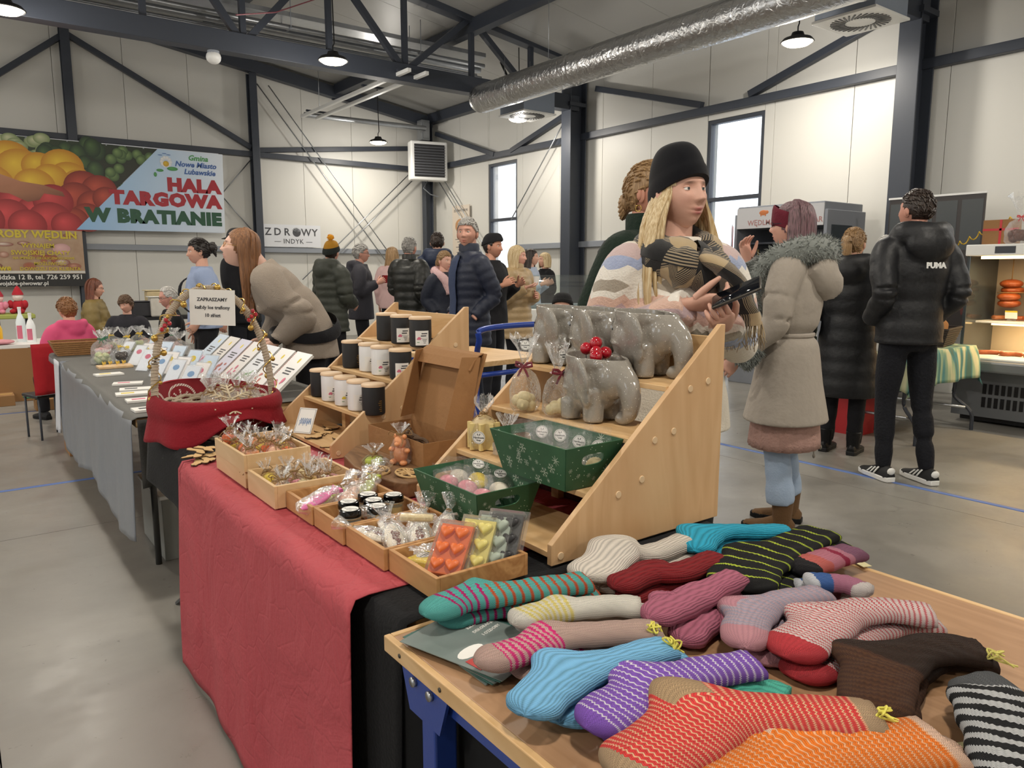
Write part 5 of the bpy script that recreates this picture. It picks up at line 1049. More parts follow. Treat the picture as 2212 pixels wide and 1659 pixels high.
# dusty pink mittens with thumbs
ROSE = knit('knit_rose', '#b0667c', rib=True, col=.006)
def mitten(o_, pxs, w, z, thumb, parent, inv):
 q = sock(MB(), [TP(x, y, z) for x, y in pxs], w, .016, 0, 1, .5, .8, cuff=True, toe=.16)
 sock(q, [TP(x, y, z + .005) for x, y in thumb], w * .42, .011, 0, 1, .5, 1, cuff=True, toe=.3, seg=16, n=8)
 o = q.build('knitted_mitten', ROSE, parent, ang=180); o.matrix_parent_inverse = inv
mp_ = thing('mitten_pair', 'dusty pink knitted mittens with thumbs beside the yellow pair', 'mittens', tuple(TP(1490, 1310, 0))); inv = Matrix.Translation(mp_.location).inverted()
mitten(0, [(1468, 1388), (1510, 1350), (1548, 1315), (1575, 1285)], .034, .02, [(1576, 1372), (1572, 1345), (1565, 1325)], mp_, inv)
mitten(0, [(1400, 1338), (1455, 1312), (1520, 1283), (1592, 1250)], .036, .05, [(1402, 1296), (1432, 1292), (1462, 1296)], mp_, inv)
# leaflets under the socks
M_leaf = pm('leaflet_green', '#2b4b43', .25, var=(6, .6, '#5f8f8a')); M_leafred = pm('leaflet_red', '#b23430', .3); M_paper = pm('white_paper', '#e8e6e1', .5)
for k in range(7):
 c_ = TP(1040, 1390, 0); a = .16 + .05 * (k - 3) + (.0 if k < 6 else 0); z = TZ + .0012 + .0016 * k
 o = MB().box((0, 0, 0), (.155, .215, .001)).build('leaflet', M_leaf if k % 3 else pm('leaflet_grey', '#8c9794', .25, var=(8, .7, '#33403c')), loc=(c_.x - .012 + .003 * (6 - k), c_.y - .005 + .004 * math.sin(k * 2), z), smooth=False); o.rotation_euler = (0, 0, a)
 tag(o, 'dark green leaflet with red ribbon, topmost of the stack under the turquoise socks' if k == 6 else 'printed leaflet in the stack under the topmost green one', 'leaflet', None if k == 6 else 'leaflets under the socks')
 if k == 6:
  MB().box((-.02, -.052, .0011), (.1, .036, .0006), rotz(-.16)).build('ribbon_print', M_leafred, o, smooth=False)
  MB().ell((-.035, -.012, .0008), (.03, .014, .0006), 16, 4).build('mitten_print', M_paper, o)
  text('ZDJĘCIE', .014, M_paper, o, Matrix.Translation((-.02, -.044, .0018)) @ Matrix.Rotation(-.16, 4, 'Z'), bold=.0003)
  text('Z MIKOŁAJEM', .014, M_paper, o, Matrix.Translation((-.022, -.061, .0018)) @ Matrix.Rotation(-.16, 4, 'Z'), bold=.0003)
  for j, tx in enumerate(('WARSZTATY', 'KIERMASZ', 'DEKORACJE', 'I OZDOBY')): text(tx, .010, M_paper, o, Matrix.Translation((.045, .06 - .018 * j, .0009)))
# price tags
for px, py, a, lab in ((1398, 1322, .4, 'small cream paper price tag at the yellow socks'), (1862, 1218, 1.2, 'small cream paper tag under the banded socks'), (2080, 1616, -.5, 'cream paper tag on string beside the orange socks')):
 c_ = TP(px, py, .004); tg = thing('price_tag', lab, 'tag', tuple(c_), a)
 MB().prism([(-.017, -.011), (.013, -.011), (.019, -.005), (.019, .005), (.013, .011), (-.017, .011)], 0, .0008).build('card', pm('cream_card', '#d9cf9f', .7), tg, smooth=False)
 MB().tube(cat_rom([(.015, 0, .001), (.03, .006, .006), (.045, -.004, .004)], 4), .0008, 5).build('string', pm('wine_string', '#6b2433', .8), tg)
# ================================================================ plywood racks
SH = [(.98, .765), (1.095, .872), (1.215, .982), (1.335, 1.092)]
M_cap = pm('birch_cap', '#dcc09a', .5)
def rack(lab, y0, y1):
 t = thing('display_rack', lab, 'rack', (1.25, (y0 + y1) / 2, TZ + .009)); inv = Matrix.Translation(t.location).inverted(); zb = TZ + .009
 def put(o): o.matrix_parent_inverse = inv; return o
 for y in (y0, y1 - .015):
  sp_ = put(MB().prism([(.975, zb), (1.53, zb), (1.53, 1.232), (1.515, 1.232), (.975, .785)], y, y + .015, lambda x, z, yy: (x, yy, z)).build('side_panel', M_plyv, t, smooth=False, bevel=.0015))
  for x, z in ((1.0, .757), (1.17, .862), (1.245, .885), (1.285, .972), (1.35, .985), (1.405, 1.082), (1.47, 1.095), (1.12, .757)):
   o = MB().cyl((x, y - .0022 if y == y0 else y + .0172, z), (x, y + .001 if y == y0 else y + .014, z), .0085, seg=14).build('screw_cap', M_cap, sp_, bevel=.0008); o.matrix_parent_inverse = Matrix.Identity(4)
 for (x, z), dp in zip(SH, (.2, .17, .17, .18)):
  put(MB().box((x + dp / 2, (y0 + y1) / 2, z - .0065), (dp, y1 - y0 - .03, .013)).build('shelf', M_ply, t, smooth=False, bevel=.0012))
 put(MB().box((1.523, (y0 + y1) / 2, 1.15), (.012, y1 - y0 - .03, .1)).build('back_rail', M_ply, t, smooth=False, bevel=.001))
 for z1, x in ((.859, 1.19), (.969, 1.31), (1.079, 1.43)): put(MB().box((x, y1 - .2, (zb + z1) / 2), (.02, .03, z1 - zb)).build('support_post', M_ply, t, smooth=False))
 return t
rack('stepped plywood rack holding the grey elephant pots', 1.16, 1.735); rack('stepped plywood rack holding the black and white candle jars', 2.305, 2.86)
# ================================================================ candle jars
M_lid = wood('pale_wood_lid', '#e3c7a6', '#d3b18c', 20, 0, .5, .5); M_jb = pm('matt_black_glass', '#1b1b1d', .55); M_jw = pm('milk_white_glass', '#e6e6e6', .3, coat=.3)
M_print = pm('print_dark', '#4a4a4e', .6); M_printg = pm('print_gold', '#a8813f', .4, .5); M_pink = pm('print_pink', '#cf6d86', .6); M_yel = pm('print_lemon', '#d8c13c', .6); M_grn = pm('print_green', '#6d9b6a', .6)
def candle(lab, p, col, label=True, deco=None, dark=False, turn=0):
 r, h = .0395, .098; t = thing('candle_jar', lab, 'candle', (p.x, p.y, p.z), 0)
 jm = M_jb if col == 'b' else M_jw
 MB().lathe([(0, .0005), (r - .006, .0005), (r - .001, .004), (r, .01), (r, h - .004), (r - .001, h)], seg=32).build('jar', jm, t)
 MB().lathe([(0, h + .011), (r - .002, h + .011), (r + .002, h + .008), (r + .002, h + .001), (r - .002, h), (0, h)], seg=32).build('lid', M_lid, t, ang=60)
 a0 = math.atan2(-p.y, -p.x) + turn
 if label:
  q = MB()
  q.grid(lambda u, v: V(((r + .0006) * math.cos(a0 + .62 - 1.24 * u), (r + .0006) * math.sin(a0 + .62 - 1.24 * u), .008 + .052 * v)), 12, 2); lb = q.build('paper_label', M_paper, t)
  def strip(u0, u1, z, hh, m_, nm='print_line'):
   MB().grid(lambda u, v: V(((r + .0011) * math.cos(a0 + .62 - 1.24 * lerp(u0, u1, u)), (r + .0011) * math.sin(a0 + .62 - 1.24 * lerp(u0, u1, u)), z + hh * v)), 6, 1).build(nm, m_, lb)
  for k, (u0, u1, z, hh) in enumerate(((.12, .55, .048, .004), (.2, .6, .040, .004), (.08, .6, .033, .0008), (.15, .5, .027, .0018), (.2, .45, .022, .0018), (.25, .42, .016, .0018))): strip(u0, u1, z, hh, M_print)
  if deco:
   q = MB()
   for k, (u, z, s_) in enumerate(((.72, .034, .006), (.8, .031, .0045), (.66, .031, .004))):
    a = a0 + .62 - 1.24 * u; c_ = V(((r + .0014) * math.cos(a), (r + .0014) * math.sin(a), z)); m_ = Matrix.Rotation(a + PI / 2, 3, 'Z') @ Matrix.Rotation(PI / 2, 3, 'X'); q.disc(c_, s_, m_, 10, ry=s_ * .7)
   q.build('fruit_print', deco, lb, fix=False); strip(.7, .88, .018, .0022, M_grn)
 else:
  for k in range(6):
   z = .05 - .007 * k; w_ = (.25, .34, .3, .2, .28, .22)[k]
   MB().grid(lambda u, v: V(((r + .0006) * math.cos(a0 + .75 - w_ * u), (r + .0006) * math.sin(a0 + .75 - w_ * u), z + .0022 * v)), 5, 1).build('gold_lettering', M_printg, t)
 return t
def shelfp(px, py, z, r=.0395): p = atz(px, py, z); d = V((p.x, p.y, 0)).normalized() * r * .8; return V((max(p.x, 0) + d.x, p.y + d.y, z + .0005))
CJ = [('black candle jar without paper label, topmost shelf beside the back rail', 836, 737, 1.092, 'b', 0, None), ('black candle jar with white label between two others on the top shelf', 868, 744, 1.092, 'b', 1, M_pink), ('black candle jar with pink fruit label at the cardboard lid on top shelf', 909, 751, 1.092, 'b', 1, M_pink),
      ('black candle jar with gold lettering at the far end of middle shelf', 762, 796, .982, 'b', 0, None), ('white candle jar with faint orange print beside the black one', 799, 804, .982, 'w', 1, None), ('white candle jar with pink fruit print on the middle shelf', 826, 812, .982, 'w', 1, M_pink), ('black candle jar with large white label on the middle shelf', 866, 821, .982, 'b', 1, M_pink),
      ('black candle jar with gold lettering at the far end of lowest candle shelf', 694, 858, .872, 'b', 0, None), ('white candle jar next to the far black one, lowest candle shelf', 718, 868, .872, 'w', 1, M_pink), ('white candle jar with lemon print on its label', 747, 878, .872, 'w', 1, M_yel), ('white candle jar with plain label next to the near black one', 776, 889, .872, 'w', 1, None), ('black candle jar at the near end of the lowest candle shelf', 808, 899, .872, 'b', 0, None)]
for lab, px, py, z, c_, l_, dc in CJ: candle(lab, shelfp(px, py, z), c_, bool(l_), dc, turn=.15 if l_ else 0)
# ================================================================ elephant pots
m, nt, b = newmat('speckled_grey_glaze'); b.inputs['Roughness'].default_value = .12; b.inputs['Coat Weight'].default_value = .6
tc = N(nt, 'ShaderNodeTexCoord'); vo = N(nt, 'ShaderNodeTexVoronoi', {'Vector': tc.outputs['Object'], 'Scale': 130})
n1 = N(nt, 'ShaderNodeTexNoise', {'Vector': tc.outputs['Object'], 'Scale': 400})
c1 = mixc(nt, n1.outputs[0], hx('#8c877f'), hx('#a39e95')); bp = N(nt, 'ShaderNodeBump', {'Strength': .12, 'Distance': .01, 'Height': N(nt, 'ShaderNodeTexNoise', {'Vector': tc.outputs['Object'], 'Scale': 45}).outputs[0]}); nt.links.new(bp.outputs[0], b.inputs['Normal']); nt.links.new(bp.outputs[0], b.inputs['Coat Normal'])
nt.links.new(mixc(nt, math_(nt, 'LESS_THAN', vo.outputs[0], .14), c1, hx('#d6d2ca')), b.inputs['Base Color']); M_ele = m
def elephant_mesh():
 q = MB(); q.ell((-.012, 0, .1), (.084, .07, .085), 28, 20)
 q.ell((.05, 0, .118), (.055, .056, .062), 24, 18)
 q.lathe([(.05, .09), (.066, .12), (.074, .15), (.076, .185), (.0, .186)], (-.008, 0, 0), 28, caps=True)
 q.ell((.03, 0, .15), (.06, .06, .03), 24, 10)
 for x in (-.055, .022):
  for y in (-.036, .036): q.tube([(x, y, .002), (x, y, .02), (x, y * 1.0, .05), (x * .9, y * .9, .08)], [.026, .027, .028, .036], 18)
 q.tube(cat_rom([(.075, 0, .125), (.102, 0, .098), (.112, 0, .06), (.108, 0, .028), (.09, 0, .014), (.074, 0, .02)], 6), [.036 - .02 * min(1, i / 22) for i in range(31)], 16)
 for sy in (-1, 1):
  M3 = Matrix.Rotation(sy * .42, 3, 'Z') @ Matrix.Rotation(sy * -.15, 3, 'X')
  q.ell((.008, sy * .071, .112), (.045, .01, .055), 18, 14, M3); q.ell((.02, sy * .067, .07), (.028, .009, .03), 14, 10, M3)
 q.tube(cat_rom([(-.085, 0, .12), (-.098, 0, .1), (-.096, .004, .07)], 5), [.008] * 11, 8)
 me = remesh(q, .0042, 3, 'pot')
 bm = bmesh.new(); bm.from_mesh(me); bmesh.ops.bisect_plane(bm, geom=bm.verts[:] + bm.edges[:] + bm.faces[:], plane_co=(0, 0, .166), plane_no=(.06, 0, 1), clear_outer=True)
 bm.to_mesh(me); bm.free(); me.polygons.foreach_set('use_smooth', [True] * len(me.polygons)); me.materials.append(M_ele); return me
EM = elephant_mesh()
def elephant(lab, p, rz):
 t = thing('elephant_pot', lab, 'flower pot', p, rz); o = bpy.data.objects.new('pot', EM); COL.objects.link(o); o.parent = t
 so = o.modifiers.new('wall', 'SOLIDIFY'); so.thickness = .006; so.offset = -1
 for sy in (-1, 1):
  MB().ell((.075, sy * .043, .125), (.0035, .003, .0045), 8, 6).build('eye', M_black, t)
  for x, z in ((-.03, .145), (-.068, .12), (-.078, .09), (-.03, .075), (-.062, .07)):
   yy = .068 * math.sqrt(max(.05, 1 - ((x + .012) / .08) ** 2 - ((z - .108) / .085) ** 2)) + .0012; MB().ell((x, sy * yy, z), (.0032, .0022, .0032), 8, 6).build('glaze_hole', M_black, t)
 return t
E0 = elephant('glossy grey elephant pot on the top shelf nearest the plywood end panel', (1.432, 1.335, 1.093), -PI / 2 + .18)
again_ = lambda lab, p, rz: again(E0, p, rz, lab)
again_('glossy grey elephant pot in the middle of the top shelf', (1.432, 1.502, 1.093), -PI / 2 + .12); again_('glossy grey elephant pot at the far end of the top shelf', (1.43, 1.655, 1.093), -PI / 2 + .2)
again_('glossy grey elephant pot filled with red berries on the third shelf', (1.31, 1.385, .983), -PI / 2 + .1)
M_berry = pm('red_lacquer', '#b01526', .12, coat=1)
for k, (x, y, z) in enumerate(((1.30, 1.415, 1.165), (1.30, 1.378, 1.158), (1.315, 1.395, 1.180), (1.285, 1.362, 1.150), (1.325, 1.37, 1.156), (1.335, 1.40, 1.150))):
 t = thing('berry_pick', 'shiny red decorative berry in the elephant pot', 'berry', (x, y, z), group='red berries in the elephant pot'); MB().ell((0, 0, 0), .0165, 16, 12).build('berry', M_berry, t); MB().tube([(0, 0, -.016), (.003, 0, -.045), (.0, .002, -.085)], .001, 5).build('stem', M_steel, t)
# ================================================================ cellophane bags
M_film = film('cellophane', refl=.2, rough=.06, bump=(70, .8)); M_film2 = film('soft_cellophane', refl=.06, rough=.1, bump=(60, .45)); M_twine = pm('jute_twine', '#9a7a50', .9, bump=(400, .6))
M_satin = pm('red_satin', '#c01a22', .3, sheen=.3); M_wine = pm('wine_satin', '#701425', .3, sheen=.3)
def bagmesh(w, d, h, neck, top, seed=1, crump=.12, flare=.8, nr=14, seg=26):
 rr = random.Random(seed); q = MB(); rs = []; ph = [rr.uniform(0, 6) for _ in range(4)]
 for i in range(nr + 1):
  u = i / nr
  if u <= .62: z = neck * u / .62; k = interp(u / .62, [(0, .72), (.06, .95), (.5, 1.0), (.8, .72), (.94, .28), (1, .1)])
  else: v = (u - .62) / .38; z = neck + (top - neck) * v; k = interp(v, [(0, .1), (.3, .3), (.7, .62), (1, flare)])
  row = []
  for j in range(seg):
   a = 2 * PI * j / seg; c_ = 1 + crump * (math.sin(a * 5 + ph[0] + u * 3) * .5 + math.sin(a * 9 + ph[1] - u * 5) * .35 + rr.uniform(-.35, .35)) * (1 if u < .62 else 2.4)
   zz = z + (rr.uniform(-.16, .1) * (top - neck) if i == nr else 0)
   row.append(V((w * k * c_ * math.cos(a), d * k * c_ * math.sin(a), max(.0008, zz))))
  rs.append(row)
 return q.rings(rs, caps=False)
def bow(q, c, s, nrm=(-1, -.3, 0)):
 n_ = V(nrm).normalized(); sd = n_.cross(V((0, 0, 1))).normalized(); up = V((0, 0, 1))
 for sg in (-1, 1):
  q.tube([c + sd * sg * s * x + up * s * z + n_ * s * .25 * y for x, z, y in ((0, 0, .4), (.5, .42, .8), (1.05, .5, .3), (1.1, .1, .2), (.55, -.02, .9), (0, 0, .5))], s * .17, 6, flat=.35, upv=n_)
  q.tube([c + sd * sg * s * x + up * s * z + n_ * s * .3 for x, z in ((0, 0), (.35, -.5), (.7, -1.25))], [s * .1, s * .16, s * .14], 6, flat=.3, upv=n_)
 q.ell(c + n_ * s * .2, s * .2, 8, 6); return q
def sticker(parent, c, nrm, r, ru=None):
 z = V(nrm).normalized(); x = V((0, 0, 1)).cross(z)
 if x.length < .1: x = V((1, 0, 0))
 x.normalize(); M4 = frame_m(c, x, z.cross(x)); o = MB().cyl((0, 0, -.0003), (0, 0, .0003), r, seg=24).build('round_sticker', M_paper, parent); o.matrix_local = M4
 MB().tube([(r * .88 * math.cos(a), r * .88 * math.sin(a), .0004) for a in [2 * PI * k / 28 for k in range(28)]], r * .025, 4, loop=True).build('sticker_ring', M_print, o)
 text('Handmade', r * .38, M_black, o, Matrix.Translation((0, -.02 * r, .0005)), bold=r * .006, ext=.0002); text('Soap', r * .36, M_black, o, Matrix.Translation((0, -.42 * r, .0005)), bold=r * .006, ext=.0002)
 q = MB()
 for sx in (-1, 1): q.ell((sx * r * .16, r * .45, .0005), (r * .06, r * .2, .0003), 8, 4, rotz(sx * -.4))
 q.build('leaf_emblem', M_black, o)
def bag(lab, p, rz, w, d, h, neck, soap, soapm, tie='twine', seed=1, film_=None, flare=.8, name='soap_bag', cat='soap', rot=None, stick=None, group=None):
 t = thing(name, lab, cat, p, rz, group, rot)
 if soap:
  q = soap if isinstance(soap, MB) else soap(); q.build('soap', soapm, t, ang=50)
 bagmesh(w, d, h, neck, h, seed, flare=flare).build('film', film_ or M_film, t, fix=False)
 if tie == 'twine':
  q = MB()
  for k in (0, 1): q.tube([(.011 * math.cos(a), .011 * math.sin(a), neck + .003 * k) for a in [2 * PI * j / 10 for j in range(10)]], .0016, 5, loop=True)
  for sg in (-1, 1): q.tube(cat_rom([(0, sg * .01, neck), (sg * .018, sg * .02, neck + .012), (sg * .03, sg * .018, neck - .002), (sg * .012, sg * .012, neck - .002)], 4), .0013, 5); q.tube(cat_rom([(0, sg * .01, neck), (-sg * .02, sg * .016, neck - .012), (-sg * .024, sg * .03, neck - .03)], 4), .0013, 5)
  q.build('twine', M_twine, t)
 elif tie:
  q = MB(); q.tube([(.015 * math.cos(a), .015 * math.sin(a), neck) for a in [2 * PI * j / 12 for j in range(12)]], .006, 6, loop=True, flat=.5)
  bow(q, V((-.012, -.008, neck)), .03 if tie is M_satin else .022); q.build('ribbon_bow', tie, t)
 if stick: sticker(t, *stick)
 return t
M_cream = pm('cream_soap', '#e3d2a4', .45, bump=(30, .3), var=(9, .4, '#d8c28c')); M_yelsoap = pm('butter_soap', '#e0c987', .45); M_orange = pm('orange_wax', '#e0713a', .35, spec=.6); M_orange2 = pm('apricot_soap', '#e39a68', .4); M_lime = pm('lime_soap', '#b9c94a', .4); M_pinks = pm('pink_soap', '#e49aa6', .4); M_hotp = pm('bright_pink_soap', '#dd6fa8', .4); M_lemon = pm('lemon_soap', '#e0c443', .4); M_ivory = pm('ivory_soap', '#e8e0cf', .45); M_peach = pm('peach_soap', '#e7b596', .4)
def lump(r, seed=0, n=9):
 rr = random.Random(seed); q = MB()
 for k in range(n): q.ell((rr.uniform(-.6, .6) * r, rr.uniform(-.6, .6) * r, r * .5 + rr.uniform(0, .7) * r), r * rr.uniform(.35, .55), 10, 7)
 return q
def teddy():
 q = MB(); q.ell((0, 0, .03), (.024, .018, .028)); q.ell((0, -.002, .068), (.02, .018, .02))
 for sx in (-1, 1): q.ell((sx * .015, 0, .085), .008, 8, 6); q.ell((sx * .026, -.006, .045), (.012, .01, .008), 8, 6); q.ell((sx * .018, -.012, .008), (.012, .014, .009), 8, 6)
 q.ell((0, -.018, .064), (.009, .008, .007), 8, 6); return q
def daisy(r=.02, h=.03):
 q = MB(); pts = [(r * (1 + .22 * math.cos(8 * a)) * math.cos(a), r * (1 + .22 * math.cos(8 * a)) * math.sin(a)) for a in [2 * PI * k / 48 for k in range(48)]]; q.prism(pts, .002, h); return q
def scallop(): # fluted pillar soap
 return daisy(.038, .075)
bag('tall cellophane bag with red satin bow standing beside the cardboard box', tuple(atz(1000, 952, .786)), .4, .062, .05, .29, .165, lump(.03, 3), M_pinks, M_satin, 4, flare=1.1)
bag('cellophane bag of cream soap with wine bow at the far end of shelf', tuple(atz(1133, 888, .983)), .2, .045, .04, .21, .125, lump(.034, 5), M_cream, M_wine, 6, flare=.9, stick=(V((-.03, -.028, .185)), (-.7, -.6, .1), .013))
bag('cellophane bag of cream soap with wine bow beside the berry elephant', tuple(atz(1203, 898, .983)), 1.0, .042, .04, .2, .115, lump(.032, 8), M_cream, M_wine, 7, flare=.8, stick=(V((-.02, -.012, .165)), (-.7, -.6, .1), .015))
bag('fluted butter yellow soap in clear wrap with handmade sticker', tuple(atz(1045, 968, .873)), .0, .045, .045, .15, .098, scallop(), M_yelsoap, 'twine', 9, flare=.55, stick=(V((-.036, -.028, .04)), (-.78, -.6, .0), .018))
bag('small wrapped ivory soap with handmade sticker behind the green tray', tuple(atz(1096, 985, .873)), .5, .04, .038, .115, .07, lump(.026, 12), M_ivory, 'twine', 10, flare=.75, stick=(V((-.033, -.028, .025)), (-.75, -.62, 0), .019))
# ================================================================ green snowflake trays
m, nt, b = newmat('green_snowflake_card'); b.inputs['Roughness'].default_value = .55
tc = N(nt, 'ShaderNodeTexCoord'); n1 = N(nt, 'ShaderNodeTexNoise', {'Vector': tc.outputs['Object'], 'Scale': 14, 'Detail': 3})
nt.links.new(mixc(nt, n1.outputs[0], hx('#1f4a31'), hx('#386746')), b.inputs['Base Color']); M_tray = m
M_flake = pm('snowflake_print', '#c9d6c4', .6)
def flake(q, c, M3, r, kind):
 for k in range(6 if kind else 8):
  a = 2 * PI * k / (6 if kind else 8); d_ = V((math.cos(a), math.sin(a), 0)); p_ = V((-d_.y, d_.x, 0)); w_ = r * .06
  q.poly([c + M3 @ (d_ * r * .1 - p_ * w_), c + M3 @ (d_ * r - p_ * w_ * .5), c + M3 @ (d_ * r + p_ * w_ * .5), c + M3 @ (d_ * r * .1 + p_ * w_)])
  if kind:
   for sg in (-1, 1): q.poly([c + M3 @ (d_ * r * .55), c + M3 @ (d_ * r * .65), c + M3 @ (d_ * r * .85 + p_ * sg * r * .26), c + M3 @ (d_ * r * .78 + p_ * sg * r * .28)])
def tray(lab, p, L, Wd, hh, rz, seed):
 """tapered card tray: long side along local y"""
 t = thing('gift_tray', lab, 'tray', p, rz); rr = random.Random(seed); fl_ = .022; th = .0025
 B = [V((sx * (Wd / 2 - fl_), sy * (L / 2 - fl_ * 1.2), .001)) for sx, sy in ((-1, -1), (1, -1), (1, 1), (-1, 1))]; Tt = [V((sx * Wd / 2, sy * L / 2, hh)) for sx, sy in ((-1, -1), (1, -1), (1, 1), (-1, 1))]
 MB().poly(B).build('base', M_tray, t, solid=th, fix=False)
 for k in range(4):
  a, b_, c_, d_ = B[k], B[(k + 1) % 4], Tt[(k + 1) % 4], Tt[k]; q = MB(); X = (b_ - a).normalized(); Yv = ((d_ + c_) / 2 - (a + b_) / 2).normalized(); Zn = X.cross(Yv); M3 = Matrix((X, Yv, Zn)).transposed()
  f2 = lambda u, v: lerp(lerp(a, b_, u), lerp(d_, c_, u), v)
  if k in (0, 2):   # end with a handle slot
   hole = [(.5 + .21 * math.copysign(abs(math.cos(t_)) ** .55, math.cos(t_)), .66 + .13 * math.copysign(abs(math.sin(t_)) ** .8, math.sin(t_))) for t_ in [2 * PI * (j + .5) / 20 for j in range(20)]]
   outer = []
   for j in range(20):
    t_ = 2 * PI * (j + .5) / 20; x, y = math.cos(t_), math.sin(t_); s_ = max(abs(x), abs(y)); outer.append((.5 + .5 * x / s_, .5 + .5 * y / s_))
   hi = [q.p(f2(*h_)) for h_ in hole]; oi = [q.p(f2(*o_)) for o_ in outer]
   for j in range(20): q.face(hi[j], hi[(j + 1) % 20], oi[(j + 1) % 20], oi[j])
  else: q.grid(lambda u, v: f2(u, v), 4, 2)
  wo = q.build('side', M_tray, t, solid=th, fix=False, smooth=False)
  q = MB()
  for j in range(16 if k in (1, 3) else 9):
   u, v = rr.uniform(.06, .94), rr.uniform(.08, .92)
   if k in (0, 2) and abs(u - .5) < .3 and abs(v - .66) < .28: continue
   for sg in (1, -1): flake(q, f2(u, v) - Zn * (th / 2 + .0006) * sg, M3, rr.choice((.006, .009, .013)), rr.random() < .6)
  for j in range(30): 
   u, v = rr.uniform(.03, .97), rr.uniform(.03, .97)
   if k in (0, 2) and abs(u - .5) < .26 and abs(v - .66) < .2: continue
   q.disc(f2(u, v) + Zn * (th / 2 + .0006), .0012, M3, 6)
  q.build('snowflake_print', M_flake, wo, fix=False)['kind'] = 'stuff'
 return t
t1 = ((1.0, 1.485, .7665), .285, .185, .098); t2 = ((1.128, 1.335, .8735), .285, .175, .105)
tray('green snowflake gift tray on the lowest shelf full of pink soaps', *t1, .0, 3); tray('green snowflake gift tray on the second shelf full of cream soaps', *t2, .0, 5)
def flatbag(lab, p, rot, w, h, th, soapq, soapm, st, grp=None, film_=None):
 t = thing('soap_pouch', lab, 'soap', p, group=grp, rot=rot)
 if soapq: soapq.build('soap', soapm, t, ang=50)
 q = MB(); rr = random.Random(int(w * 9999) + len(lab)); n = 8
 for sg in (-1, 1): q.grid(lambda u, v: V(((u - .5) * w * (1 - .03 * math.sin(v * 9)), sg * th * math.sin(PI * min(1, u * 1.0)) ** .5 * max(0, math.sin(PI * min(1, v * 1.25))) ** .6 + .002 * math.sin(u * 11 + v * 7), h * v)), n, 10)
 q.build('film', film_ or M_film, t, fix=False)
 if st: sticker(t, V((rr.uniform(-.2, .2) * w, -th - .002, h * st)), (0, -1, 0), .0155)
 return t
def pillow(a, b_, c_): q = MB(); q.ell((0, 0, c_), (a, b_, c_), 16, 10); return q
SP = 'sealed pouch of cream soap upright in the green tray'
for k, (dx, dy, rz, rx) in enumerate(((-.035, -.10, -.7, -.25), (.035, -.105, -.9, -.1), (-.03, -.045, -.5, -.3), (.03, -.04, -1.0, -.15), (-.035, .01, -.8, -.2), (.03, .03, -.4, -.3), (-.03, .065, -.7, -.35), (.02, .095, -.6, -.3))):
 flatbag(SP.replace('cream', ('ivory', 'cream', 'lemon')[k % 3 if k != 2 else 0]), (t2[0][0] + dx, t2[0][1] + dy, t2[0][2] + .014), (rx, .15 * math.sin(k * 3), rz), .068, .12, .012, pillow(.024, .01, .024), (M_ivory, M_cream, M_lemon)[k % 3 if k != 2 else 0], .62 if k % 2 else .35, 'cream soap pouches in the green tray')
for k, (dx, dy, rz, rx, m_) in enumerate(((-.03, -.09, -.3, -1.05, M_pinks), (.03, -.06, -.6, -1.1, M_ivory), (-.02, -.01, -.2, -1.0, M_pinks), (.03, .03, -.5, -.95, M_lemon), (-.03, .07, -.4, -1.1, M_pinks), (.02, .09, -.2, -1.0, M_ivory))):
 flatbag('sealed pouch of ' + m_.name.split('_')[0] + ' soap lying in the lower green tray', (t1[0][0] + dx, t1[0][1] + dy, t1[0][2] + .05), (rx, .1, rz), .075, .1, .012, pillow(.026, .012, .026), m_, .7 if k in (1, 3) else None, 'pink soap pouches in the green tray')
# brown gift boxes stored under the rack
for k, (y, w_) in enumerate(((1.30, .26), (1.57, .27))):
 t = thing('gift_box', ('red brown gift box under the rack beside the end panel', 'red brown gift box under the rack, far one')[k], 'box', (1.42, y, TZ + .009)); M_bx = pm('red_brown_card', '#4a2018', .5, bump=(40, .4), var=(18, .6, '#2f120d'))
 MB().box((0, 0, .045), (.2, w_ - .02, .09)).build('body', M_bx, t, smooth=False, bevel=.003); MB().box((0, 0, .094), (.204, w_ - .014, .02)).build('lid', M_bx, t, smooth=False, bevel=.003)
# ================================================================ crates along the front
M_pine = wood('pine_crate', '#c99b66', '#9c6b3c', 7, 1, .55, 1.5); M_pale = wood('pale_poplar_crate', '#dfc096', '#cda97a', 6, 1, .55, 1.0)
def crate(lab, x0, x1, y0, y1, z, h, mat):
 t = thing('wooden_crate', lab, 'crate', ((x0 + x1) / 2, (y0 + y1) / 2, z)); a, b_ = (x1 - x0), (y1 - y0); w_ = .009
 MB().box((0, 0, .004), (a - .004, b_ - .004, .006)).build('bottom', mat, t, smooth=False)
 for sx in (-1, 1): MB().box((sx * (a / 2 - w_ / 2), 0, h / 2 + .0005), (w_, b_, h)).build('side_board', mat, t, smooth=False, bevel=.0012)
 for sy in (-1, 1): MB().box((0, sy * (b_ / 2 - w_ / 2), h / 2 + .0005), (a - 2 * w_, w_, h - .0005)).build('end_board', mat, t, smooth=False, bevel=.0012)
 return t
ZC = TZ + .011
crate('pine crate of orange heart wax melts at the red cloth end', .686, .905, 1.152, 1.343, ZC, .047, M_pine); crate('pine crate of white soaps with dried fruit', .676, .9, 1.346, 1.533, ZC, .047, M_pine)
crate('pine crate holding small black lidded jars', .67, .895, 1.536, 1.705, ZC, .047, M_pine); crate('pine crate with lime fish soap between jars and pale crate', .666, .893, 1.708, 1.883, ZC, .047, M_pine)
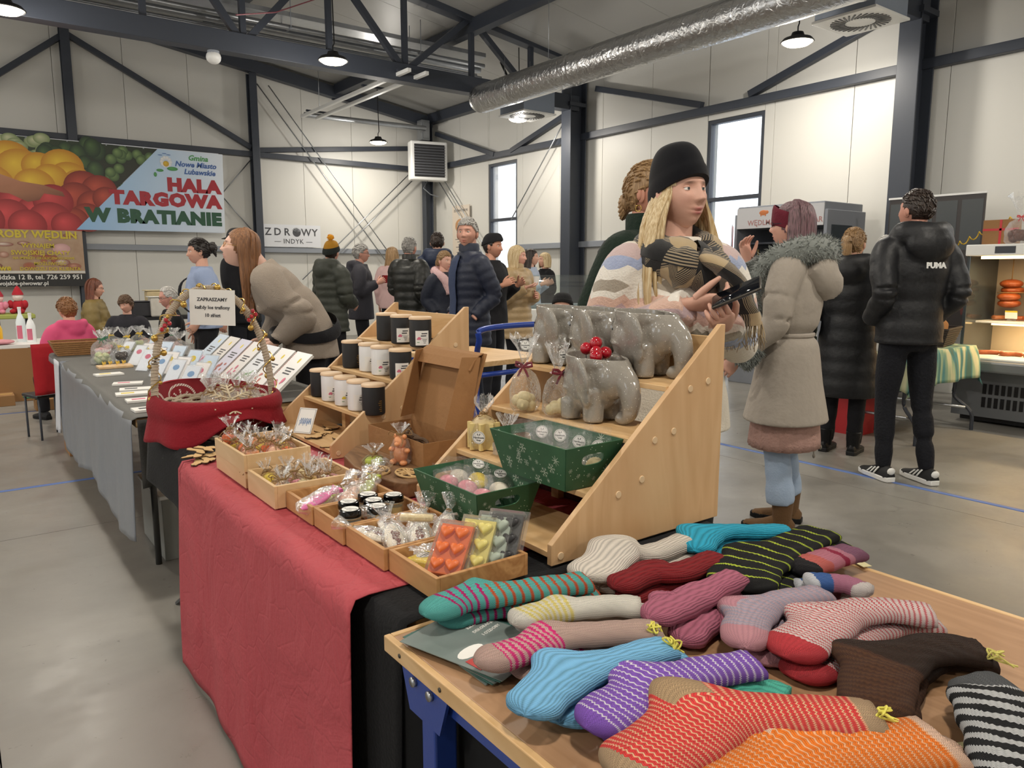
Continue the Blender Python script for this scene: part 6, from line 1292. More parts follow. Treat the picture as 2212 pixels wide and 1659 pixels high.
crate('pale deep crate of twine tied soaps', .636, .872, 1.886, 2.105, ZC, .062, M_pale); crate('pale crate, lower of the stack beside the basket', .636, .83, 2.125, 2.42, ZC, .048, M_pale); crate('pale crate of orange soaps, upper of the stack beside the basket', .632, .832, 2.12, 2.41, ZC + .0495, .05, M_pale)
# heart wax melts in clear clamshells
M_clam = film('clear_clamshell', refl=.35, rough=.04, bump=(12, .15))
def hearts(mat):
 q = MB(); q.box((0, 0, .006), (.07, .108, .012))
 for i in range(2):
  for j in range(3):
   c_ = V((-.0165 + .033 * i, -.035 + .035 * j, .011)); pts = []
   for k in range(20):
    a = 2 * PI * k / 20; x = .0155 * math.sin(a) ** 3; y = .0125 * math.cos(a) - .0045 * math.cos(2 * a) - .002 * math.cos(3 * a) ; pts.append((x, y))
   rs = [[c_ + V((x * s_, y * s_, z)) for x, y in pts] for s_, z in ((1.04, 0), (1.0, .008), (.9, .013), (.6, .0155))]; q.rings(rs)
 return q
def clam(lab, p, tilt, rz, mat):
 t = thing('wax_melt_pack', lab, 'wax melt', p, rot=(tilt, 0, rz))
 if mat: o = hearts(mat).build('wax_hearts', mat, t, ang=50); o.location = (0, .058, .003)
 q = MB(); q.box((0, .06, .012), (.078, .118, .024)); q.build('clamshell', M_clam, t, smooth=False, bevel=.003)
 MB().box((0, .06, .001), (.09, .13, .0008)).build('shell_rim', M_clam, t, smooth=False, bevel=.0003); return t
M_dkwax = pm('dark_wax', '#2b2a2c', .4)
clam('orange heart wax melts in clear clamshell leaning in the crate', (.742, 1.215, ZC + .012), .78, -1.0, M_orange); clam('pale yellow heart wax melts in clear clamshell behind the orange ones', (.795, 1.205, ZC + .012), .85, -1.0, pm('pale_yellow_wax', '#dccf7a', .35)); clam('empty looking clear clamshell behind the pale yellow wax', (.835, 1.2, ZC + .012), .9, -1.0, pm('grey_mint_wax', '#a9b4a6', .4)); clam('clear clamshell of dark wax at the back of the crate', (.862, 1.195, ZC + .012), .95, -1.0, M_dkwax)
t = thing('soap_bar', 'yellow soap bar with white sticker beside the orange hearts', 'soap', (.752, 1.285, ZC + .012), rot=(-.1, 0, .3)); MB().box((0, 0, .012), (.06, .085, .022)).build('bar', M_lemon, t, bevel=.005); sticker(t, V((.0, .015, .0238)), (0, 0, 1), .017); bagmesh(.045, .055, .04, .03, .04, 3).build('film', M_film2, t, fix=False)
# dried fruit soaps
def herb(seed):
 rr = random.Random(seed); q = MB()
 for k in range(14): q.ell((rr.uniform(-.008, .008), rr.uniform(-.03, .02), .0145 + rr.uniform(0, .004)), (rr.uniform(.003, .006), rr.uniform(.003, .009), .0025), 6, 5, rotz(rr.uniform(0, 3)))
 return q
for k, (x, y, rz, tl) in enumerate(((.745, 1.43, .5, .75), (.80, 1.41, .1, .55), (.72, 1.485, 1.3, .25), (.83, 1.47, -.2, .7), (.87, 1.42, -.3, .8), (.775, 1.50, .9, .3))):
 t = thing('dried_flower_soap', ('oval white herb soap in clear wrap leaning in front of the jar crate', 'oval white herb soap in clear wrap under the cream soap stick', 'white soap with dried fruit lying flat at the crate side board', 'oval white herb soap in clear wrap at the back of its crate', 'oval white herb soap in clear wrap nearest the green tray', 'white soap with dried fruit lying beside the jar crate')[k], 'soap', (x, y, ZC + .022), rot=(tl, 0, rz - .6), group='dried flower soaps in the crate')
 q = MB(); q.ell((0, .0, .007), (.022, .045, .009), 16, 10); q.build('soap', M_ivory, t); herb(k).build('dried_herbs', pm('dried_herb', '#4b3b2c', .8, var=(200, .9, '#8c2f38')), t)
 q = bagmesh(.03, .03, .06, .001, .06, k); 
 q2 = MB(); rs = []
 for i in range(13):
  u = i / 12; y_ = -.055 + .15 * u; k_ = interp(u, [(0, .15), (.06, .9), (.45, 1), (.65, .5), (.72, .15), (.8, .35), (1, .95)]); rs.append([V((.028 * k_ * math.cos(a) * (1 + .12 * math.sin(5 * a + i)), y_, .008 + .016 * k_ * math.sin(a) * (1 + .15 * math.sin(7 * a + i)))) for a in [2 * PI * j / 20 for j in range(20)]])
 q2.rings(rs, caps=False).build('film', M_film, t, fix=False)
 MB().tube([(.006 * math.cos(a), .053, .008 + .006 * math.sin(a)) for a in [2 * PI * j / 10 for j in range(10)]], .0017, 5, loop=True).build('twine', M_twine, t)
# small black lidded jars
M_jglass = film('jar_glass', refl=.25, rough=.03, bump=(5, .02)); M_blid = pm('gloss_black_lid', '#0b0b0c', .15)
for k, (px, py, mm) in enumerate(((724, 1103, M_ivory), (773, 1092, M_peach), (794, 1106, M_peach), (777, 1124, M_ivory), (819, 1083, M_ivory), (839, 1098, M_yelsoap))):
 p = atz(px, py, ZC + .006 + .060); p.x, p.y = ((.712, 1.585), (.735, 1.645), (.79, 1.62), (.775, 1.57), (.80, 1.672), (.85, 1.63))[k]; t = thing('candle_pot', 'small glass pot with glossy black lid and round white label', 'jar', (p.x, p.y, ZC + .0065), group='black lidded pots in the crate')
 r = .0245; MB().lathe([(0, .003), (r - .003, .003), (r - .0025, .03), (0, .031)], seg=20).build('wax_fill', mm, t)
 MB().lathe([(0, .0), (r - .002, .0), (r, .004), (r, .036), (r - .003, .042), (r - .003, .048)], seg=24).build('glass', M_jglass, t)
 MB().lathe([(r - .001, .043), (r + .001, .0435), (r + .0015, .05), (r + .0005, .058), (r - .003, .060), (0, .060)], seg=28).build('lid', M_blid, t)
 lb = MB().cyl((0, 0, .0601), (0, 0, .0606), r * .8, seg=24).build('lid_label', M_paper, t); text('Handmade', .009, M_print, lb, Matrix.Translation((0, .001, .0608)) @ Matrix.Rotation(-.9, 4, 'Z'), ext=.0001); text('Soap', .008, M_print, lb, Matrix.Translation((-.006, -.007, .0608)) @ Matrix.Rotation(-.9, 4, 'Z'), ext=.0001)
 MB().tube([(.0252 * math.cos(a), .0252 * math.sin(a), .04) for a in [2 * PI * j / 20 for j in range(20)]], .0012, 4, loop=True).build('twine', M_twine, t)
# lime fish soaps
def fish(): q = MB(); q.ell((0, 0, .012), (.02, .048, .011), 14, 10); q.prism([(0, .04), (.02, .07), (-.02, .07)], .006, .016); return q
for k, (x, y, rz, m_, lab) in enumerate(((.735, 1.80, -1.1, M_lime, 'lime green fish soap in twine tied wrap'), (.80, 1.78, -.9, M_peach, 'peach fish soap in twine tied wrap'), (.855, 1.80, -.8, M_lime, 'lime green soap lying towards the wooden board'), (.70, 1.755, -1.3, M_hotp, 'bright pink soap under the lime fish'))):
 t = thing('wrapped_soap', lab, 'soap', (x, y, ZC + .018 + .006 * k), rot=(.25, .1, rz)); fish().build('soap', m_, t); q2 = MB(); rs = []
 for i in range(13):
  u = i / 12; y_ = -.06 + .2 * u; k_ = interp(u, [(0, .15), (.06, .9), (.5, 1), (.62, .5), (.68, .15), (.76, .4), (1, 1.1)]); rs.append([V((.03 * k_ * math.cos(a) * (1 + .12 * math.sin(5 * a + i)), y_, .012 + .018 * k_ * math.sin(a) * (1 + .15 * math.sin(7 * a + i)))) for a in [2 * PI * j / 20 for j in range(20)]])
 q2.rings(rs, caps=False).build('film', M_film2, t, fix=False); q = MB().tube([(.007 * math.cos(a), .076, .012 + .007 * math.sin(a)) for a in [2 * PI * j / 10 for j in range(10)]], .0018, 5, loop=True)
 q.tube(cat_rom([(0, .076, .02), (.02, .085, .035), (.03, .07, .03), (.005, .076, .02)], 4), .0013, 5); q.build('twine', M_twine, t)
t = thing('wrapped_soap', 'cream soap stick in twisted clear wrap across the crate edge', 'soap', tuple(atz(900, 1118, ZC + .075)), rot=(0, 0, -.75)); MB().box((0, 0, 0), (.075, .02, .014)).build('soap', M_cream, t, bevel=.004)
MB().rings([[V((x, .014 * k_ * math.cos(a), .011 * k_ * math.sin(a))) for a in [2 * PI * j / 14 for j in range(14)]] for x, k_ in ((-.085, 1.2), (-.06, .7), (-.048, .25), (-.04, 1), (.04, 1), (.048, .25), (.06, .8), (.09, 1.3))], caps=False).build('film', M_film, t, fix=False)
# bags in the pale crates
def filler(lab, n, x0, x1, y0, y1, z, mats, seed, grp, sc_=1.0):
 rr = random.Random(seed); forms = (lambda: daisy(.019, .036), lambda: lump(.021, 3, 6), lambda: pillow(.02, .018, .022))
 protos = {}
 nx = max(1, int(math.sqrt(n * (x1 - x0) / (y1 - y0)) + .5)); ny = math.ceil(n / nx); k = 0
 for i in range(nx):
  for j in range(ny):
   if k >= n: return
   x = lerp(x0, x1, (i + .5) / nx) + rr.uniform(-.006, .006); y = lerp(y0, y1, (j + .5) / ny) + rr.uniform(-.006, .006); m_ = mats[k % len(mats)]; key = (m_.name, k % 3)
   p = (x, y, z + rr.uniform(0, .006)); rt = (rr.uniform(-.3, .3), rr.uniform(-.3, .3), rr.uniform(0, 6))
   if key not in protos: protos[key] = bag(lab.replace('orange ', '').replace('soap', m_.name.split('_')[0] + ' soap'), p, 0, .026, .024, .085, .05, forms[k % 3], m_, 'twine', seed + k, M_film2, .8, rot=rt, group=grp)
   else: again(protos[key], p, rot=rt)
   k += 1
filler('small twine tied soap bag in the pale deep crate', 12, .66, .85, 1.905, 2.085, ZC + .008, [M_ivory, M_peach, M_lemon, M_cream, M_pinks], 21, 'soap bags in the pale deep crate')
filler('small twine tied orange soap bag in the upper pale crate', 14, .65, .815, 2.14, 2.385, ZC + .058, [M_orange2, M_peach, M_orange, M_lemon], 41, 'orange soap bags in the upper pale crate')
filler('orange soap bag showing below the upper crate', 2, .645, .69, 2.13, 2.18, ZC + .008, [M_orange], 61, 'orange soap bags in the lower pale crate')
bag('large orange soap bag standing at the far end of the upper crate', (.668, 2.36, ZC + .058), .3, .032, .028, .115, .075, lambda: daisy(.022, .055), M_orange, 'twine', 77, M_film2, .9)
# ================================================================ board between the racks
q = MB(); q.prism([(.93 + .03 * (1 - abs(c)), s) for c, s in ()] or [(.965, 1.765), (1.27, 1.765), (1.28, 2.2), (1.27, 2.27), (1.05, 2.27), (.955, 2.16), (.925, 2.02), (.925, 1.90), (.94, 1.80)], TZ + .0105, .785)
tag(q.build('serving_board', wood('dark_oak_slice', '#8d6a48', '#6a4a2f', 8, 1, .6), bevel=.004, smooth=False), 'thick round edged wooden board between the two racks', 'board')
t = thing('cardboard_box', 'open brown cardboard box with raised lid between the racks', 'box', (1.155, 2.045, .7858)); M_card = pm('corrugated_card', '#9c7146', .8, bump=(60, .15), var=(5, .3, '#86603a'))
a, b_, hh = .16, .36, .075
MB().box((0, 0, .002), (a, b_, .003)).build('bottom', M_card, t, smooth=False)
for sx in (-1, 1): MB().box((sx * a / 2, 0, hh / 2), (.003, b_, hh)).build('wall', M_card, t, smooth=False)
for sy in (-1, 1): MB().box((0, sy * b_ / 2, hh / 2), (a, .003, hh)).build('wall', M_card, t, smooth=False)
ld = MB().grid(lambda u, v: V((a / 2 + .002 + .045 * v + .02 * v * v, (u - .5) * b_, hh + .25 * v)), 2, 4).build('lid', M_card, t, solid=.003, smooth=False)
MB().grid(lambda u, v: V((a / 2 + .066 - .05 * v, (u - .5) * (b_ - .03), hh + .25 - .05 * v * v)), 6, 3).build('lid_flap', M_card, ld, solid=.003, smooth=False)
for sy in (-1, 1): MB().grid(lambda u, v: V((a / 2 + .006 + .045 * v - .07 * u * (1 - .3 * v), sy * (b_ / 2 - .01 - .03 * u), hh + .02 + .22 * v)), 3, 3).build('lid_ear', M_card, ld, solid=.003, smooth=False)
for k in range(5): tag(MB().tube(cat_rom([(1.13 + .02 * k, 1.93 + .05 * k, .80), (1.14, 1.96 + .04 * k, .842), (1.12 + .012 * k, 2.0 + .03 * k, .848 + .004 * k)], 4), .006, 7).build('twig_bundle', pm('dried_twig', '#5d4836', .9)), 'dried twig bundle inside the cardboard box', 'twigs', 'twigs in the cardboard box')
bag('lime green round soap in knotted wrap on the wooden board', tuple(atz(808, 1004, .786)), .4, .034, .034, .06, .034, (lambda: MB().lathe([(0, .003), (.024, .003), (.027, .006), (.027, .018), (.024, .021), (0, .021)], seg=24)), M_lime, 'twine', 31, M_film2, .9)
t = bag('orange teddy soap in clear wrap leaning on the cardboard box', tuple(atz(866, 1002, .786)), -1.1, .033, .026, .125, .092, teddy, M_orange2, 'twine', 33, M_film, .8)
def filigree(lab, p, rot, r, grp=None):
 t = thing('wooden_ornament', lab, 'ornament', p, rot=rot, group=grp); M_lc = pm('laser_cut_wood', '#d9b37c', .6, var=(40, .4)); M_burn = pm('charred_edge', '#3a2413', .8)
 MB().tube([(r * math.cos(a), r * math.sin(a), .0015) for a in [2 * PI * k / 32 for k in range(32)]], .0032, 6, loop=True).build('ring', M_lc, t)
 q = MB(); rr = random.Random(int(p[0] * 1e4))
 for k in range(7):
  a = rr.uniform(0, 6.28); b_ = a + rr.uniform(1.6, 4.2); q.tube(cat_rom([(r * math.cos(a), r * math.sin(a), .001), (rr.uniform(-.5, .5) * r, rr.uniform(-.5, .5) * r, .001), (r * math.cos(b_), r * math.sin(b_), .001)], 6), .0028, 5)
 q.build('fretwork', M_lc, t); MB().cyl((0, 0, -.0012), (0, 0, -.0002), r * .97, seg=28).build('burnt_backing', M_burn, t); return t
filigree('round laser cut wooden ornament on the board beside the lime soap', tuple(atz(816, 1018, .789)), (.1, -.1, .3), .034); filigree('round dark patterned wooden ornament on the board nearest the green tray', tuple(atz(882, 1023, .789)), (.1, -.1, 1.3), .036)
# flat laser cut figures
def figure_(lab, p, rz, seed, grp):
 rr = random.Random(seed); pts = []
 for k in range(26):
  a = 2 * PI * k / 26; r = .026 * (1 + .45 * math.sin(3 * a + rr.uniform(0, 1)) + rr.uniform(-.25, .25)); pts.append((r * 1.5 * math.cos(a), r * .8 * math.sin(a)))
 o = MB().prism(pts, 0, .003).build('wooden_cutout', pm('laser_cut_wood', '#d9b37c', .6), loc=p, smooth=False); o.rotation_euler = (0, 0, rz); tag(o, lab, 'ornament', grp)
 q = MB().prism([(x * 1.06, y * 1.08) for x, y in pts], -.001, .0015).build('burnt_edge', pm('charred_edge', '#3a2413', .8), o, smooth=False)
for k in range(7): figure_('flat laser cut wooden figure on the bottom shelf under the candles', (1.02 + .05 * (k % 3), 2.38 + .055 * k, .7665 + .004 * (k % 2)), R.uniform(0, 3), k, 'wooden figures under the candles')
for k in range(6): figure_('flat laser cut wooden figure piled on the corner of the red cloth', (.612 + .025 * (k % 3), 2.53 + .045 * (k // 2), TZ + .0105 + .0042 * k), R.uniform(0, 3), 20 + k, 'wooden figures on the red cloth corner')
t = thing('price_card', 'white card with blue handwriting leaning on the candle rack', 'sign', tuple(atz(655, 932, .77)), rot=(0, 0, 0)); t.matrix_world = frame_m(atz(652, 936, .768) + V((.0, 0, 0)), (.55, -.83, 0), (.42, .28, .86))
MB().box((0, .05, 0), (.075, .1, .001)).build('card', M_paper, t, smooth=False); MB().tube([(x, y, .0009) for x, y in ((-.034, .004), (.034, .004), (.034, .096), (-.034, .096))], .0007, 4, loop=True).build('border', M_print, t)
for k in range(6): MB().tube(cat_rom([(-.022 + .008 * k, .03 + .012 * (k % 2), .0009), (-.018 + .008 * k, .06, .0009), (-.014 + .008 * k, .036, .0009), (-.024 + .009 * k, .05, .0009)], 3), .0012, 4).build('blue_writing', pm('blue_ink', '#8fa6c9', .7), t)
t = thing('lantern_tin', 'small perforated white tin behind the candle rack foot', 'tin', (1.17, 2.40, .7665)); MB().lathe([(0, 0), (.032, 0), (.035, .06), (.033, .062), (.0, .06)], seg=24).build('can', pm('white_tin', '#c9c6c8', .5), t)
for k in range(18): MB().ell((.0342 * math.cos(k * 1.1), .0342 * math.sin(k * 1.1), .015 + .002 * k), .003, 6, 4).build('cutout', pm('dark_cutout', '#55535c', .8), t)
# ================================================================ grey table with stationery and sweets
GZ = .733
t = thing('folding_table', 'long folding table under the silver grey cloth', 'table', (1.08, 5.125, 0))
MB().box((0, 0, GZ - .025), (.96, 3.2, .04)).build('tabletop', M_ply, t, smooth=False, bevel=.003)
for y in (-1.45, -.45, .3, 1.4):
 for x in (-.4, .4): MB().tube([(x, y, GZ - .045), (x, y, .0)], .014, 8).build('leg', M_legm, t)
M_gtop = pm('dark_grey_oilcloth', '#5a5955', .6, bump=(90, .15), var=(3, .3, '#4b4a47')); M_gside = pm('silver_grey_satin', '#7f848c', .38, bump=(9, .35), var=(4, .4, '#6a6e76'))
q = drape('silver_grey_tablecloth', 'silver grey satin tablecloth on the stationery table', [M_gtop, M_gside], .578, 1.55, 3.50, 6.75, .52, top=GZ, wave=.008, seed=15, ny=140, botfn=lambda v: (.54 + .04 * math.sin(v * 13)) * (1 if v < .76 else max(.09, 1 - (v - .76) / .04)), lift=.004)
for p_ in q.data.polygons: p_.material_index = 0 if p_.center.z > GZ - .012 else 1
q = MB(); q.grid(lambda u, v: V((.60 + .40 * u, 3.49 - .025 * v - .012 * math.sin(u * 19) * v, GZ - .005 - .30 * v * (1 - .4 * u))), 24, 8); tag(q.build('dotted_cloth', pm('black_dotted_fabric', '#161618', .8, var=(160, .7, '#4a4640')), solid=.003), 'black dotted cloth hanging at the near end of the grey table', 'tablecloth')
# raffle basket
t = thing('gift_basket', 'white wicker basket lined with red cloth and tall belled handle', 'basket', (.805, 3.01, TZ + .007)); t.scale = (.94, .94, .97); M_wick = pm('white_wicker', '#b3a491', .75, bump=(60, .4))
for k in range(9):
 z = .01 + .014 * k; r = .17 + .045 * k / 8; MB().tube([(r * 1.0 * math.cos(a), r * 1.12 * math.sin(a), z + .004 * math.sin(14 * a + PI * k)) for a in [2 * PI * j / 56 for j in range(56)]], .0075, 6, loop=True).build('wicker_row', M_wick, t)
MB().cyl((0, 0, .002), (0, 0, .01), .17, seg=28).build('bottom', M_wick, t)
for k in range(28): a = 2 * PI * k / 28; MB().tube([(.165 * math.cos(a), .165 * 1.12 * math.sin(a), .0), (.218 * math.cos(a), .218 * 1.12 * math.sin(a), .13)], .005, 5).build('stake', M_wick, t)
m, nt, b = newmat('red_snowflake_lining'); b.inputs['Roughness'].default_value = .85; uv = N(nt, 'ShaderNodeUVMap'); sp = N(nt, 'ShaderNodeSeparateXYZ', {0: uv.outputs[0]})
fx = math_(nt, 'SUBTRACT', math_(nt, 'FRACT', sp.outputs[0]), .5); fy = math_(nt, 'SUBTRACT', math_(nt, 'FRACT', sp.outputs[1]), .5); rd = math_(nt, 'SQRT', math_(nt, 'ADD', math_(nt, 'MULTIPLY', fx, fx), math_(nt, 'MULTIPLY', fy, fy))); an_ = math_(nt, 'ARCTAN2', fy, fx)
st_ = math_(nt, 'MULTIPLY', math_(nt, 'LESS_THAN', math_(nt, 'PINGPONG', an_, PI / 8), .1), math_(nt, 'LESS_THAN', rd, .26)); rg = math_(nt, 'LESS_THAN', math_(nt, 'ABSOLUTE', math_(nt, 'SUBTRACT', rd, .38)), .03)
dots = math_(nt, 'GREATER_THAN', math_(nt, 'FRACT', math_(nt, 'MULTIPLY', math_(nt, 'ADD', sp.outputs[0], sp.outputs[1]), 14)), .3)
nt.links.new(mixc(nt, math_(nt, 'MULTIPLY', math_(nt, 'MAXIMUM', st_, rg), dots), hx('#7f1420'), hx('#d8cfc6')), b.inputs['Base Color']); M_lin = m
M_redc = cloth('crimson_felt', '#8d1a26', '#7a121d', .85)
rr = random.Random(5)
MB().grid(lambda u, v: V(((.205 + .03 * v + .004 * math.sin(u * 60)) * math.cos(2 * PI * u), (.205 + .03 * v + .004 * math.sin(u * 60)) * 1.12 * math.sin(2 * PI * u), .03 + .13 * v + (.03 * max(0, math.sin(2 * PI * u - .4)) * v))), 90, 10, (8, 1)).build('patterned_lining', M_lin, t, ang=180)
ov = lambda u: .13 + .05 * math.sin(2 * PI * u * 2 + 1.0) + .02 * math.sin(2 * PI * u * 5)
MB().grid(lambda u, v: V(((.235 + .025 * math.sin(PI * min(1, v * 2)) * .6 + .035 * v + .012 * v * math.sin(u * 44)) * math.cos(2 * PI * u), (.235 + .015 * math.sin(PI * min(1, v * 2)) + .035 * v + .012 * v * math.sin(u * 44)) * 1.12 * math.sin(2 * PI * u), .16 + .012 * math.sin(PI * min(1, v * 4)) + .03 * max(0, math.sin(2 * PI * u - .4)) * (1 - v) - ov(u) * v)), 110, 12).build('red_cover', M_redc, t, ang=180, solid=.002)
arch = [V((-.235 * math.cos(a), .04 * math.sin(a), .10 + .475 * math.sin(a) ** .8)) for a in [PI * k / 40 for k in range(41)]]
ha = MB().tube(arch, .0135, 10).build('handle', M_wick, t)
q = MB()
for k in range(40):
 p0, p1 = arch[k], arch[min(k + 1, 40)]
 for j in range(3): c_ = lerp(p0, p1, j / 3); d_ = p1 - p0; a_, b2 = basis(d_ if d_.length > 1e-6 else V((0, 0, 1)), (0, 1, 0)); q.tube([c_ + (a_ * math.cos(x) + b2 * math.sin(x)) * .0142 + d_ * .25 * x / 6 for x in [2 * PI * i / 8 for i in range(9)]], .0022, 4)
q.build('handle_wrap', M_wick, ha)
q = MB(); gp = []
for k in range(161):
 u = k / 160 * 40; i = min(39, int(u)); c_ = lerp(arch[i], arch[i + 1], u - i); d_ = arch[i + 1] - arch[i]; a_, b2 = basis(d_, (0, 1, 0)); x = k * .55; gp.append(c_ + (a_ * math.cos(x) + b2 * math.sin(x)) * .024)
q.tube(gp, .0026, 5); q.build('gold_garland', GOLD, ha)
for k in range(24):
 c_ = gp[4 + int(k * 6.4)]; o = MB().ell(c_ + V((0, -.008, -.008)), .0105 * (1 + .3 * math.sin(k * 5)), 10, 8).build('bell', GOLD, ha)
for k, (dx, dz) in enumerate(((.0, 0), (.018, .008), (.006, .022), (-.012, -.014))):
 for i in (30, 9): MB().ell(arch[i] + V((dx, -.02, dz)), .009, 10, 8).build('red_berry', M_berry, ha)
sg = thing('raffle_sign', 'white paper sign hanging on the basket handle', 'sign'); sg.matrix_world = frame_m(V((.80, 2.97, TZ + .495)), (.83, -.55, -.03), (.0, .0, 1))
MB().box((0, 0, 0), (.17, .135, .0012)).build('paper', M_paper, sg, smooth=False)
for tx, y in (('ZAPRASZAMY', .03), ('każdy los trafiony', 0), ('10 zł/szt', -.03)): text(tx, .018, M_print, sg, Matrix.Translation((0, y, .0012)), bold=.0004)
def wflake(lab, p, rot, r):
 t = thing('snowflake_ornament', lab, 'ornament', p, rot=rot); q = MB(); mm = pm('bleached_wood', '#d7c7a9', .7)
 for k in range(6):
  a = k * PI / 3; d_ = V((math.cos(a), math.sin(a), 0)); n_ = V((-d_.y, d_.x, 0)); q.beam(V((0, 0, 0)), d_ * r, .006, .004)
  for f in (.4, .62, .82):
   for s_ in (-1, 1): q.beam(d_ * r * f, d_ * r * (f + .2) + n_ * s_ * r * .24, .005, .0038)
 q.build('fretwork', mm, t); return t
wflake('pale wooden snowflake ornament lying in the basket', (.80, 2.80, TZ + .165), (.5, -.2, .4), .085)
for k in range(7): bag('cellophane bag of gingerbread inside the raffle basket', (.74 + .03 * k, 2.84 + .04 * ((k * 3) % 5), TZ + .115), k, .04, .035, .13, .075, lambda: lump(.02, k, 5), pm('gingerbread', '#c79a6a', .7), 'twine', 90 + k, M_film, .8, group='gingerbread bags in the raffle basket', cat='gingerbread bag', name='gingerbread_bag')
# plastic tub under the table
t = thing('storage_tub', 'translucent plastic tub on the floor under the table', 'tub', (.87, 3.93, 0)); M_tub = pm('frosted_plastic', '#a9aaa4', .35, trans=.3, var=(6, .4))
for (c_, d_) in (((0, 0, .003), (.3, .46, .006)), ((-.155, 0, .15), (.006, .48, .3)), ((.155, 0, .15), (.006, .48, .3)), ((0, -.237, .15), (.31, .006, .3)), ((0, .237, .15), (.31, .006, .3))): MB().box(c_, d_).build('wall', M_tub, t, smooth=False, bevel=.003)
MB().box((0, 0, .31), (.34, .5, .02)).build('lid', M_white, t, smooth=False, bevel=.006)
# notebooks on a sloping row
def notebook(lab, y, c_, sp_, k, x0=1.235, wd=.2, hgt=.29, grp=None):
 t = thing('spiral_notebook', lab, 'notebook', group=grp); t.matrix_world = frame_m((x0, y, GZ + .014), (0, -1, 0), (.74, .0, .67))
 MB().box((0, hgt / 2, -.006), (wd, hgt, .012)).build('pages', M_paper, t, smooth=False); cv = MB().box((0, hgt / 2, .0009), (wd + .004, hgt + .004, .0016)).build('cover', pm('cover_' + c_, c_, .35), t, smooth=False)
 q = MB()
 for j in range(26): z = .012 + (hgt - .024) * j / 25; q.tube([(-wd / 2 + .006 * math.cos(a), z, -.005 + .009 * math.sin(a)) for a in [2 * PI * i / 8 for i in range(8)]], .0013, 4, loop=True)
 q.build('spiral_binding', pm('binding_' + sp_, sp_, .4), t)
 MB().ell((.02, hgt * .82, .0018), (.013, .017, .0006), 12, 4).build('gold_print', M_yel, cv); 
 for j in range(3): MB().box((.005, hgt * (.62 - .06 * j), .0022), (wd * (.55, .4, .45)[j], .008, .0006)).build('title_print', M_print, cv, smooth=False)
 rr = random.Random(k); q = MB()
 for j in range(6): q.ell((rr.uniform(-.06, .06), hgt * rr.uniform(.1, .36), .0016 + .0004 * j), (rr.uniform(.008, .018), rr.uniform(.008, .02), .0004), 10, 4)
 q.build('picture_print', (M_pink, pm('print_rose', '#b26d63', .6), M_grn)[k % 3], cv)
NB = ['white spiral notebook with coral binding nearest the wicker handle', 'white spiral notebook with black binding beside the coral one', 'white spiral notebook with black binding and pink print', 'white spiral notebook with coral binding in the middle of the row', 'white notebook with lilac cover picture behind the spiral ones', 'tall white notebook at the far end of the row', 'pale blue notebook between the far white ones']
for k in range(7): notebook(NB[k], 3.72 + .235 * k, ('#e4e1de', '#e6e2df', '#dfe1e6', '#e6e2df', '#d5d3e2', '#e2ddd8', '#c9d6e4')[k], ('#e0725f', '#222226', '#222226', '#e0725f', '#8a8a94', '#222226', '#8a8a94')[k], k)
def slipcard(lab, p, wd, hgt, rot, c_, grp): 
 t = thing('greeting_card', lab, 'card', p, rot=rot, group=grp); MB().box((0, .003, hgt / 2), (wd, .004, hgt)).build('card', pm('card_' + c_, c_, .5), t, smooth=False); MB().box((0, .003, hgt / 2), (wd + .012, .009, hgt + .012)).build('sleeve', M_film2, t, smooth=False)
 MB().ell((0, .0005, hgt * .68), (wd * .25, .0008, hgt * .12), 10, 5).build('picture', (M_pink, M_yel, pm('blue_print', '#7fa3c9', .6))[int(p[1] * 10) % 3], t)
for k in range(16): slipcard('greeting card with ' + ('pink', 'yellow', 'blue')[int((4.1 + .115 * k) * 10) % 3] + ' picture in clear sleeve leaning on the grey table', (.93 + .07 * (k % 3) + R.uniform(-.01, .01), 4.1 + .115 * k, GZ + .012), .10, .15 + .03 * (k % 3 == 2), (-.62, 0, -PI / 2 + .5), ('#dfe3ea', '#ece8e6', '#cfdcea')[k % 3], 'greeting cards on the grey table')
for k, (px, py) in enumerate(((255, 832), (270, 845), (262, 855), (285, 868), (300, 888), (215, 812))):
 p = atz(px, py, GZ + .006); t = thing('flat_gift_box', 'flat white card box with small print lying at the table edge', 'box', (p.x + .05, p.y, GZ + .0055), -.25 + .07 * k, 'flat card boxes on the grey table'); MB().box((0, 0, .006), (.15, .095, .011)).build('box', M_paper, t, smooth=False, bevel=.001); MB().box((-.02, 0, .0122), (.06, .03, .0006)).build('label_print', (M_pink, M_print, M_yel)[k % 3], t, smooth=False)
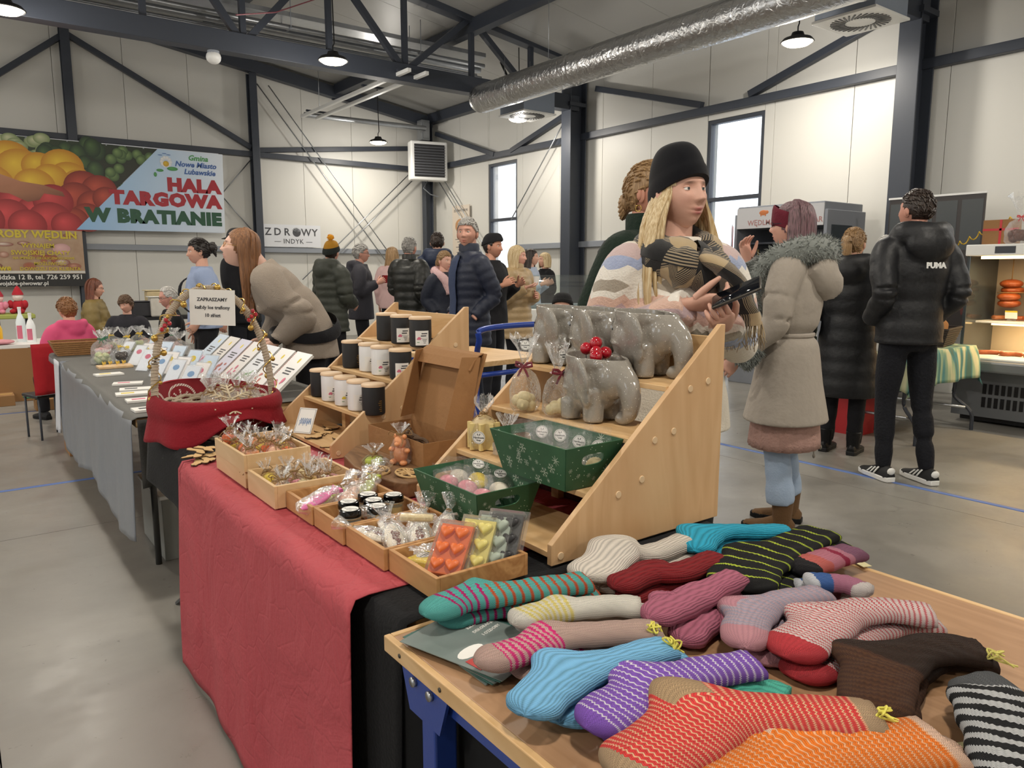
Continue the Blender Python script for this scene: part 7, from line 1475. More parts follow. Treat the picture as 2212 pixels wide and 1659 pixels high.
# sweets
M_choc = pm('chocolate', '#2a1c16', .5); M_candy = pm('mixed_candy', '#d9c7a8', .5, var=(60, .9, '#6aa36a')); M_candy2 = pm('red_white_candy', '#e3d3cf', .5, var=(50, .9, '#c0444c')); M_bowg = pm('green_ribbon', '#2f6b4c', .4); M_bowy = pm('yellow_ribbon', '#d8b53c', .4)
SW = [('bag of dark chocolates in shiny wrap on the grey table', .93, 5.78, .07, .16, M_choc, M_bowy), ('cellophane bag of striped candy with green ribbon', .86, 6.15, .075, .2, M_candy2, M_bowg), ('cellophane bag of white nougat with yellow ribbon', 1.05, 6.3, .075, .2, M_candy, M_bowy), ('cellophane bag of green leaf sweets beside the handle', 1.22, 6.2, .08, .2, pm('green_candy', '#7fae7a', .5, var=(40, .8, '#dfe3d2')), M_bowg), ('bag of pink and green jellies beside the blue sweater', 1.35, 5.95, .08, .18, pm('pink_green_candy', '#d98f93', .5, var=(40, .9, '#79a87b')), None), ('low heap of cream biscuits in open wrap', .80, 5.70, .08, .1, M_candy, None), ('cellophane bag of nuts behind the chocolates', 1.0, 6.6, .075, .19, M_candy, M_bowy), ('cellophane bag of white sweets by the wicker basket', .93, 6.45, .07, .18, M_candy2, M_bowg), ('bag of wrapped toffees at the back of the table', 1.2, 6.65, .075, .19, M_candy, M_bowy), ('bag of fruit jellies at the seller side of the table', 1.4, 6.4, .075, .18, M_candy2, M_bowg)]
for k, (lab, x, y, w_, hh, mm, tie) in enumerate(SW):
 bag(lab, (x, y, GZ + .006), k, w_, w_ * .9, hh, hh * .66, (lambda: lump(w_ * .62, k, 14)), mm, tie or 'twine', 140 + k, M_film, .7, 'sweet_bag', 'sweets')
t = thing('wooden_tray', 'small wooden tray with yellow bows at the table edge', 'tray', (.83, 5.45, GZ + .0055)); MB().box((0, 0, .008), (.2, .14, .015)).build('board', M_pale, t, smooth=False, bevel=.002)
for k in range(4): bow(MB(), V((-.06 + .04 * k, .02 * (k % 2), .03)), .022).build('yellow_bow', M_bowy, t)
t = thing('bread_basket', 'rectangular brown wicker basket behind the sweets', 'basket', (.74, 6.52, GZ + .0055)); M_bw = pm('brown_wicker', '#8a6238', .8, bump=(70, .6))
for k in range(7): w_ = .13 + .006 * k; MB().tube([(w_ * sx, .1 * sy + .004 * sy * k, .008 + .015 * k) for sx, sy in ((-1, -1), (1, -1), (1, 1), (-1, 1))], .008, 6, loop=True).build('wicker_row', M_bw, t)
MB().box((0, 0, .004), (.25, .19, .006)).build('bottom', M_bw, t)
# towel, chair and crates at the far end
q = MB(); q.grid(lambda u, v: V((.566 - .022 * v - .01 * math.sin(u * 12) * v, 6.0 + .24 * u, GZ + .008 - .5 * v)), 12, 16); tag(q.build('white_towel', pm('white_towel', '#d3d4da', .9, var=(5, .4, '#aeb1ba')), solid=.008), 'white cloth hanging over the far table edge', 'towel')
t = thing('plastic_chair', 'chair draped with red jacket behind the grey table end', 'chair', (.575, 7.2, 0), .3); t.scale = (.62, .7, .85); M_rj = cloth('red_jacket', '#b0202a', '#8b161f', .6)
MB().box((0, 0, .42), (.42, .42, .03)).build('seat', M_black, t, bevel=.01); bk = MB().box((.0, -.21, .68), (.42, .03, .46)).build('backrest', M_black, t, bevel=.01)
for x in (-.18, .18):
 for y in (-.18, .18): MB().cyl((x, y, 0), (x, y, .41), .014, seg=8).build('leg', M_steel, t)
q = MB(); q.grid(lambda u, v: V(((u - .5) * .5, -.245 - .03 * math.sin(u * 9) * v - .02, .93 - .48 * v)), 14, 12); q.build('red_jacket', M_rj, bk, solid=.02)
for k, z in enumerate((0, .24)):
 t = thing('produce_crate', ('green banded fruit carton under the table, lower of the two', 'green banded fruit carton under the table, upper of the two')[k], 'carton', (.80, 6.45, z + .001)); w_, d_, hh = .36, .3, .22
 for sx in (-1, 1): MB().box((sx * w_ / 2, 0, .085), (.008, d_, .17)).build('card_wall', M_card, t, smooth=False); MB().box((sx * w_ / 2, 0, .20), (.01, d_, .05)).build('green_band', pm('green_print', '#4f7a3c', .6), t, smooth=False)
 for sy in (-1, 1): MB().box((0, sy * d_ / 2, .085), (w_, .008, .17)).build('card_wall', M_card, t, smooth=False); MB().box((0, sy * d_ / 2, .20), (w_, .01, .05)).build('green_band', pm('green_print', '#4f7a3c', .6), t, smooth=False)
 MB().box((0, 0, .006), (w_, d_, .008)).build('bottom', M_card, t, smooth=False)
# ================================================================ cardboard fronted stall with toys
t = thing('toy_stall', 'stall table with brown cardboard front', 'table', (-.05, 9.75, 0)); M_cb = pm('cardboard_panel', '#9d764c', .8, var=(2, .25, '#8a6540'))
MB().box((0, 0, .585), (1.75, .8, .03)).build('tabletop', M_white, t, smooth=False); MB().box((0, -.405, .285), (1.75, .012, .56)).build('front_panel', M_cb, t, smooth=False); MB().box((.875, 0, .285), (.012, .8, .56)).build('end_panel', M_cb, t, smooth=False)
for x in (-.8, .8): MB().box((x, .35, .28), (.05, .05, .57)).build('leg', M_legm, t, smooth=False)
t = thing('shelf_table', 'small table with olive cloth behind the cardboard stall', 'table', (.15, 10.75, 0)); MB().box((0, 0, .84), (1.3, .6, .05)).build('top', pm('olive_cloth', '#9aa052', .8), t, smooth=False, bevel=.01)
for x in (-.6, .6):
 for y in (-.25, .25): MB().box((x, y, .41), (.04, .04, .81)).build('leg', M_steel, t, smooth=False)
def plush(lab, p, c1, c2, s, hat=None):
 t = thing('plush_toy', lab, 'toy', p, R.uniform(-.5, .5)); ma, mb_ = pm('plush_' + c1, c1, .95, bump=(60, .6)), pm('plush_' + c2, c2, .95, bump=(60, .6))
 MB().ell((0, 0, .075 * s), (.07 * s, .06 * s, .078 * s)).build('body', ma, t); MB().ell((0, -.01, .18 * s), .052 * s).build('head', mb_, t)
 for sx in (-1, 1): MB().ell((sx * .07 * s, -.03, .1 * s), (.03 * s, .03 * s, .045 * s)).build('arm', ma, t); MB().ell((sx * .04 * s, -.06 * s, .025 * s), (.03 * s, .045 * s, .026 * s)).build('leg', ma, t)
 if hat: MB().lathe([(.055 * s, .2 * s), (.05 * s, .22 * s), (.02 * s, .28 * s), (0, .3 * s)], (0, -.01, 0), 14).build('hat', pm('plush_' + hat, hat, .95), t)
PT = [('grey plush toy on the olive table', .25, .0, '#8c8c90', '#9a9aa0', 1.2, None), ('pink plush toy with red hat on the olive table', .45, .02, '#d5859a', '#e6c7c4', 1.2, '#a32a3a'), ('red and white santa plush on the olive table', .62, .0, '#a8222e', '#e2d6d0', 1.3, '#a8222e'), ('violet and white plush ball toy', .08, -.1, '#6c5a9a', '#d6d0e0', 1.0, None), ('black plush toy behind the santa', .35, .18, '#1b1a1e', '#7a3f46', 1.6, '#3a1a1e'), ('purple striped plush toy at the table corner', -.15, -.05, '#7d5fa8', '#cfc4dd', 1.1, None)]
for lab, x, y, c1, c2, s_, ht in PT: plush(lab, (x * 1.15 - .05, 10.72 + y, .866), c1, c2, s_ * .85, ht)
for k, (x, y, c_, hh, lab) in enumerate(((.38, 9.62, '#e0b42c', .26, 'yellow painted bottle with orange drawing'), (.15, 9.7, '#e9e3d6', .2, 'white bottle with cream cap on the cardboard stall'), (.60, 9.75, '#dfe8ec', .36, 'pale blue decorated tall bottle'), (-.02, 9.62, '#efeae0', .12, 'white squat jar on the cardboard stall'), (.68, 9.6, '#eef0f0', .3, 'white decorated tall bottle'))):
 t = thing('decorated_bottle', lab, 'bottle', (x, y, .601)); MB().lathe([(0, 0), (.042, 0), (.045, .02), (.045, hh * .6), (.03, hh * .75), (.016, hh * .85), (.016, hh), (0, hh)], seg=18).build('bottle', pm('bottle_' + c_, c_, .3), t); MB().cyl((0, 0, hh), (0, 0, hh + .02), .018).build('cap', M_white, t); MB().grid(lambda u, v: V((.0458 * math.cos(-2.6 + 1.2 * u), .0458 * math.sin(-2.6 + 1.2 * u), hh * (.1 + .4 * v))), 8, 1).build('painting', pm('orange_drawing', '#c8643c', .6) if k == 0 else M_pink if k > 1 else M_cream, t)
for k in range(5): tag(MB().ell((-.5 + .22 * k, 9.48 + .03 * (k % 2), .63), (.14, .1, .028), 16, 8).build('folded_textile', pm('textile_%d' % k, ('#d8b2b0', '#7a1f35', '#cfc6bd', '#223050', '#c98c94')[k], .9, bump=(30, .5))), ('pale pink', 'wine red', 'cream', 'navy', 'rose')[k] + ' folded knit textile on the cardboard stall', 'textile')
for k, (x, y, w_) in enumerate(((.28, 9.22, .34), (.69, 8.72, .2))):
 t = thing('low_carton', ('flat cardboard carton on the floor before the cardboard stall', 'low brown carton with green net on the floor')[k], 'carton', (x, y, 0)); MB().box((0, 0, .055), (w_, .25, .11)).build('carton', M_cb, t, smooth=False, bevel=.004); MB().box((0, 0, .1105), (w_ * .9, .05, .001)).build('tape', pm('parcel_tape', '#c9a765', .3), t, smooth=False)
q = MB()
for k in range(16): q.tube(cat_rom([(R.uniform(.5, .72), R.uniform(8.6, 8.75), .125 + R.uniform(0, .03)) for _ in range(4)], 4), .006, 5)
tag(q.build('green_netting', pm('green_net', '#3f7d58', .7)), 'heap of green netting on the low carton', 'netting', kind=None)
t = thing('food_table', 'dark table by the wall stacked with trays and cups', 'table', (2.3, 11.2, 0)); MB().box((0, 0, .74), (1.3, .7, .04)).build('top', M_black, t, smooth=False)
for x in (-.6, .6):
 for y in (-.3, .3): MB().box((x, y, .36), (.04, .04, .72)).build('leg', M_steel, t, smooth=False)
for k, (x, y, hh, c_, lab) in enumerate(((2.05, 11.05, .2, '#2b2b30', 'stack of black trays on the dark table'), (2.28, 11.0, .26, '#cfcac0', 'white food container on the dark table'), (2.55, 11.1, .16, '#8f8f86', 'grey food container on the dark table'), (2.3, 11.3, .34, '#c7b48c', 'pile of flatbreads on a tray'))):
 t = thing('food_container', lab, 'container', (x, y, .7605)); MB().box((0, 0, hh / 2), (.26, .2, hh)).build('body', pm('container_' + c_, c_, .6, var=(20, .5)), t, bevel=.02, smooth=False); MB().box((0, 0, hh + .006), (.3, .22, .012)).build('lid', pm('container_lid_%d' % k, ('#3a3a40', '#e0ded8', '#a9a9a0', '#d8c9a4')[k], .5), t, bevel=.004, smooth=False)
# ================================================================ banners and signs on the gable wall
def vc(name): return pm(name, '#ffffff', .45, vcol=True)
M_vp = vc('banner_print'); RX = Matrix.Rotation(PI / 2, 3, 'X')   # disc facing -y
ba = thing('market_banner', 'wide vinyl banner with vegetable photo and HALA TARGOWA W BRATIANIE', 'banner', (1.9, 14.72, 2.08)); bx0, bx1 = -1.6, 2.335   # local x range
MB().box(((bx0 + bx1) / 2, .004, .72), (bx1 - bx0, .006, 1.45)).build('vinyl_sheet', pm('banner_white', '#dfe3ea', .4, bump=(3, .15)), ba, smooth=False)
q = MB(); L = [0]
def ell(cx, cz, rx, rz, c1, c2, seg=26, dz=.00015):
 L[0] += 1; y = -.0005 - dz * L[0]; k0 = q.p((cx - rx * .25, y, cz + rz * .3)); q.c[k0] = hx(c1); ids = []
 for i in range(seg): j = q.p((cx + rx * math.cos(2 * PI * i / seg), y, cz + rz * math.sin(2 * PI * i / seg))); q.c[j] = hx(c2); ids.append(j)
 for i in range(seg): q.face(k0, ids[i], ids[(i + 1) % seg])
def pol(pts, cols):
 L[0] += 1; y = -.0005 - .00015 * L[0]; ids = []
 for (x, z), c in zip(pts, cols if isinstance(cols, list) else [cols] * len(pts)): j = q.p((x, y, z)); q.c[j] = hx(c); ids.append(j)
 q.face(*ids)
q.col = (.99, 1, 1, 1)
def bxz(px, py): p = aty(px, py, 14.72); return p.x - 1.9, p.z - 2.08
pol([bxz(-160, 275), bxz(340, 322), bxz(165, 493), bxz(-160, 490)], ['#3a4a2e', '#222c1c', '#281c14', '#302418'])
rr = random.Random(4)
for k in range(22): px, py = rr.uniform(-60, 110), rr.uniform(295, 345); ell(*bxz(px, py), .12, .09, '#cfd2a8', '#7d8f5e')
for k in range(22): px, py = rr.uniform(95, 210), rr.uniform(312, 385); ell(*bxz(px, py), .13, .16, '#4f6b3c', '#1f3320')
for k in range(18): px = rr.uniform(235, 325); py = rr.uniform(325, 335 + (330 - px) * .9 + 20); ell(*bxz(px, py), .085, .085, '#7f9a5c', '#3c5530')
for px, py, r in ((-20, 350, 30), (20, 345, 34), (45, 365, 36), (85, 360, 26), (135, 360, 32), (150, 385, 30), (170, 395, 24), (110, 385, 26), (75, 400, 30), (-30, 400, 40)): ell(*bxz(px, py), r * .0098, r * .0088, '#f0c83a', '#c8861c')
for px, py, r in ((180, 405, 30), (215, 412, 28), (165, 430, 30), (205, 445, 28), (230, 430, 22), (190, 470, 26), (160, 475, 22), (-25, 440, 36), (10, 430, 30), (-10, 480, 34)): ell(*bxz(px, py), r * .0098, r * .0092, '#c2503a', '#7d2216')
for px, py, r in ((40, 440, 30), (80, 460, 30), (20, 470, 32), (115, 435, 30), (110, 478, 34), (60, 487, 28), (-40, 475, 32), (145, 487, 24)): ell(*bxz(px, py), r * .0098, r * .0092, '#d9484a', '#8e1c20')
pol([bxz(-160, 350), bxz(-30, 365), bxz(45, 392), bxz(95, 400), bxz(135, 415), bxz(140, 425), bxz(95, 418), bxz(85, 432), bxz(60, 436), bxz(20, 418), bxz(-30, 412), bxz(-160, 420)], ['#b98262', '#c08a6a', '#b57a5a', '#a06848', '#8c5a40', '#7a4a34', '#9a6448', '#7a4a34', '#80503a', '#a87050', '#a06a4c', '#a06a4c'])
pol([bxz(340, 322), bxz(480, 334), bxz(486, 503), bxz(165, 496)], ['#bcd6ef', '#e6edf5', '#dfe6ef', '#8fbce6'])
q.build('printed_photo', M_vp, ba, fix=False, smooth=False)
WX = Matrix.Rotation(PI / 2, 4, 'X')
def wt(s, px, py, size, mat, bold=.0, align='RIGHT', sx=1, dy=-.017, par=ba, off=(1.9, 14.72, 2.08), shear=0, sp=1): p = aty(px, py, 14.72); text(s, size, mat, par, Matrix.Translation((p.x - off[0], dy, p.z - off[2])) @ WX, bold=bold, align=align, sx=sx, shear=shear, sp=sp)
M_tr = pm('banner_red', '#a8202e', .45); M_tg = pm('banner_green', '#1f5238', .45); M_tb = pm('banner_blue', '#3f66a8', .45)
wt('HALA', 474, 407, .30, M_tr, .022, sx=1.12, sp=1.1); wt('TARGOWA', 475, 439, .30, M_tr, .022, sx=1.12, sp=1.1); wt('W BRATIANIE', 477, 476, .30, M_tg, .022, sx=1.1, sp=1.1)
wt('Gmina', 448, 345, .13, pm('banner_leaf_green', '#4d9a55', .45), .004, shear=.25); wt('Nowe Miasto', 466, 361, .13, M_tb, .004, shear=.25); wt('Lubawskie', 464, 376, .13, M_tb, .004, shear=.25)
q = MB(); q.col = (.99, 1, 1, 1); L[0] = 125
for k in range(10): a = 2 * PI * k / 10; x, z = bxz(358, 350); ell(x + .07 * math.cos(a), z + .07 * math.sin(a), .035, .035, '#f3f3ee', '#d8dce2', 12)
ell(*bxz(358, 354), .05, .05, '#e3c23a', '#c89a24', 16); ell(*bxz(372, 365), .09, .035, '#5aa35c', '#3f8a49'); ell(*bxz(345, 368), .06, .025, '#5aa35c', '#3f8a49'); ell(*bxz(335, 377), .025, .04, '#5aa35c', '#3f8a49')
for k in range(3): ell(*bxz(345 + 9 * k, 335 - 3 * (k % 2)), .04, .008, '#5f86bd', '#5f86bd', 10)
q.build('flower_emblem', M_vp, ba, fix=False, smooth=False)
for k in range(14): MB().cyl((bx0 + .05 + .29 * k, -.002, 1.42), (bx0 + .05 + .29 * k, .0, 1.42), .012, seg=8).build('eyelet', M_galv, ba)
# meat banner below
ma_ = thing('meat_banner', 'smaller meat products banner with yellow lettering WYROBY WĘDLIN', 'banner', (.6, 14.66, 1.12)); MB().box((0, .004, .46), (2.6, .006, .92)).build('vinyl_sheet', pm('banner_meat', '#8f5a3c', .45, var=(3.2, 1.0, '#cdb79a')), ma_, smooth=False); MB().box((0, -.0005, .105), (2.6, .004, .21)).build('black_footer', pm('banner_black', '#232323', .45), ma_, smooth=False); MB().box((0, -.0005, .235), (2.6, .004, .04)).build('white_band', pm('banner_white_band', '#d8d4cc', .45), ma_, smooth=False)
q = MB(); q.col = (.99, 1, 1, 1); L[0] = 8; rr = random.Random(9)
for k in range(36): ell(rr.uniform(-1.2, 1.25), rr.uniform(.3, .85), rr.uniform(.05, .14), rr.uniform(.03, .07), rr.choice(('#c9937c', '#b46a52', '#dbb7a4', '#a85c3c', '#e3d5c6')), rr.choice(('#7a3f2c', '#8c4a36', '#a06a54')))
ell(.98, .62, .13, .085, '#e0b4b0', '#c99a98')
q.build('printed_meats', M_vp, ma_, fix=False, smooth=False)
M_ty = pm('banner_yellow', '#d3bd35', .45)
def mt(s, x, z, size, mat, bold=0, al='CENTER', sx=1): text(s, size, mat, ma_, Matrix.Translation((x, -.012, z)) @ WX, bold=bold, align=al, sx=sx)
mt('WYROBY WĘDLIN', 1.22, .84, .165, M_ty, .006, 'RIGHT'); mt('WYNAJEM', .65, .66, .1, M_ty, .002); mt('SWOJSKIEJ CHATY', .68, .545, .1, M_ty, .002); mt('NA IMPREZY OKOLICZNOŚCIOWE', .72, .46, .055, M_ty, .001); mt('MOŻLIWOŚĆ', .8, .37, .075, M_ty, .001); mt('DOWOZU DO KLIENTA', .8, .285, .08, M_ty, .001); mt('zowe', .25, .3, .13, M_ty, .004, 'RIGHT')
mt('ul. Grunwaldzka 12 B, tel. 726 259 951', 1.26, .15, .105, M_paper, .002, 'RIGHT'); mt('swojskie-piwowar.pl', .75, .05, .09, M_paper, .002, 'RIGHT')
# turkey sign
t = thing('shop_sign', 'white panel sign ZDROWY INDYK on the gable wall', 'sign', (5.6, 14.86, 1.87)); MB().box((0, 0, .2), (1.25, .01, .44)).build('panel', pm('sign_white', '#dcdee2', .4), t, smooth=False)
for s_, x in (('Z', -.46), ('D', -.27), ('R', -.08), ('W', .32), ('Y', .5)): text(s_, .2, M_print, t, Matrix.Translation((x, -.008, .27)) @ WX, bold=.003)
text('— INDYK —', .13, M_print, t, Matrix.Translation((.05, -.008, .09)) @ WX, sp=1.1)
q = MB(); q.disc((.12, -.0065, .27), .085, RX, 20); q.build('turkey_emblem', M_print, t, fix=False)
for k in range(7): a = .4 + k * .36; MB().tube([(.12, -.008, .27), (.12 + .1 * math.cos(a), -.008, .27 + .1 * math.sin(a))], .006, 4).build('tail_feather', M_galv, t)
# food poster on the window wall
t = thing('food_poster', 'tall cream poster with roast picture beside the far window', 'poster', (8.9, 13.68, 1.55)); YX = frame_m((0, 0, 0), (0, -1, 0), (0, 0, 1))
MB().box((0, 0, .6), (.012, .66, 1.22)).build('sheet', pm('poster_cream', '#d8cbbb', .5), t, smooth=False); MB().ell((-.008, .02, .78), (.004, .2, .15), 16, 8).build('roast_print', pm('roast_print', '#9c6a42', .5, var=(9, .9, '#d9a878')), t)
text('ZDROWY INDYK', .07, M_print, t, Matrix.Translation((-.008, 0, 1.1)) @ YX); 
for k in range(8): MB().box((-.0068, 0, .5 - .055 * k), (.001, (.45, .3, .2, .4, .22, .35, .15, .28)[k], .012)).build('text_line', M_print, t, smooth=False)
# ================================================================ fridge with pig logo
t = thing('display_fridge', 'tall grey open display fridge with white WĘDLMAR header', 'fridge', (8.15, 5.2, 0)); M_fr = pm('fridge_grey', '#8c9098', .35, .2)
for c_, d_ in (((.38, 0, 1.0), (.04, 1.2, 2.0)), ((0, -.585, 1.02), (.8, .04, 2.04)), ((0, .585, 1.02), (.8, .04, 2.04)), ((0, 0, .15), (.8, 1.14, .3))): MB().box(c_, d_).build('cabinet_panel', M_fr, t, smooth=False, bevel=.006)
MB().box((0, 0, 2.0), (.8, 1.13, .26)).build('header', M_fr, t, smooth=False, bevel=.01); MB().box((-.405, 0, 1.99), (.012, 1.13, .24)).build('header_sign', pm('header_white', '#d9d9dc', .3), t, smooth=False)
for z in (.55, .95, 1.35, 1.7): MB().box((.05, 0, z), (.6, 1.12, .02)).build('shelf', M_steel, t, smooth=False)
MB().box((-.1, -.61, 1.15), (.42, .006, 1.45)).build('side_window', pm('smoked_glass', '#3c4246', .08), t, smooth=False)
FX = frame_m((0, 0, 0), (0, -1, 0), (0, 0, 1))
for yy in (.2, -.35):
 text('WĘDLMAR', .085, pm('logo_pink_red', '#b98582', .5), t, Matrix.Translation((-.413, yy, 1.93)) @ FX, bold=.001)
 q = MB(); q.ell((-.413, yy, 2.045), (.003, .055, .03), 14, 8); q.ell((-.413, yy - .05, 2.05), (.003, .022, .02), 10, 6)
 for d_ in (-.03, .03): q.box((-.413, yy + d_, 2.015), (.004, .012, .02))
 q.build('pig_logo', pm('logo_orange', '#d98248', .5), t)
rr = random.Random(3)
for z in (.561, .961, 1.361):
 for k in range(9):
  b_ = thing('glass_bottle', 'dark glass bottle on a shelf of the display fridge', 'bottle', (8.0 + .1 * (k % 2), 4.75 + .11 * k, z), group='bottles in the display fridge'); MB().lathe([(0, 0), (.036, 0), (.037, .15), (.014, .2), (.013, .27), (0, .27)], seg=12).build('glass', pm('bottle_glass_%d' % (k % 3), ('#2c3a22', '#1f2420', '#6a5a2a')[k % 3], .15), b_); MB().cyl((0, 0, .06), (0, 0, .12), .0375, seg=12).build('label', M_paper, b_)
t = thing('wine_shelf', 'small wooden stand with bottles beside the fridge', 'stand', (5.75, 4.75, 0)); 
for z in (.75, 1.05): MB().box((0, 0, z), (.3, .35, .02)).build('shelf', M_pine, t, smooth=False)
for x in (-.14, .14):
 for y in (-.16, .16): MB().box((x, y, .62), (.02, .02, 1.24)).build('post', M_pine, t, smooth=False)
for k in range(6):
 b_ = thing('glass_bottle', 'bottle with gold neck on the small wooden stand', 'bottle', (5.66 + .09 * (k % 3), 4.68 + .12 * (k // 3), .761 if k < 3 else 1.061), group='bottles on the wooden stand'); MB().lathe([(0, 0), (.034, 0), (.035, .15), (.014, .2), (.013, .26), (0, .26)], seg=12).build('glass', pm('bottle_glass_y', '#9a8b3a', .15) if k > 2 else MATS['bottle_glass_0'], b_); MB().cyl((0, 0, .2), (0, 0, .262), .0155, seg=10).build('foil', GOLD, b_)
for k, (px, py) in enumerate(((1580, 540), (1573, 640))):
 p = atx(px, py, 7.6); t = thing('paper_flag', ('small red and white flag in front of the near window', 'small red and white flag lower on the same pole')[k], 'flag', tuple(p), .6); MB().cyl((0, 0, -1.2 if k else -.5), (0, 0, .3), .006, seg=6).build('pole', M_steel2, t)
 MB().grid(lambda u, v: V((.005 + .12 * u * (1 - .8 * v), .01 * math.sin(u * 6), .02 + .26 * v)), 6, 6).build('red_pennant', pm('flag_red', '#b7202c', .7), t, solid=.002); MB().box((.06, 0, -.02), (.12, .003, .06)).build('white_panel', M_paper, t, smooth=False)
# ================================================================ meat counter
m_warm = pm('warm_panel', '#b59a78', .5); M_ctr = pm('counter_grey', '#7b7e82', .4, .2); M_in = pm('perforated_back', '#b8ab98', .5, var=(3, .3))
t = thing('meat_counter', 'refrigerated meat counter with warm lit sausages', 'counter', (7.75, 1.6, 0)); y0, y1 = -1.4, 1.42
def cb(c_, d_, nm, mat, bv=.006): return MB().box(c_, d_).build(nm, mat, t, smooth=False, bevel=bv)
cb((.0, .0, .27), (.76, 2.84, .42), 'base', M_ctr); cb((-.05, 0, .045), (.6, 2.7, .05), 'plinth', M_black); cb((-.1, 0, .54), (.98, 2.86, .1), 'bumper', M_ctr, .02); cb((.33, 0, 1.06), (.04, 2.84, 1.0), 'back_wall', M_in); cb((-.1, 0, .60), (.84, 2.8, .02), 'display_deck', M_white); cb((.12, 0, .90), (.42, 2.8, .018), 'upper_shelf', M_white)
cb((0, -1.43, .86), (.9, .03, .5), 'end_panel', M_ctr); cb((.05, 1.405, 1.03), (.72, .03, .98), 'end_panel', MATS['smoked_glass']); cb((.0, 0, 1.55), (.72, 2.84, .1), 'canopy', M_white, .01)
for k in range(14): cb((-.383, 1.15 - .05 * (k % 7), .2 + .12 * (k // 7)), (.006, .03, .09), 'vent_slot', M_black, 0)
cb((-.386, .15, .30), (.004, .22, .07), 'control_panel', M_black, 0); cb((-.389, .2, .30), (.003, .03, .02), 'red_display', pm('display_red', '#a02030', .4), 0)
for k, (yy, c_) in enumerate(((1.1, '#3a3d44'), (.8, '#8fa3cf'), (.45, '#d8d4d0'), (.1, '#8fa3cf'))): cb((-.362, yy, 1.55), (.003, .16, .06), 'canopy_sticker', pm('sticker_%d' % k, c_, .5), 0)
cb((-.3, 0, 1.485), (.05, 2.6, .025), 'light_tube', pm('warm_tube', '#ffd590', .5, emit=5), 0); cb((.05, 0, .878), (.04, 2.6, .02), 'shelf_light', pm('warm_tube', '#ffd590', .5), 0)
for z, e_ in ((1.46, 26), (.86, 16)):
 l = bpy.data.lights.new('counter_light', 'AREA'); l.shape = 'RECTANGLE'; l.size = .05; l.size_y = 2.5; l.energy = e_; l.color = (1, .72, .36); lo = bpy.data.objects.new('counter_light', l); COL.objects.link(lo); lo.parent = t; lo.location = (-.28 if z > 1 else .02, 0, z)
text('WINER', .085, M_white, t, Matrix.Translation((-.32, 1.425, 1.13)) @ frame_m((0, 0, 0), (1, 0, 0), (0, 0, 1)), align='LEFT') if 0 else None
M_saus = pm('smoked_sausage', '#8c3f1f', .35, bump=(50, .3), var=(14, .7, '#b5652f')); M_ham = pm('netted_ham', '#7d3418', .4, bump=(30, 1.0), var=(24, .8, '#b7602c')); M_saus2 = pm('pale_sausage', '#b0734a', .4, var=(14, .6, '#8c4a2a'))
for k in range(10):
 y = 1.2 - .26 * k; hg = thing('hanging_ham', 'string netted smoked ham hanging in the lit counter', 'ham', (7.88, 1.6 + y, 1.27), group='hanging hams in the counter'); hg.scale = (1.5, 1.5, 1); q = MB()
 for j in range(4): q.ell((.03 * math.sin(j * 2 + k), 0, -.02 - .06 * j), (.06, .065, .042), 12, 8)
 q.build('ham', M_ham, hg); MB().cyl((0, 0, .0), (0, 0, .21), .003, seg=5).build('string', M_twine, hg)
 MB().tube([(.065 * math.cos(a), .068 * math.sin(a), -.1) for a in [2 * PI * j / 12 for j in range(12)]], .004, 5, loop=True).build('net_cord', M_twine, hg)
rr = random.Random(8)
for lvl, (z, x0) in enumerate(((.935, 7.85), (.628, 7.55))):
 for k in range(13):
  y = 2.85 - .2 * k; pts = cat_rom([(x0 + rr.uniform(-.03, .1), y - .1, z), (x0 + .04 + rr.uniform(-.04, .04), y - .03, z + .003), (x0 + rr.uniform(-.02, .06), y + .04, z), (x0 + .05 + rr.uniform(-.04, .04), y + .09, z)], 5)
  tag(MB().tube(pts, [.006] + [.021] * 14 + [.006], 10).build('smoked_sausage', M_saus if (k + lvl) % 3 else M_saus2), ('smoked sausage on the upper shelf of the meat counter', 'smoked sausage on the lower deck of the meat counter')[lvl], 'sausage', ('sausages on the upper shelf', 'sausages on the lower deck')[lvl])
for k in range(8):
 tg = thing('price_card', 'yellow topped price card standing among the sausages', 'price card', (7.80, 2.75 - .3 * k, .911), group='price cards in the meat counter'); MB().box((0, 0, .05), (.003, .1, .06), Matrix.Rotation(-.2, 3, 'Y')).build('card', M_paper, tg, smooth=False); MB().box((-.005, 0, .083), (.004, .1, .022), Matrix.Rotation(-.2, 3, 'Y')).build('yellow_strip', M_ty, tg, smooth=False); MB().box((.006, 0, .012), (.02, .06, .022)).build('holder', M_clam, tg, smooth=False)
for k in range(3):
 p = (7.72, 2.72 - .34 * k, 1.602); bag(('gift basket in cellophane on the counter canopy nearest the black poster', 'gift basket in gold speckled cellophane on the canopy', 'tall gift basket in cellophane on the counter canopy')[k], p, k, .13 + .03 * (k == 2), .12, .45 + .25 * (k == 2), .24 + .1 * (k == 2), (lambda: lump(.085, k, 14)), pm('hamper_goods_%d' % k, ('#6a3a2c', '#a98b4a', '#b9a46a')[k], .5, var=(30, .9, '#3c2418')), M_satin if k != 1 else M_bowy, 200 + k, M_film, .8, 'gift_hamper', 'hamper')
t = thing('kraft_box', 'brown gift box with red ribbon cross on the counter canopy', 'box', (7.95, 2.95, 1.601)); MB().box((0, 0, .12), (.06, .3, .24)).build('box', M_card, t, smooth=False); MB().box((-.031, 0, .12), (.003, .02, .24)).box((-.031, 0, .15), (.003, .3, .02)).build('red_ribbon', M_satin, t, smooth=False)
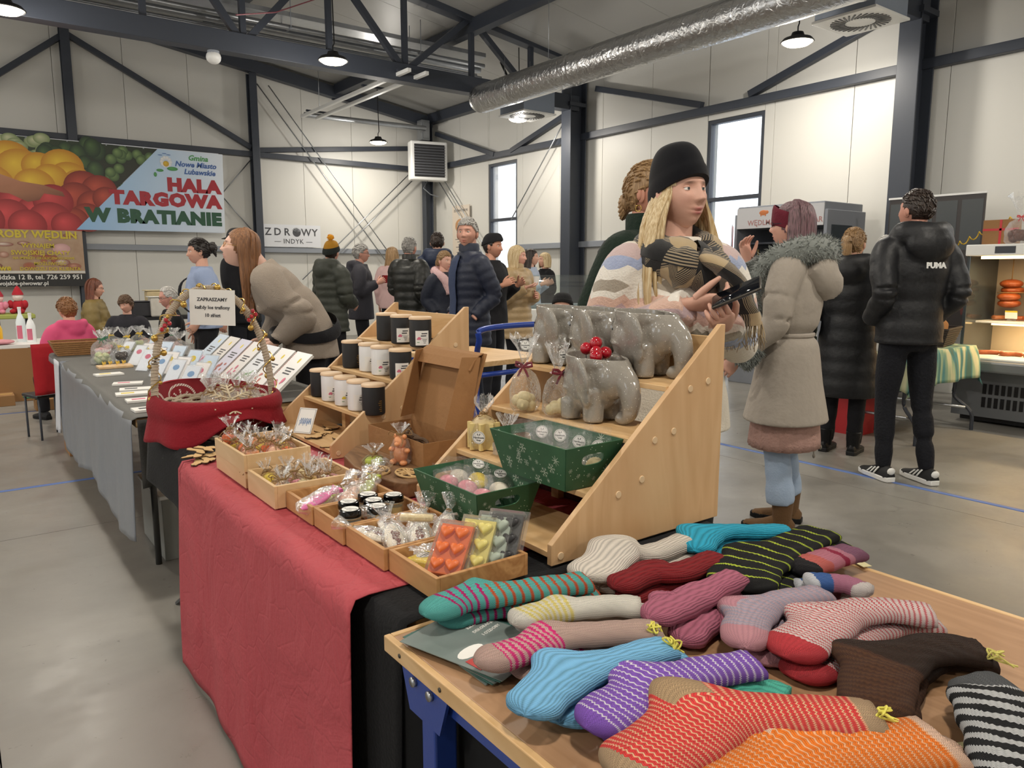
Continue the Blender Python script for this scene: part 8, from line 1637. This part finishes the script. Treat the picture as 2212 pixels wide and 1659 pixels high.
t = thing('hanging_card', 'white tilted card with red print above the hampers', 'sign', (7.5, 2.2, 2.08), rot=(.5, .3, .5)); MB().box((0, 0, 0), (.35, .01, .3)).build('card', pm('card_pinkish', '#d9c9cb', .5), t, smooth=False); MB().ell((.02, -.006, 0), (.06, .002, .05)).build('red_print', M_satin, t); MB().tube([(0, .008, .1), (.12, .0, -.2), (.16, .13, -.5)], .004, 5).build('wire_stand', M_steel2, t)
q = MB(); q.tube([(8.0 + .025 * math.cos(k * .9), 3.35 - .012 * k, 1.62 + .006 * k + .025 * math.sin(k * .9)) for k in range(40)], .006, 5); tag(q.build('curly_streamer', pm('streamer_yellow', '#d6b02e', .4)), 'curly yellow streamer beside the black poster', 'streamer')
# black sausage poster
t = thing('sausage_poster', 'black poster board of hanging sausages behind the meat stall', 'poster', (8.3, 3.72, .75)); M_pb = pm('poster_dark', '#221c1a', .35, var=(4, .6, '#3a2f2a'))
MB().box((0, 0, .7), (.02, .95, 1.36)).build('board', M_pb, t, smooth=False); MB().box((-.004, 0, 1.39), (.03, .97, .02)).build('white_rail', M_white, t, smooth=False)
for k in range(4): MB().box((-.0112, .36 - .24 * k, 1.08), (.002, .2, .5)).build('window_print', pm('poster_window', '#3b3f40', .3), t, smooth=False)
for k in range(11): MB().ell((-.011, .42 - .085 * k, .45 + .03 * math.sin(k * 2)), (.003, .028, .26), 10, 8).build('sausage_print', pm('poster_sausage', '#6a2f28', .4, var=(9, .6, '#3f1a18')), t)
for y in (-.42, .42): MB().box((.0, y, -.355), (.03, .03, .75)).build('stand_leg', M_steel, t, smooth=False)
# slate board beside counter
t = thing('slate_sign', 'dark slate sign with white lettering beside the meat counter', 'sign', (6.98, 3.12, 1.02)); t.matrix_world = frame_m((7.3, 3.3, 1.02), (.8, -.6, 0), (0, 0, 1)); MB().box((0, 0, 0), (.34, .62, .015)).build('board', M_pb, t, smooth=False); text('WINNER', .075, M_white, t, Matrix.Translation((.0, -.05, .009))); text('SZWEDY', .075, M_white, t, Matrix.Translation((.0, -.15, .009)))
MB().box((0, -.66, -.01), (.03, .72, .02)).build('stand', M_steel, t, smooth=False)
# ================================================================ green cloth table
t = thing('folding_table', 'folding table with curved legs under the green patterned cloth', 'table', (6.5, 3.08, 0)); MB().box((0, 0, .71), (1.2, .64, .03)).build('tabletop', M_white, t, smooth=False)
for x in (-.45, .45):
 for y in (-.25, .25): MB().tube(cat_rom([(x, y, .69), (x, y, .4), (x + .02, y * 1.0, .28), (x + (.05 if x > 0 else -.05), y * 1.5, .16), (x + (.06 if x > 0 else -.06), y * 1.55, .0)], 4), .016, 8).build('leg', M_steel, t)
 MB().tube([(x, -.35, .2), (x, .35, .2)], .012, 8).build('cross_bar', M_galv, t)
m, nt, b = newmat('green_striped_cloth'); b.inputs['Roughness'].default_value = .85; tc = N(nt, 'ShaderNodeTexCoord'); wv = N(nt, 'ShaderNodeTexNoise', {'Vector': N(nt, 'ShaderNodeMapping', {0: tc.outputs['Object'], 3: (1, 1, .03)}).outputs[0], 'Scale': 11, 'Detail': 2}); r_ = N(nt, 'ShaderNodeValToRGB', {0: wv.outputs[0]}); e = r_.color_ramp.elements; e[0].position = .38; e[0].color = hx('#4f6f63'); e[1].position = .62; e[1].color = hx('#c9c7a2')
for p_, c_ in ((.46, '#3f7f88'), (.53, '#8fa98a')): n_ = e.new(p_); n_.color = hx(c_)
nt.links.new(r_.outputs[0], b.inputs['Base Color']); M_gc = m
q = MB()
def gcl(u, v):
 """rectangular cloth: pushed over all four edges"""
 x = (u - .5) * 1.78; y = (v - .5) * 1.2; hx_, hy_ = .61, .33; dx = max(0, abs(x) - hx_); dy = max(0, abs(y) - hy_); dn = max(dx, dy) + .25 * min(dx, dy)
 fx = math.copysign(min(abs(x), hx_) + .05 * (1 - math.exp(-dx * 9)) + .03 * math.sin(y * 16) * min(1, dx * 5) * (dx > 0), x); fy = math.copysign(min(abs(y), hy_) + .05 * (1 - math.exp(-dy * 9)) + .025 * math.sin(x * 15) * min(1, dy * 5), y)
 return V((fx, fy, .7275 - dn))
o = q.grid(gcl, 50, 40).build('green_tablecloth', M_gc, solid=.003, ang=180, loc=(6.5, 3.08, 0)); tag(o, 'green and cream striped cloth hanging over the table corners', 'tablecloth')
t = thing('wicker_hamper', 'dark wicker basket with paper lining on the green table', 'basket', (6.8, 3.0, .7315), .2); M_dw = pm('dark_wicker', '#2b211a', .7, bump=(60, .7))
for k in range(8): w_, d_ = .2 + .008 * k, .14 + .006 * k; MB().tube([(w_ * sx, d_ * sy, .01 + .02 * k) for sx, sy in ((-1, -1), (1, -1), (1, 1), (-1, 1))], .011, 6, loop=True).build('wicker_row', M_dw, t)
MB().box((0, 0, .008), (.4, .28, .01)).build('bottom', M_dw, t); MB().box((-.05, .0, .17), (.34, .22, .14), Matrix.Rotation(.3, 3, 'Y')).build('paper_lining', M_card, t, smooth=False, bevel=.02)
t = thing('printed_bag', 'white paper bag printed with pine cones on the green table', 'bag', (6.02, 3.0, .7315), .3); MB().rings([[V((.12 * math.copysign(abs(math.cos(a)) ** .5, math.cos(a)) * k_, .08 * math.copysign(abs(math.sin(a)) ** .5, math.sin(a)) * k_, z)) for a in [2 * PI * j / 20 for j in range(20)]] for z, k_ in ((.0, .95), (.02, 1), (.12, 1.05), (.2, .9), (.22, .7))]).build('bag', M_paper, t)
for x in (-.05, .03): MB().ell((x, -.084, .1), (.024, .006, .04), 10, 8).build('pine_cone_print', pm('cone_print', '#8c6a45', .6), t)
t = thing('green_jar', 'small jar of pickles on the green table', 'jar', (6.2, 3.2, .7315)); MB().lathe([(0, 0), (.04, 0), (.042, .08), (.034, .1), (0, .1)], seg=16).build('jar', pm('pickle_green', '#5f6b34', .2), t); MB().cyl((0, 0, .1), (0, 0, .12), .038).build('lid', GOLD, t)
for k, (x, y, c_, lab) in enumerate(((6.1, 3.3, '#a01c22', 'red crate under the green table'), (6.45, 3.35, '#1c1c1f', 'black bag under the green table'))):
 t = thing('storage_crate', lab, 'crate', (x, y, 0)); 
 for sx in (-1, 1): MB().box((sx * .12, 0, .15), (.012, .3, .3)).build('wall', pm('crate_' + c_, c_, .5), t, smooth=False)
 for sy in (-1, 1): MB().box((0, sy * .15, .15), (.24, .012, .3)).build('wall', MATS['crate_' + c_], t, smooth=False)
 MB().box((0, 0, .01), (.24, .3, .012)).build('bottom', MATS['crate_' + c_], t, smooth=False)
# ================================================================ blue trolley and glass stall between the shoppers
t = thing('hand_trolley', 'blue tubular hand trolley with board behind the plywood racks', 'trolley', (2.6, 3.6, 0), .12); M_bt = pm('blue_tube', '#1f3f9a', .3)
MB().tube(cat_rom([(-.28, -.12, .12), (-.28, -.12, .8), (-.33, -.2, .98), (-.28, -.2, 1.05), (.25, -.2, 1.05), (.33, -.2, 1.0), (.28, -.12, .8), (.28, -.12, .12)], 6), .017, 10).build('push_handle', M_bt, t); MB().tube([(-.28, -.12, .78), (.28, -.12, .78)], .015, 8).build('cross_bar', M_bt, t)
MB().box((0, .25, .14), (.6, .9, .03)).build('platform', M_ply, t, smooth=False); MB().box((.05, .25, .84), (.56, .75, .03)).build('top_board', M_ply, t, smooth=False, bevel=.003)
for x in (-.24, .3): MB().box((x, .55, .49), (.03, .03, .67)).build('post', M_bt, t, smooth=False)
for x in (-.22, .22):
 for y in (-.1, .58): MB().cyl((x - .015, y, .062), (x + .015, y, .062), .06, seg=18).build('wheel', M_black, t)
t = thing('paper_cup', 'white paper cup in the blonde shopper\'s hand', 'cup'); e, w_ = GP['J'][1]; mw = Matrix.Translation(GP['root'].location) @ Matrix.Rotation(GP['yaw'], 4, 'Z'); t.location = mw @ (GP['T'](w_) + V((-.085, .075, .02))); MB().lathe([(0, 0), (.026, 0), (.036, .1), (.038, .1), (.034, .098), (0, .09)], seg=18).build('cup', M_paper, t)
t = thing('paper_cup', 'red cup held by the grey haired man in charcoal jacket', 'cup'); e, w_ = RC['J'][0]; mw = Matrix.Translation(RC['root'].location) @ Matrix.Rotation(RC['yaw'], 4, 'Z'); t.location = mw @ (RC['T'](w_) + V((.05, .1, .0))); MB().lathe([(0, 0), (.03, 0), (.04, .1), (.042, .1), (.038, .098), (0, .09)], seg=18).build('cup', pm('red_cup', '#b0262c', .4), t)
t = thing('glass_stall', 'curved glass screen counter beside the blonde shopper', 'counter', (6.3, 7.2, 0), -.64); MB().box((0, 0, .45), (1.3, .5, .9)).build('counter_base', M_white, t, smooth=False, bevel=.01); MB().grid(lambda u, v: V(((u - .5) * 1.25, -.2 + .25 * math.sin(v * 1.4), .9 + .42 * v)), 8, 8).build('glass_screen', film('stall_glass', (.8, .9, .87), .3, .03, 1, (2, .02)), t); MB().box((0, .1, .93), (1.1, .3, .05)).build('tray', M_steel2, t, smooth=False)
